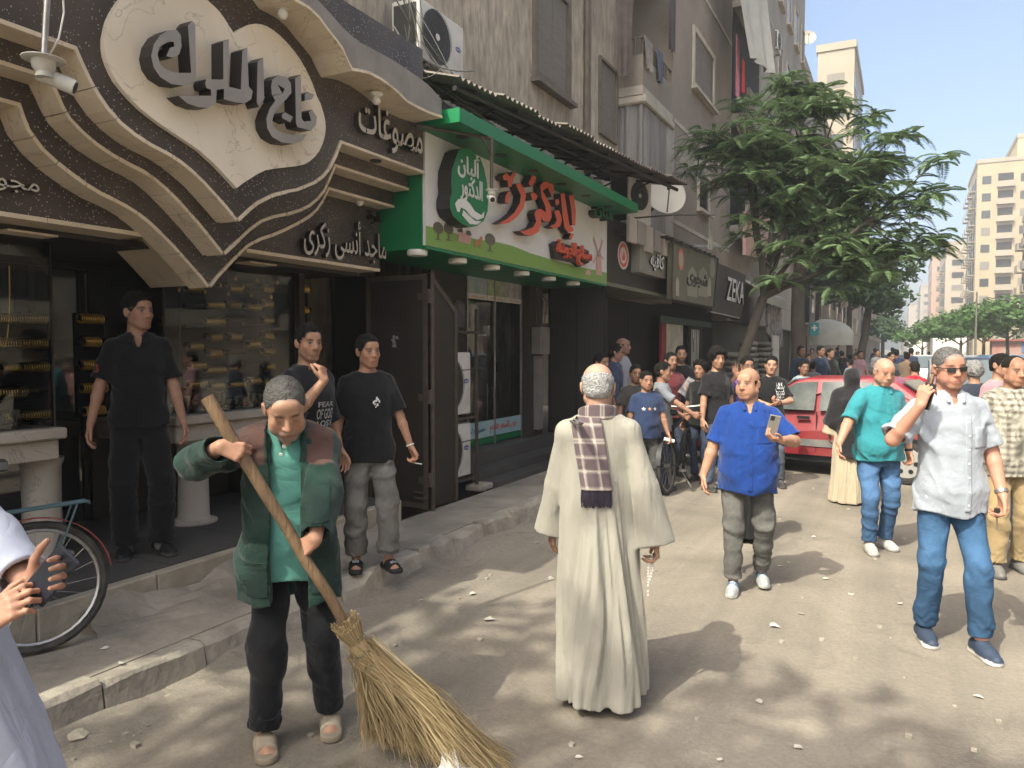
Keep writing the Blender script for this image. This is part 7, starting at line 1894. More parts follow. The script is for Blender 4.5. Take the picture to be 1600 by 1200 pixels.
# ------------------------------------------------------------------ the people
def W(px, py, d): return O + ray(px, py)*d
CF = Vector(_cf); CR = Vector(_cr); UP = Vector((0,0,1))
def at_depth(px, d, z=0.): q = O+ray(px,545)*d; return Vector((q.x,q.y,z))
def spots(base, fn):
    def c(p): return fn(p, np.tile(np.array(base,float),(len(p),1)))
    return c
def hand_prop_frame(P, nm, along=.085, off=.03):
    J = P.J; fd = nrm(J['hf'+nm]); pn = np.array(J['hn'+nm],float); pn = nrm(pn-fd*(pn@fd)); return P.world(J['wr'+nm]+(fd*along+pn*off)*P.s), (Matrix.Rotation(P.rz,3,'Z') @ Vector(fd)), (Matrix.Rotation(P.rz,3,'Z') @ Vector(pn))
def phone(c, longv, facev, label, mt=M_BLACK, size=(.074,.152,.009), cam_dots=True):
    y = Vector(longv).normalized(); z = Vector(facev); z = (z-y*z.dot(y)).normalized(); x = y.cross(z)
    M4 = Matrix((x,y,z)).transposed().to_4x4(); M4.translation = Vector(c)
    e = empty('mobile_phone',(0,0,0),0,label,'phone'); e.matrix_world = M4
    MB().box((-size[0]/2,-size[1]/2,-size[2]/2),(size[0]/2,size[1]/2,size[2]/2)).build('case', mt, e, bevel=.004)
    MB().box((-size[0]/2+.004,-size[1]/2+.005,-size[2]/2-.0008),(size[0]/2-.004,size[1]/2-.005,-size[2]/2-.0002)).build('screen', M_DGLASS, e)
    if cam_dots:
        m = MB().box((-size[0]/2+.006,size[1]/2-.04,size[2]/2),(-size[0]/2+.036,size[1]/2-.008,size[2]/2+.0015)); m.build('camera_bump', M_LETDARK, e)
    return e
def watch(P, nm, mt=M_BLACK, name='wristwatch', r=.034, w=.011):
    J = P.J; a = nrm(J['wr'+nm]-J['el'+nm]); c = J['wr'+nm]-a*.018; q = Vector(a).to_track_quat('Z','Y').to_matrix()
    o = MB().lathe([(r*P.s,-w),(r*P.s*1.06,0),(r*P.s,w)],c,18,q).build(name, mt, P.root, smooth=True); return o

# 1 --- the sweeper
def sweeper():
    T, E = W(322,620,2.98), W(548,988,3.20); ax = (E-T).normalized(); L = lambda t: T.lerp(E,t)
    g1, g2 = L(.225), L(.655)
    fd1 = (CR*.93+ax*.05-UP*.28+CF*.1).normalized(); fd2 = (-CR*.80-UP*.5+CF*.12).normalized()
    pnv = (CF*.95-UP*.25)
    at = G(452,1158); at = at+CF*.06; at.z = 0
    P = Person('man in green work jacket over teal shirt sweeping with a broom', at, 12, H=1.72, vox=.0052, hair='buzz', hairc=(.12,.112,.105), hscale=1.07, fat=.1, belly=.15,
        skin=dict(col=(.39,.225,.15), beard=.55, beardcol=(.26,.235,.215), browamt=.8, closed=True, moustache=.5, scalp=(.11,.10,.094), scalpamt=.7, hairline=.084),
        pose=dict(toes=1, hoff=(.0,.035,-.035), lean=9, hunch=.14, twist=4, head=(10,30,5), L=(.085,.06,0,-6), R=(-.02,-.10,0,14) if False else (.13,-.03,0,16),
            aR=dict(W=g1-fd1*.070-pnv.normalized()*.026, pole=(1,-.15,-.5), FD=fd1, PN=pnv, curl='grip', thumb='wrap'),
            aL=dict(W=g2-fd2*.070-pnv.normalized()*.026, pole=(-1,-.3,-.3), FD=fd2, PN=pnv, curl='grip', thumb='wrap')) | dict(L=(-.17,-.05,0,4), R=(.12,.09,0,10), crouch=.015))
    k, dz = P.s, P.J['dz']
    P.garment('shirt', 0, hem=.80, grow=.020, col=(.095,.255,.215), neckr=.062, vneck=.13, fold=(.0055,34), seed=5)
    P.trousers(col=(.012,.012,.014), r=(.098,.078,.072), end=.04, fold=(.009,30), seed=6, mt=M_CLOTH)
    green, yoke = np.array((.015,.036,.028)), np.array((.080,.044,.036))
    def jc(p):
        c = np.tile(green,(len(p),1)); x,y,z = p[:,0]-P.cen(1.3*k)[0], p[:,1], (p[:,2]-dz)/k
        cx = np.array([P.cen(max(.9,v)*k)[0] for v in np.linspace(.9,1.6,8)]); 
        m = (z > 1.345) & (np.abs(x) < .20) & (np.abs(x) > .088); c[m] = yoke
        band = (z > 1.328) & (z < 1.345) & (np.abs(x) > .085); c[band] = green*.7
        c *= (1+.22*noise3(p,14,8)+.10*noise3(p,70,9))[:,None]
        c[:] = c+np.clip(noise3(p,9,12)-.35,0,1)[:,None]*.05
        return c
    c0 = P.cen(1.2*k)
    def openfn(x, y, z):
        zz = (z-f32(dz))/f32(k); w = f32(.055)+np.clip(f32(1.42)-zz,0,.5)*f32(.05)+np.clip(zz-f32(1.25),0,.3)*f32(.10)
        cx = f32(c0[0])+(zz-f32(1.2))*f32(.02)
        return np.where(y > f32(c0[1]), w*f32(k)-np.abs(x-cx), f32(-1))
    jk = P.garment('jacket', 1.90, hem=.70, grow=.052, col=jc, sl=(.076,.072,.058), neckr=.074, collar=.034, fold=(.011,26), seed=9, openfn=openfn, hemwave=.012, flare=.05)
    for q in (-1,1):       # big open collar
        V = P.vol(.0052, P.neck-.2, P.neck+.16); a_ = P.neck+np.array([q*.062,.004,.008])*k; b_ = P.neck+np.array([q*.088,.075,-.055])*k; c_ = P.neck+np.array([q*.066,.105,-.135])*k
        V.add(rc(P.neck+np.array([q*.03,-.058,.02])*k, a_, .016, .020), k=0); V.add(rc(a_, b_, .020, .026), k=.02); V.add(rc(b_, c_, .022, .008), k=.02); put(V,'collar',P.root,M_CLOTH,tuple(green*1.05))
    # pockets, placket edges, neck buttons
    def pocket(cx, cz, w, h):
        me = bpy.data.meshes.new('pocket'); n = 8; vs = [(cx*0+(-w/2+w*i/n), -h/2+h*j/n, 0) for j in range(n+1) for i in range(n+1)]; fs = [(j*(n+1)+i,j*(n+1)+i+1,(j+1)*(n+1)+i+1,(j+1)*(n+1)+i) for j in range(n) for i in range(n)]
        me.from_pydata(vs,[],fs); o = P.decal(jk, me, (cx*k, .3, cz*k+dz), (0,1,0), name='pocket', mt=mat('jacket_pocket',(.016,.038,.030),rough=.9,col2=(.011,.026,.020),scale=9,bump=.2), lift=.006); o.modifiers.new('t','SOLIDIFY').thickness = .008
    pocket(-.135,1.20,.11,.13); pocket(.155,.83,.14,.15); pocket(-.155,.83,.14,.15)
    for j in range(3): 
        q = P.neck+np.array([-.004+.012*j,.070+.012*j,-.035-.035*j])*k; MB().lathe([(.008,-.003),(.008,.003)],q,10,Matrix.Rotation(R(70),3,'X')).build('button', M_WHITEPLASTIC, P.root)
    for o,st in P.shoes(kind='slide', sole=(.30,.25,.19), accent=(.33,.28,.215)): pass
    # the broom: one thing, pole and bound twigs
    b = empty('broom',(0,0,0),0,'long twig broom with a wooden pole held by the sweeper','broom')
    M_POLE = mat('broom_pole',(.24,.155,.085),rough=.75,col2=(.13,.08,.045),scale=7,stretch=(3,3,.5),amt=.3,bump=.5,bscale=30)
    pts = [T.lerp(E+ax*.06,i/14)+Vector((math.sin(i*1.3)*.003,math.cos(i*1.7)*.003,0)) for i in range(15)]
    MB().tube(pts,[.026-.004*i/14 for i in range(15)],10).build('pole', M_POLE, b, smooth=True)
    M_TWIG = leafmat('broom_twig',(.25,.175,.085),(.44,.34,.19),.05)
    GT = G(775,1200,.01); GL = G(580,1160,.02)
    r = random.Random(5); neck = E+ax*.10; tw = MB()
    side = (GL-G(800,1200,.0)); 
    mid = (G(650,1185,.02)); tips_ = []
    for i in range(1500):
        u = r.random()**.9; v = r.gauss(0,.11)
        tip = GL.lerp(GT,u)+Vector((r.gauss(0,.03),r.gauss(0,.05),0))
        sh = r.uniform(.78,1.0); st = neck+Vector((r.gauss(0,.022),r.gauss(0,.022),r.gauss(0,.022)))
        tip = st.lerp(tip,sh+(.12*u)); tip.z = max(.006,tip.z+abs(r.gauss(0,.012)))
        bow = Vector((r.gauss(0,.02),r.gauss(0,.02),.05*u*r.random()+.02))
        m1 = st.lerp(tip,.5)+bow; d = (tip-st).normalized(); q = d.cross(CF).normalized()*r.uniform(.0014,.0026)
        k_ = len(tw.v); tw.v += [tuple(st-q),tuple(st+q),tuple(m1+q),tuple(m1-q),tuple(tip+q*.6),tuple(tip-q*.6)]; tw.f += [(k_,k_+1,k_+2,k_+3),(k_+3,k_+2,k_+4,k_+5)]
        for s_ in (1,-1):
            if r.random() < .8:
                a = m1.lerp(tip,r.uniform(.3,.8)); e2 = a+(tip-m1)*r.uniform(.25,.5)+Vector((r.gauss(0,.03),r.gauss(0,.03),r.gauss(0,.02))); e2.z = max(.005,e2.z); k_ = len(tw.v)
                tw.v += [tuple(a-q*.7),tuple(a+q*.7),tuple(e2)]; tw.f.append((k_,k_+1,k_+2))
    o = tw.build('twigs', M_TWIG, b); o['kind'] = 'stuff'
    # bound head: stubby straws round the pole and three wire ties
    hd = MB()
    for i in range(260):
        a = r.uniform(0,6.28); q1 = ax.orthogonal().normalized(); q2 = ax.cross(q1); rad = .034+r.uniform(0,.014)
        s0 = E-ax*r.uniform(.02,.075)+(q1*math.cos(a)+q2*math.sin(a))*(rad+.012); s1 = E+ax*.05+(q1*math.cos(a)+q2*math.sin(a))*.030; s2 = neck+ax*.05+(q1*math.cos(a)+q2*math.sin(a))*.045
        hd.tube([s0,s1,s2],.0034,4)
    o = hd.build('bound_head', M_TWIG, b); o['kind'] = 'stuff'
    for t_,rad in ((.03,.036),(.10,.042)):
        q = ax.to_track_quat('Z','Y').to_matrix(); MB().lathe([(rad,-.004),(rad+.004,0),(rad,.004)],E+ax*t_,18,q).build('tie', M_WIRE, b)
    c1_ = neck.lerp(GL,.33); c2_ = neck.lerp(GT,.36); MB().tube([c1_+UP*.03-CF*.03,c1_.lerp(c2_,.5)-CF*.07+UP*.05,c2_+UP*.03-CF*.03],.003,5).build('tie', M_WIRE, b)
sweeper()

# 2 --- man in black polo in the shop entrance
P = Person('man in black polo shirt and black trousers standing on the shop platform', G(222,866,.3665), 30, H=1.79, vox=.006, hair='top', hairc='black', thin=.95,
    skin=dict(col=(.36,.205,.135), beard=.15, moustache=.45, gaze=.003), pose=dict(lean=0, head=(32,-3,0), L=(-.12,.02,0,20), R=(.10,0,0,-12), aR=dict(w=(.29,-.02,.90))))
g = P.garment('polo_shirt', .80, hem=.88, grow=.020, col=(.010,.010,.011), collar=.022, vneck=.09, seed=11, fold=(.006,30))
P.trousers(col=(.010,.010,.011), r=(.10,.085,.085), end=.03, seed=12, mt=M_CLOTH)
P.shoes(col=(.012,.012,.012), sole=(.10,.09,.085), kind='shoe', accent=(.20,.19,.18))
sh, el = P.J['shR'], P.J['elR']; c = sh.copy()*.45+el*.55
P.decal(g, text_mesh('3',.036,.055,.001,(mat('print_coral',(.50,.10,.07),rough=.7),),False,bold=.03), c, (.75,.66,0), name='sleeve_number', mt=MATS['print_coral'])
# 3 --- man with hand on chin
at = at_depth(478,5.2,.174)
hp = W(508,592,5.02)
P = Person('man in black sweatshirt with white print touching his chin', at, 62, H=1.77, vox=.007, hair='short', hairc='black',
    skin=dict(col=(.36,.205,.135), beard=.35, moustache=.5), pose=dict(lean=2, head=(-22,2,0), aR=dict(W=W(507,594,4.95), pole=(.5,.4,-1), FD=(-CR*.22+UP*.95+CF*.12), PN=(-CR*.85+CF*.3), curl='pinch')))
g = P.garment('sweatshirt', 1.15, hem=.86, grow=.026, col=(.013,.013,.016), sl=(.058,.062,.056), seed=14, fold=(.008,28))
M_PRINTW = mat('print_white',(.60,.60,.60),rough=.8)
cz = 1.24*P.s
for j,(t,w_,h_) in enumerate((('FEAR',.15,.035),('OF GOD',.17,.07),('LOST',.15,.04))):
    P.decal(g, text_mesh(t,w_,h_,.001,(M_PRINTW,),False,bold=.02), (P.cen(1.2)[0]+.03,.3,cz-.065*j), (.35,.93,0), name='chest_print', mt=M_PRINTW)
P.trousers(col=(.02,.02,.022), seed=15, mt=M_CLOTH); P.shoes(col=(.5,.5,.5), sole=(.6,.6,.6), kind='sneaker')
# 4 --- young man with the cigarette
hp = W(608,716,5.05)
P = Person('young man in black tee and baggy grey jeans holding a cigarette', G(578,888,.174), 22, H=1.71, vox=.0062, hair='short', hairc='black', thin=.88, shoulders=.95,
    skin=dict(col=(.36,.20,.13), beard=0, browamt=.9), pose=dict(toes=1, lean=-1, head=(14,2,3), L=(-.13,.06,0,12), R=(.10,-.02,0,-12), aL=dict(w=(-.31,.08,.90), fd=(-.35,.35,-.85), pn=(.9,.3,-.1), curl='pinch')))
g = P.garment('tee_shirt', .86, hem=.82, grow=.030, col=(.010,.010,.011), sl=(.056,.076,.06), seed=17, fold=(.008,28))
rr = random.Random(3); m = bpy.data.meshes.new('print'); vs=[]; fs=[]
for i in range(16):
    a = rr.uniform(0,6.28); q = rr.uniform(.010,.032); x0,y0_ = q*math.cos(a)*.8,q*math.sin(a)*1.1; s_ = rr.uniform(.004,.009); n_=len(vs); vs += [(x0-s_,y0_-s_,0),(x0+s_,y0_-s_*.5,0),(x0+s_*.6,y0_+s_,0),(x0-s_*.7,y0_+s_*.6,0)]; fs.append((n_,n_+1,n_+2,n_+3))
m.from_pydata(vs,[],fs); P.decal(g, m, (-.045,.3,1.27*P.s), (-.1,1,0), name='chest_print', mt=M_PRINTW)
def gj(p):
    c = np.tile(np.array((.17,.16,.145)),(len(p),1))*(1+.25*noise3(p,16,4)+.12*noise3(p,60,5))[:,None]; return c
tj = P.trousers(col=gj, r=(.104,.088,.070), end=.10, fold=(.010,34), seed=18)
for o,st in P.shoes(kind='slide', sole=(.02,.02,.02), accent=(.012,.012,.013)):
    pass
for nm in 'LR':
    an, fdv = P.J['an'+nm], P.J['fd'+nm]; st = [o for o in P.root.children_recursive if o.name.startswith('strap')][0 if nm == 'L' else 1]
    P.decal(st, text_mesh('ala',.05,.035,.001,(M_PRINTW,),False,bold=.02), an+fdv*.085, (fdv[0]*.5,fdv[1]*.5,.85), up=(0,0,1), name='strap_lettering', mt=M_PRINTW)
for nm in 'LR': watch(P, nm, M_WHITEPLASTIC, 'bracelet', .031, .005)
c,fdv,pnv = hand_prop_frame(P,'L',.125,.03); cg = empty('cigarette',(0,0,0),0,'lit white cigarette in the young man\'s hand','cigarette')
MB().tube([c,c+CR*.05-UP*.008],.004,8).build('paper', M_WHITEPLASTIC, cg); MB().tube([c-CR*.018+UP*.003,c],.004,8).build('filter', mat('filter_tan',(.55,.33,.13),rough=.8), cg)
# 5 --- old man in galabeya seen from behind
hR = W(1030,868,3.80); hL = W(862,842,4.05)
at = G(932,1098); 
P = Person('old man in long beige robe and plaid scarf walking away', at, 184, H=1.71, armlen=1.07, vox=.0055, hair='ring', hairc='white', fat=.15,
    skin=dict(col=(.40,.235,.16), tshade=0), pose=dict(lean=2, head=(-10,4,0), L=(-.12,.07,0,6), R=(.10,-.07,.02,-8), twist=-4,
      aR=dict(W=hR, pole=(1,-.5,-.2), fd=(.2,.3,-.9), pn=(-1,.2,0), curl='hold'), aL=dict(W=hL, pole=(-1,-.5,-.2), fd=(-.05,.2,-1), pn=(1,.2,0), curl='relax')))
k, dz = P.s, P.J['dz']
def rcol(p):
    return np.tile(np.array((.305,.285,.240)),(len(p),1))*(1+.05*noise3(p,12,4))[:,None]
ROBE = P.robe(rcol, hem=.062, sl=(.056,.068,.092), bottom=(.222,.212), seed=6, fold=.028, frac=2.02, bias=(.03,-.02), nf=7)
P.shoes(col=(.02,.018,.016), sole=(.015,.015,.015), kind='shoe')
# collar band and scarf with fringe
V = P.vol(.0055); nk = P.neck
def ringf(x,y,z):
    rr_ = np.sqrt((x-f32(nk[0]))**2+((y-f32(nk[1])+f32(.004)))**2); return np.sqrt((np.maximum(0,np.abs(rr_-f32(.078*k))-f32(.012)))**2+(np.maximum(0,np.abs(z-f32(nk[2]+.012*k)+(y-f32(nk[1]))*f32(.3))-f32(.030)))**2)-f32(.010)
V.add((ringf,nk-.16,nk+.16),k=0)
def plaid(u, v):
    c = np.tile(np.array((.115,.085,.092)),(len(u),1)); sx = np.abs((u/.062)%1-.5); sz = np.abs((v/.075)%1-.5)
    c[(sx < .12)|(sz < .12)] = (.36,.31,.26); c[(sx < .05)|(sz < .05)] = (.20,.165,.165); c[(sx < .12)&(sz < .12)] = (.46,.41,.35); return c
def sc(p): return plaid(np.arctan2(p[:,1]-nk[1],p[:,0]-nk[0])*.08+.03, p[:,2])
scf = put(V,'scarf',P.root,M_CLOTH,sc,.0)
nx_, nz_ = 22, 44; Wd, Ln = .145*k, .36*k; me = bpy.data.meshes.new('scarf_tail')
vs = [(-Wd/2+Wd*i/nx_+.05*(j/nz_)*k, -Ln*j/nz_, 0) for j in range(nz_+1) for i in range(nx_+1)]
me.from_pydata(vs,[],[(j*(nx_+1)+i,j*(nx_+1)+i+1,(j+1)*(nx_+1)+i+1,(j+1)*(nx_+1)+i) for j in range(nz_) for i in range(nx_)])
uv = np.array([(i/nx_*Wd, j/nz_*Ln) for j in range(nz_+1) for i in range(nx_+1)])
ca = me.attributes.new('Col','FLOAT_COLOR','POINT'); ca.data.foreach_set('color', np.concatenate([plaid(uv[:,0],uv[:,1]),np.ones((len(uv),1))],1).astype(f32).ravel())
for q_ in me.polygons: q_.use_smooth = True
tl_ = P.decal(ROBE, me, (nk[0]-.078*k, nk[1]-.3, nk[2]+.012*k), (0,-1,0), name='scarf_tail', mt=M_CLOTH, lift=.012)
tl_.parent = P.root; tl_.modifiers.new('t','SOLIDIFY').thickness = .008
low_ = [me.vertices[nz_*(nx_+1)+i].co.copy() for i in range(nx_+1)]
rr = random.Random(8); fr_ = MB()
for i in range(120):
    t_ = rr.random()*nx_; a_ = low_[int(t_)].lerp(low_[min(nx_,int(t_)+1)],t_%1); l = rr.uniform(.05,.085)*k
    fr_.tube([a_+Vector((0,.0,.012)),a_+Vector((rr.uniform(-.004,.004),-.006,-l*.5)),a_+Vector((rr.uniform(-.01,.01),-.008,-l))],.0032,4)
o = fr_.build('fringe', mat('scarf_fringe',(.022,.016,.028),rough=.95), tl_); o['kind'] = 'stuff'
# prayer beads
c,fdv,pnv = hand_prop_frame(P,'R',.075,.025); pbd = empty('prayer_beads',(0,0,0),0,'string of pale prayer beads hanging from the robed man\'s hand','prayer beads')
bead = MB().lathe([(.001,-.006),(.005,-.004),(.0062,0),(.005,.004),(.001,.006)],n=8).mesh('bead', mat('bead_pale',(.55,.52,.48),rough=.4), True)
for i in range(22):
    t = i/21; s_ = -1 if i%2 else 1; link('bead', bead, pbd, c+Vector((0,0,-.012*(i//2)*1.25-.01))+CR*(s_*.010*math.sin(min(1,t*1.2)*math.pi)-.02*t))
for q in range(2): link('bead', bead, pbd, c+Vector((0,0,-.19-.018*q))-CR*.02)
MB().tube([c,c+Vector((0,0,-.17))-CR*.018],.0018,4).build('cord', M_WIREPALE, pbd)
# 6 --- man in blue shirt
hL = W(1222,688,5.38); at = G(1166,920)
P = Person('bald man in bright blue short sleeved shirt holding a phone', at, -12, H=1.64, vox=.0058, hair='bald', hairc='dark', fat=1.0, belly=.6, hscale=1.02,
    skin=dict(col=(.42,.235,.155), beard=.10, moustache=.12, browamt=.75), headface=dict(jaw=1.12, cheek=1.05),
    pose=dict(lean=1, head=(-30,0,0), L=(-.13,-.14,.015,4), R=(.11,.12,0,-10), aR=dict(w=(.36,.05,.87), fd=(.05,.25,-.95)), aL=dict(W=hL, pole=(-.8,-.6,-.6), FD=(-CR*.95+UP*.12-CF*.1), PN=(UP*.85+CF*.3-CR*.1), curl='hold', thumb='up')))
def bl(p): return np.tile(np.array((.013,.045,.205)),(len(p),1))*(1+.16*noise3(p,80,3)+.10*noise3(p,220,7))[:,None]
SH = P.garment('shirt', .90, hem=.80, grow=.022, col=bl, sl=(.058,.074,.06), collar=.022, vneck=.07, seed=21, fold=(.0095,27), hemwave=.012)
P.strip(SH, 0, 1.36*P.s, .82*P.s, .034, col=(.013,.045,.205)); P.buttons(SH, 0, 1.33*P.s, .86*P.s, 6, M_BLACK); P.strip(SH, -.095, 1.30*P.s, 1.19*P.s, .10, name='pocket', col=(.013,.045,.205), n=12)
def gy(p): return np.tile(np.array((.12,.115,.105)),(len(p),1))*(1+.22*noise3(p,22,4)+.15*noise3(p,80,5))[:,None]
P.trousers(col=gy, r=(.100,.074,.060), end=.08, fold=(.009,38), seed=22)
P.shoes(col=(.36,.37,.38), sole=(.42,.42,.40), kind='sneaker', accent=(.10,.15,.22))
c,fdv,pnv = hand_prop_frame(P,'L',.07,.055); phone(c+UP*.045, UP*.9+CR*.15-CF*.25, -CF+UP*.25, 'grey phone held up by the man in the blue shirt', mat('phone_grey',(.30,.28,.25),rough=.35,metal=.4), (.078,.158,.009))
# 7 --- man in turquoise shirt
at = G(1368,858); hR = W(1302,712,6.6); hL = W(1420,706,6.85)
P = Person('bald man in turquoise shirt and blue jeans walking past the red car', at, 6, H=1.71, vox=.0062, hair='bald', hairc='grey', fat=.7, belly=.55,
    skin=dict(col=(.43,.23,.155), beard=.12, moustache=.75, beardcol=(.40,.38,.35), browamt=.5), pose=dict(lean=3, head=(-6,14,-3), L=(-.11,-.04,0,6), R=(.12,.10,0,-14), aR=dict(W=hR, pole=(.9,-.6,-.4), fd=(.3,.4,-.85), pn=(-.6,.5,0)), aL=dict(W=hL, pole=(-1,-.5,-.2), curl='hold')))
SH = P.garment('shirt', 1.02, hem=.84, grow=.022, col=(.036,.21,.24), sl=(.056,.066,.064), collar=.020, vneck=.11, seed=24, fold=(.012,26))
P.strip(SH, 0, 1.36*P.s, 1.20*P.s, .034, col=(.036,.21,.24), n=16); P.strip(SH, -.09, 1.29*P.s, 1.17*P.s, .10, name='pocket', col=(.036,.21,.24), n=12)
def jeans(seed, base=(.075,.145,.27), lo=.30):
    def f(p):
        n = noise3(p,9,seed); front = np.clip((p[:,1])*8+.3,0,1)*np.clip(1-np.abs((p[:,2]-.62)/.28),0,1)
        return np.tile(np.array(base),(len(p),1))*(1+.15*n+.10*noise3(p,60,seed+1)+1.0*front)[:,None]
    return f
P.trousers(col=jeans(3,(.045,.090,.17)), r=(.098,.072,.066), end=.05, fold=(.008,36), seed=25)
P.shoes(col=(.40,.39,.37), sole=(.34,.33,.31), kind='sneaker')
watch(P,'L')
MB().box((P.J['hipR'][0]+.05,-.02,.90*P.s),(P.J['hipR'][0]+.085,.05,1.04*P.s)).build('belt_pouch', M_BLACK, P.root, bevel=.01)
# 8 --- man in white shirt on the phone
at = G(1486,1008); hR = W(1438,634,4.40); hL = W(1566,772,4.50)
P = Person('man in white shirt, jeans and sunglasses talking on a phone', at, -6, H=1.81, vox=.0055, hair='buzz', hairc='salt', fat=.12, belly=.25, shoulders=1.0, hscale=.96,
    skin=dict(col=(.46,.235,.165), beard=.06, moustache=.08, browamt=.8), pose=dict(lean=2, head=(2,4,4), L=(-.10,.14,0,4), R=(.12,-.08,0,-6), side=3.2, pelvis=(.03,0),
    aR=dict(W=hR, pole=(.8,.2,-1), FD=(CR*.25+UP*.93-CF*.02), PN=(CR*.85+CF*.35), curl='hold'), aL=dict(W=hL, pole=(-.6,-1,0), fd=(-.02,.15,-1), pn=(1,.1,0), curl='hold')))
SH = P.garment('shirt', .88, hem=.80, grow=.022, col=(.33,.355,.395), sl=(.056,.074,.06), collar=.024, vneck=.07, seed=27, fold=(.0105,26), hemwave=.016)
P.strip(SH, 0, 1.36*P.s, .82*P.s, .034, col=(.33,.355,.395)); P.buttons(SH, 0, 1.33*P.s, .86*P.s, 7, M_WHITEPLASTIC); P.strip(SH, -.09, 1.30*P.s, 1.18*P.s, .10, name='pocket', col=(.32,.345,.385), n=12)
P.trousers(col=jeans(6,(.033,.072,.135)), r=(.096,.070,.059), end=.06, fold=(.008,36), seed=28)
P.shoes(col=(.035,.05,.085), sole=(.62,.61,.58), kind='shoe')
watch(P,'L',M_STEEL)
def glasses(P, mt, thick=.02, name='sunglasses', rim=False):
    k = P.hs; F = lambda c_: P.ho+P.M@(np.array(c_)*k); m = MB(); Mh = Matrix(P.M.tolist())
    if not rim:
        for sx in (-1,1): m.add([F((sx*.010,.108,.012)),F((sx*.056,.092,.012)),F((sx*.054,.092,-.014)),F((sx*.016,.106,-.014))],[(0,1,2,3)])
    else:
        for sx in (-1,1): m.tube([F((sx*.032+.020*math.cos(t),.104-.006*abs(math.cos(t)),.002+.014*math.sin(t))) for t in [2*math.pi*i/16 for i in range(17)]],.0016,4,cap=False)
    m.tube([F((-.012,.109,.008)),F((.012,.109,.008))],.003,5)
    for sx in (-1,1): m.tube([F((sx*.056,.092,.008)),F((sx*.082,.02,.010)),F((sx*.082,-.02,.004))],.003,5)
    o = m.build(name, mt, P.root); 
    if not rim: o.modifiers.new('t','SOLIDIFY').thickness = .004
glasses(P, M_BLACK)
c,fdv,pnv = hand_prop_frame(P,'R',.06,.032); phone(c, fdv, -pnv, 'black phone at the white shirt man\'s ear')
c,fdv,pnv = hand_prop_frame(P,'L',.085,.035); ky = empty('car_keys',(0,0,0),0,'black car key fob dangling from the white shirt man\'s hand','keys')
MB().cbox((c.x,c.y,c.z-.02),(.03,.016,.06)).build('fob', M_BLACK, ky, bevel=.006); MB().tube([c+Vector((0,0,-.05)),c+Vector((.004,0,-.12))],.004,6).build('key_blade', M_STEEL, ky)
# 9 --- man in checked shirt
at = G(1572,893)
P = Person('man in checked shirt and khaki trousers behind the phone caller', at, -10, H=1.73, vox=.007, hair='buzz', hairc='dark', fat=.45, belly=.3,
    skin=dict(col=(.37,.20,.13), beard=.12, moustache=.15, recede=1), headface=dict(jaw=1.08), pose=dict(lean=2, head=(6,3,0), L=(-.12,-.06,0,4), R=(.12,.10,0,-8)))
def ck(p):
    u = np.where(np.abs(p[:,1]) > .0, p[:,0]+.6*p[:,1], p[:,0]); a_ = (np.floor(u/.022)%2 == 0); b_ = (np.floor(p[:,2]/.024)%2 == 0)
    c = np.tile(np.array((.42,.39,.32)),(len(p),1)); c[a_^b_] = (.24,.22,.18); c[a_&b_] = (.10,.09,.075); return c
V_ = P.garment('shirt', .92, hem=.80, grow=.026, col=ck, sl=(.060,.078,.06), collar=.022, vneck=.12, seed=31, fold=(.007,28))
P.trousers(col=(.30,.22,.115), r=(.105,.085,.074), seed=32, mt=M_CLOTH, fold=(.008,36)); P.shoes(col=(.16,.15,.14), sole=(.10,.10,.10), kind='shoe')
# 10 --- man in pale blue robe at the left with a phone
at = at_depth(-178,2.10,0.); hA = W(58,932,1.98); hB = W(-8,985,1.93)
P = Person('man in pale blue robe holding a dark phone against his chest', at, 72, H=1.74, vox=.0048, hair='short', hairc='dark', fat=.4, belly=.6, skin=dict(col=(.36,.205,.14)),
    pose=dict(lean=2, aL=dict(W=hA, pole=(-.2,-1,-1), FD=(CR*.86+UP*.34), PN=(-CF*.95+UP*.1), curl=(34,42,26), thumb='up'), aR=dict(W=hB, pole=(.8,-.8,-.6), FD=(CR*.76+UP*.62), PN=(CF*.85+CR*.3-UP*.2), curl=(30,45,30), thumb='side', size=.95)))
P.robe((.43,.45,.54), hem=.05, sl=(.066,.068,.066), bottom=(.30,.30), seed=12, fold=.014, frac=1.84, bias=(0,.33))
P.shoes(col=(.03,.03,.03), sole=(.02,.02,.02), kind='shoe')
c,fdv,pnv = hand_prop_frame(P,'L',.080,.024); phone(c, (CR*.66+UP*.75).normalized(), -CF*.95+UP*.1, 'dark phone in the pale blue robed man\'s hand', mat('phone_navy',(.012,.014,.022),rough=.3), (.076,.156,.010), False)

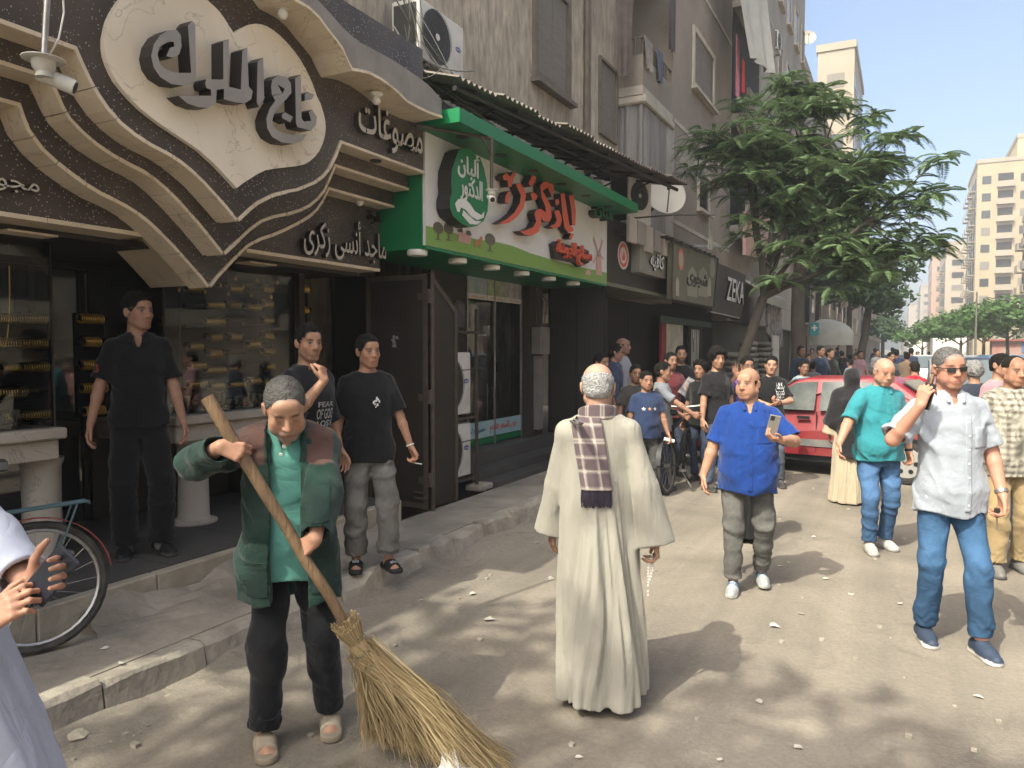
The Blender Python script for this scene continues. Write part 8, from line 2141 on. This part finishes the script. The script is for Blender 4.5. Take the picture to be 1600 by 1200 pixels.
# ------------------------------------------------------------------ the boys and men by the pavement
GRP = None
def tee(label, px, d, top, face, shirt, trous, z=0., hair='short', skin=(.34,.19,.125), head=(0,0,0), fat=0., pose=None, hscale=1.0, prints=None, sleeves=.78, beard=0., vox=.0095, shoes=(.03,.03,.03), hairc='black', open_=False, collar=None, robe=None, hem=.84, belly=0.):
    at = at_depth(px,d,z); H = (CAM_H+(545-top)/FPX*d-z)/(1.0)
    if hair == 'fluffy': H -= .055
    elif hair in ('curly','top'): H -= .02
    ps = dict(lean=1, head=head, L=(-.11,.03,0,8), R=(.11,-.02,0,-8)); ps.update(pose or {})
    P = Person(label, at, face, H=H, vox=vox, hair=hair, hairc=hairc, fat=fat, belly=belly, hscale=hscale, skin=dict(col=skin, beard=beard, moustache=beard*.8, browamt=.9), headface=dict(open=open_), pose=ps)
    sd = int(px*7)%97
    if robe: P.robe(robe, hem=.04, bottom=(.26,.24), seed=sd, fold=.014)
    else:
        P.top = P.garment('shirt', sleeves, hem=hem, grow=.024, col=shirt, seed=sd, fold=(.008,28), collar=collar, sl=(.055,.069,.054)); P.trousers(col=trous, seed=sd+1, fold=(.007,34), mt=M_DENIM)
    P.shoes(col=shoes, sole=tuple(min(1,v+.05) for v in shoes), kind='sneaker')
    return P
BLK, NAV = (.012,.012,.013), (.03,.045,.10)
P = tee('sturdy boy in navy tee with star print and grey trousers', 1010, 9.3, 585, 8, NAV, (.075,.072,.068), fat=.55, belly=.3, hscale=1.08, hair='short', vox=.008, pose=dict(aL=dict(w=(-.30,.10,.90))))
for q,(dx,mt_) in enumerate(((-.07,M_PRINTW),(0,mat('print_orange',(.55,.30,.14),rough=.8)),(.07,M_PRINTW))):
    m = bpy.data.meshes.new('star'); n_=10; m.from_pydata([((.026 if i%2==0 else .012)*math.sin(2*math.pi*i/n_)*1.0,(.026 if i%2==0 else .012)*math.cos(2*math.pi*i/n_),0) for i in range(n_)],[],[tuple(range(n_))]); P.decal(P.top, m, (dx,.3,1.27*P.s), (0,1,0), name='chest_print', mt=mt_)
c,fdv,pnv = hand_prop_frame(P,'L',.09,.03); tag(MB().tube([c-CR*.05+UP*.01,c+CR*.07-UP*.02],.022,12).build('paper_roll', M_WHITEPLASTIC),'rolled white paper in the navy tee boy\'s hand','paper')
tee('man in khaki shirt half hidden behind the robed old man', 938, 9.8, 555, 40, (.22,.18,.12), (.05,.05,.05), skin=(.28,.16,.105))
P = tee('man in blue jacket and glasses standing in profile by the dark doors', 960, 11.0, 541, 80, (.045,.055,.10), (.03,.03,.04), z=.17, sleeves=1.9, skin=(.34,.20,.14), collar=.02); glasses(P, M_LETDARK, rim=True, name='glasses')
tee('tall man behind the man in the blue jacket', 972, 11.8, 530, 60, (.30,.31,.34), (.04,.04,.05), z=.17, hair='bald', hairc='dark', skin=(.30,.17,.115))
tee('boy in dark grey tee behind the navy tee boy', 993, 9.95, 574, 5, (.055,.052,.05), (.04,.04,.05), hscale=1.06, skin=(.27,.15,.10))
hb = W(1088,651,9.35)
tee('boy in light grey tee reaching for the black bicycle', 1034, 9.6, 570, 72, (.20,.21,.23), (.05,.06,.09), hscale=1.05, skin=(.30,.165,.11), pose=dict(aR=dict(W=hb,pole=(.3,-.5,-1),curl='hold'),aL=dict(W=hb+CF*.3-CR*.1,pole=(-.3,-.5,-1),curl='hold')))
P = tee('man in maroon tee holding a magazine', 1047, 10.8, 553, 20, (.13,.028,.035), (.05,.06,.09), skin=(.32,.18,.12), beard=.3, pose=dict(aL=dict(w=(-.16,.30,1.22),pole=(-.8,-.4,-1),fd=(.5,.5,.4),pn=(.6,.3,.5),curl='hold')))
c,fdv,pnv = hand_prop_frame(P,'L',.08,.03); Mx = Matrix.Translation(c) @ Matrix.Rotation(YAW,4,'Z') @ Matrix.Rotation(R(35),4,'Y'); tag(MB().box((-.09,-.006,-.12),(.09,.006,.14),Mx).build('magazine', mat('magazine',(.45,.43,.42),rough=.4,col2=(.12,.10,.12),scale=14,amt=.8)),'folded magazine in the maroon tee man\'s hand','magazine')
tee('bearded man in black tee in the shop doorway', 1064, 11.9, 543, -5, BLK, BLK, z=.0, beard=.95, skin=(.34,.195,.13), hair='short')
tee('boy in black top with teal collar peering sideways', 1097, 10.3, 565, -45, BLK, (.04,.05,.08), hscale=1.05, skin=(.32,.18,.12), hair='curly')
tee('young man with fluffy hair in a loose black tee', 1120, 9.7, 541, 30, (.016,.015,.017), (.09,.12,.18), hair='fluffy', skin=(.36,.21,.14), beard=.25, vox=.008, head=(-22,2,0))
hw = W(1150,588,9.9)
P = tee('smiling young man in purple tee and glasses waving', 1167, 10.1, 560, 5, (.17,.10,.34), (.05,.05,.06), skin=(.30,.165,.11), hair='short', open_=True, pose=dict(aR=dict(W=hw,pole=(1,.2,-1),FD=UP+CR*-.15,PN=-CF,curl='straight',thumb='up'))); glasses(P, M_LETDARK, rim=True, name='glasses')
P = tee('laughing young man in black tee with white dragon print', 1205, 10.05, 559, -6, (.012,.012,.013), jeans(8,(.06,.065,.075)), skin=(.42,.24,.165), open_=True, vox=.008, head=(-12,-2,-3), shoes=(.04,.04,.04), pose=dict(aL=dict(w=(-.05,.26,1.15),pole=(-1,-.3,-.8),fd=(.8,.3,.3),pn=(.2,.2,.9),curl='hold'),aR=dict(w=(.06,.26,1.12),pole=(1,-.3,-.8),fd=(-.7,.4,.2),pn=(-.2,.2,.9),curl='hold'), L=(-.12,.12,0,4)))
rr = random.Random(6); m = bpy.data.meshes.new('print'); vs=[]; fs=[]
for i in range(11):
    a = rr.uniform(-.5,.5); x0 = rr.uniform(-.01,.06); 
    for j in range(6):
        y0_ = -.10+.04*j; x1 = x0+.03*math.sin(j*1.2+i)+a*.02*j; n_=len(vs); vs += [(x1-.004,y0_,0),(x1+.004,y0_,0),(x1+.018*math.sin(i+j),y0_+.045,0)]; fs.append((n_,n_+1,n_+2))
m.from_pydata(vs,[],fs); P.decal(P.top, m, (-.11,.3,1.27*P.s), (-.25,1,0), name='chest_print', mt=M_PRINTW); watch(P,'L')
tee('boy in pale grey tee standing beyond the red car', 1256, 13.0, 567, 0, (.25,.30,.30), (.06,.07,.09), hscale=1.06, skin=(.27,.15,.10))
# woman in black cloak over a cream robe
P = tee('woman in black headscarf and cloak over a cream robe', 1333, 8.9, 580, 150, BLK, BLK, hair=None, robe=(.40,.335,.24), skin=(.34,.2,.14))
V = P.vol(.011); k = P.s
V.add(ell((0,-.012,.03),(.100,.118,.118),P.M,P.ho,P.hs),k=0); V.add(rc(P.ho+np.array([0,-.02,-.10]),P.neck+np.array([0,-.02,-.10]),.085*k,.17*k),k=.05)
for nm in 'LR': V.add(rc(P.J['sh'+nm],P.J['el'+nm]+np.array([0,0,-.05]),.10*k,.13*k),k=.06)
V.add(loft([(.62*k,.20*k,.17*k,.05,-.05),(1.0*k,.20*k,.17*k,.02,-.03),(1.35*k,.20*k,.16*k,0,-.02)]),k=.06); V.disp(folds(3,.010,24))
V.sub(ell((0,.105,-.01),(.055,.06,.075),P.M,P.ho,P.hs),k=.01); put(V,'cloak',P.root,M_CLOTH,(.016,.015,.017))
# figure in black behind the blue shirt man
tee('small figure in black behind the man in the blue shirt', 1172, 7.15, 632, 0, BLK, BLK, hair=None, robe=(.012,.012,.013), skin=(.3,.18,.12), vox=.010)
# men behind on the right
tee('grey haired man in dark jacket seen from behind', 1524, 8.8, 565, 168, (.03,.035,.05), (.05,.05,.06), hair='curly', hairc='grey', sleeves=1.9)
tee('man in pink shirt glimpsed behind the checked shirt', 1562, 8.0, 556, 20, (.36,.20,.22), (.05,.05,.06), skin=(.36,.2,.135))
tee('man in bright red shirt beyond the red car', 1430, 12.5, 566, 175, (.36,.02,.035), (.05,.05,.06), hair='buzz', hairc='dark')
tee('man cut off at the picture edge beside the checked shirt', 1612, 7.2, 580, -20, (.40,.20,.18), (.05,.05,.06), skin=(.38,.2,.14))
tee('man in dark grey shirt beyond the red car roof', 1392, 19, 552, 5, (.07,.07,.08), (.05,.05,.06), vox=.013)
# ------------------------------------------------------------------ far crowd: a few figures, each copied as individuals
cl = [('white',(.42,.42,.40),(.06,.07,.10)),('blue',(.10,.16,.28),(.05,.05,.06)),('black',BLK,(.05,.06,.09)),('pink',(.34,.20,.23),(.05,.05,.06)),('grey',(.18,.18,.19),(.06,.08,.12)),('brown',(.16,.11,.075),(.04,.04,.05)),('navy',(.03,.04,.075),(.05,.05,.07))]
TEM = []
for i,(nm_,c_,t_) in enumerate(cl):
    at = at_depth(1262+i*27, 21+3.1*((i*5)%7), 0)
    P = Person('person in %s top walking in the far crowd'%nm_, at, (0,180,175,10,-160,90,170)[i], H=1.64+.03*i, vox=.016, hair='far', hairc='black', group='people in the far crowd', skin=dict(col=(.32,.18,.12)), pose=dict(L=(-.1,.16,0,4), R=(.1,-.14,.02,-4), lean=2))
    P.garment('shirt', .8 if i%2 else 1.9, hem=.82, grow=.03, col=c_, seed=i, fold=(.006,24)); P.trousers(col=t_, seed=i); P.shoes(col=(.05,.05,.05), sole=(.1,.1,.1), kind='shoe'); TEM.append(P.root)
rr = random.Random(77)
for i in range(38):
    src = TEM[rr.randrange(len(TEM))]; c = copy_tree(src)
    px = rr.choice((rr.uniform(1242,1345),rr.uniform(1330,1470))); d = rr.uniform(17,60); q = at_depth(px,d,0); c.location = q; c.rotation_euler[2] = R(207+rr.choice((0,180))+rr.uniform(-40,40)); s_ = rr.uniform(.84,1.08); c.scale = (s_,s_,s_)
# ------------------------------------------------------------------ dusty air
hz = MB().box((-60,-40,-1),(60,640,48)).build('haze', None); tag(hz, kind='stuff', label='pale dusty air filling the street')
hm = bpy.data.materials.new('dusty_air'); hm.use_nodes = True; hn = hm.node_tree.nodes; hn.remove(hn['Principled BSDF'])
pv = hn.new('ShaderNodeVolumePrincipled'); pv.inputs['Color'].default_value = (.92,.93,.95,1); pv.inputs['Density'].default_value = .0020; pv.inputs['Anisotropy'].default_value = .2
hm.node_tree.links.new(pv.outputs[0], hn['Material Output'].inputs['Volume']); hz.data.materials.append(hm)
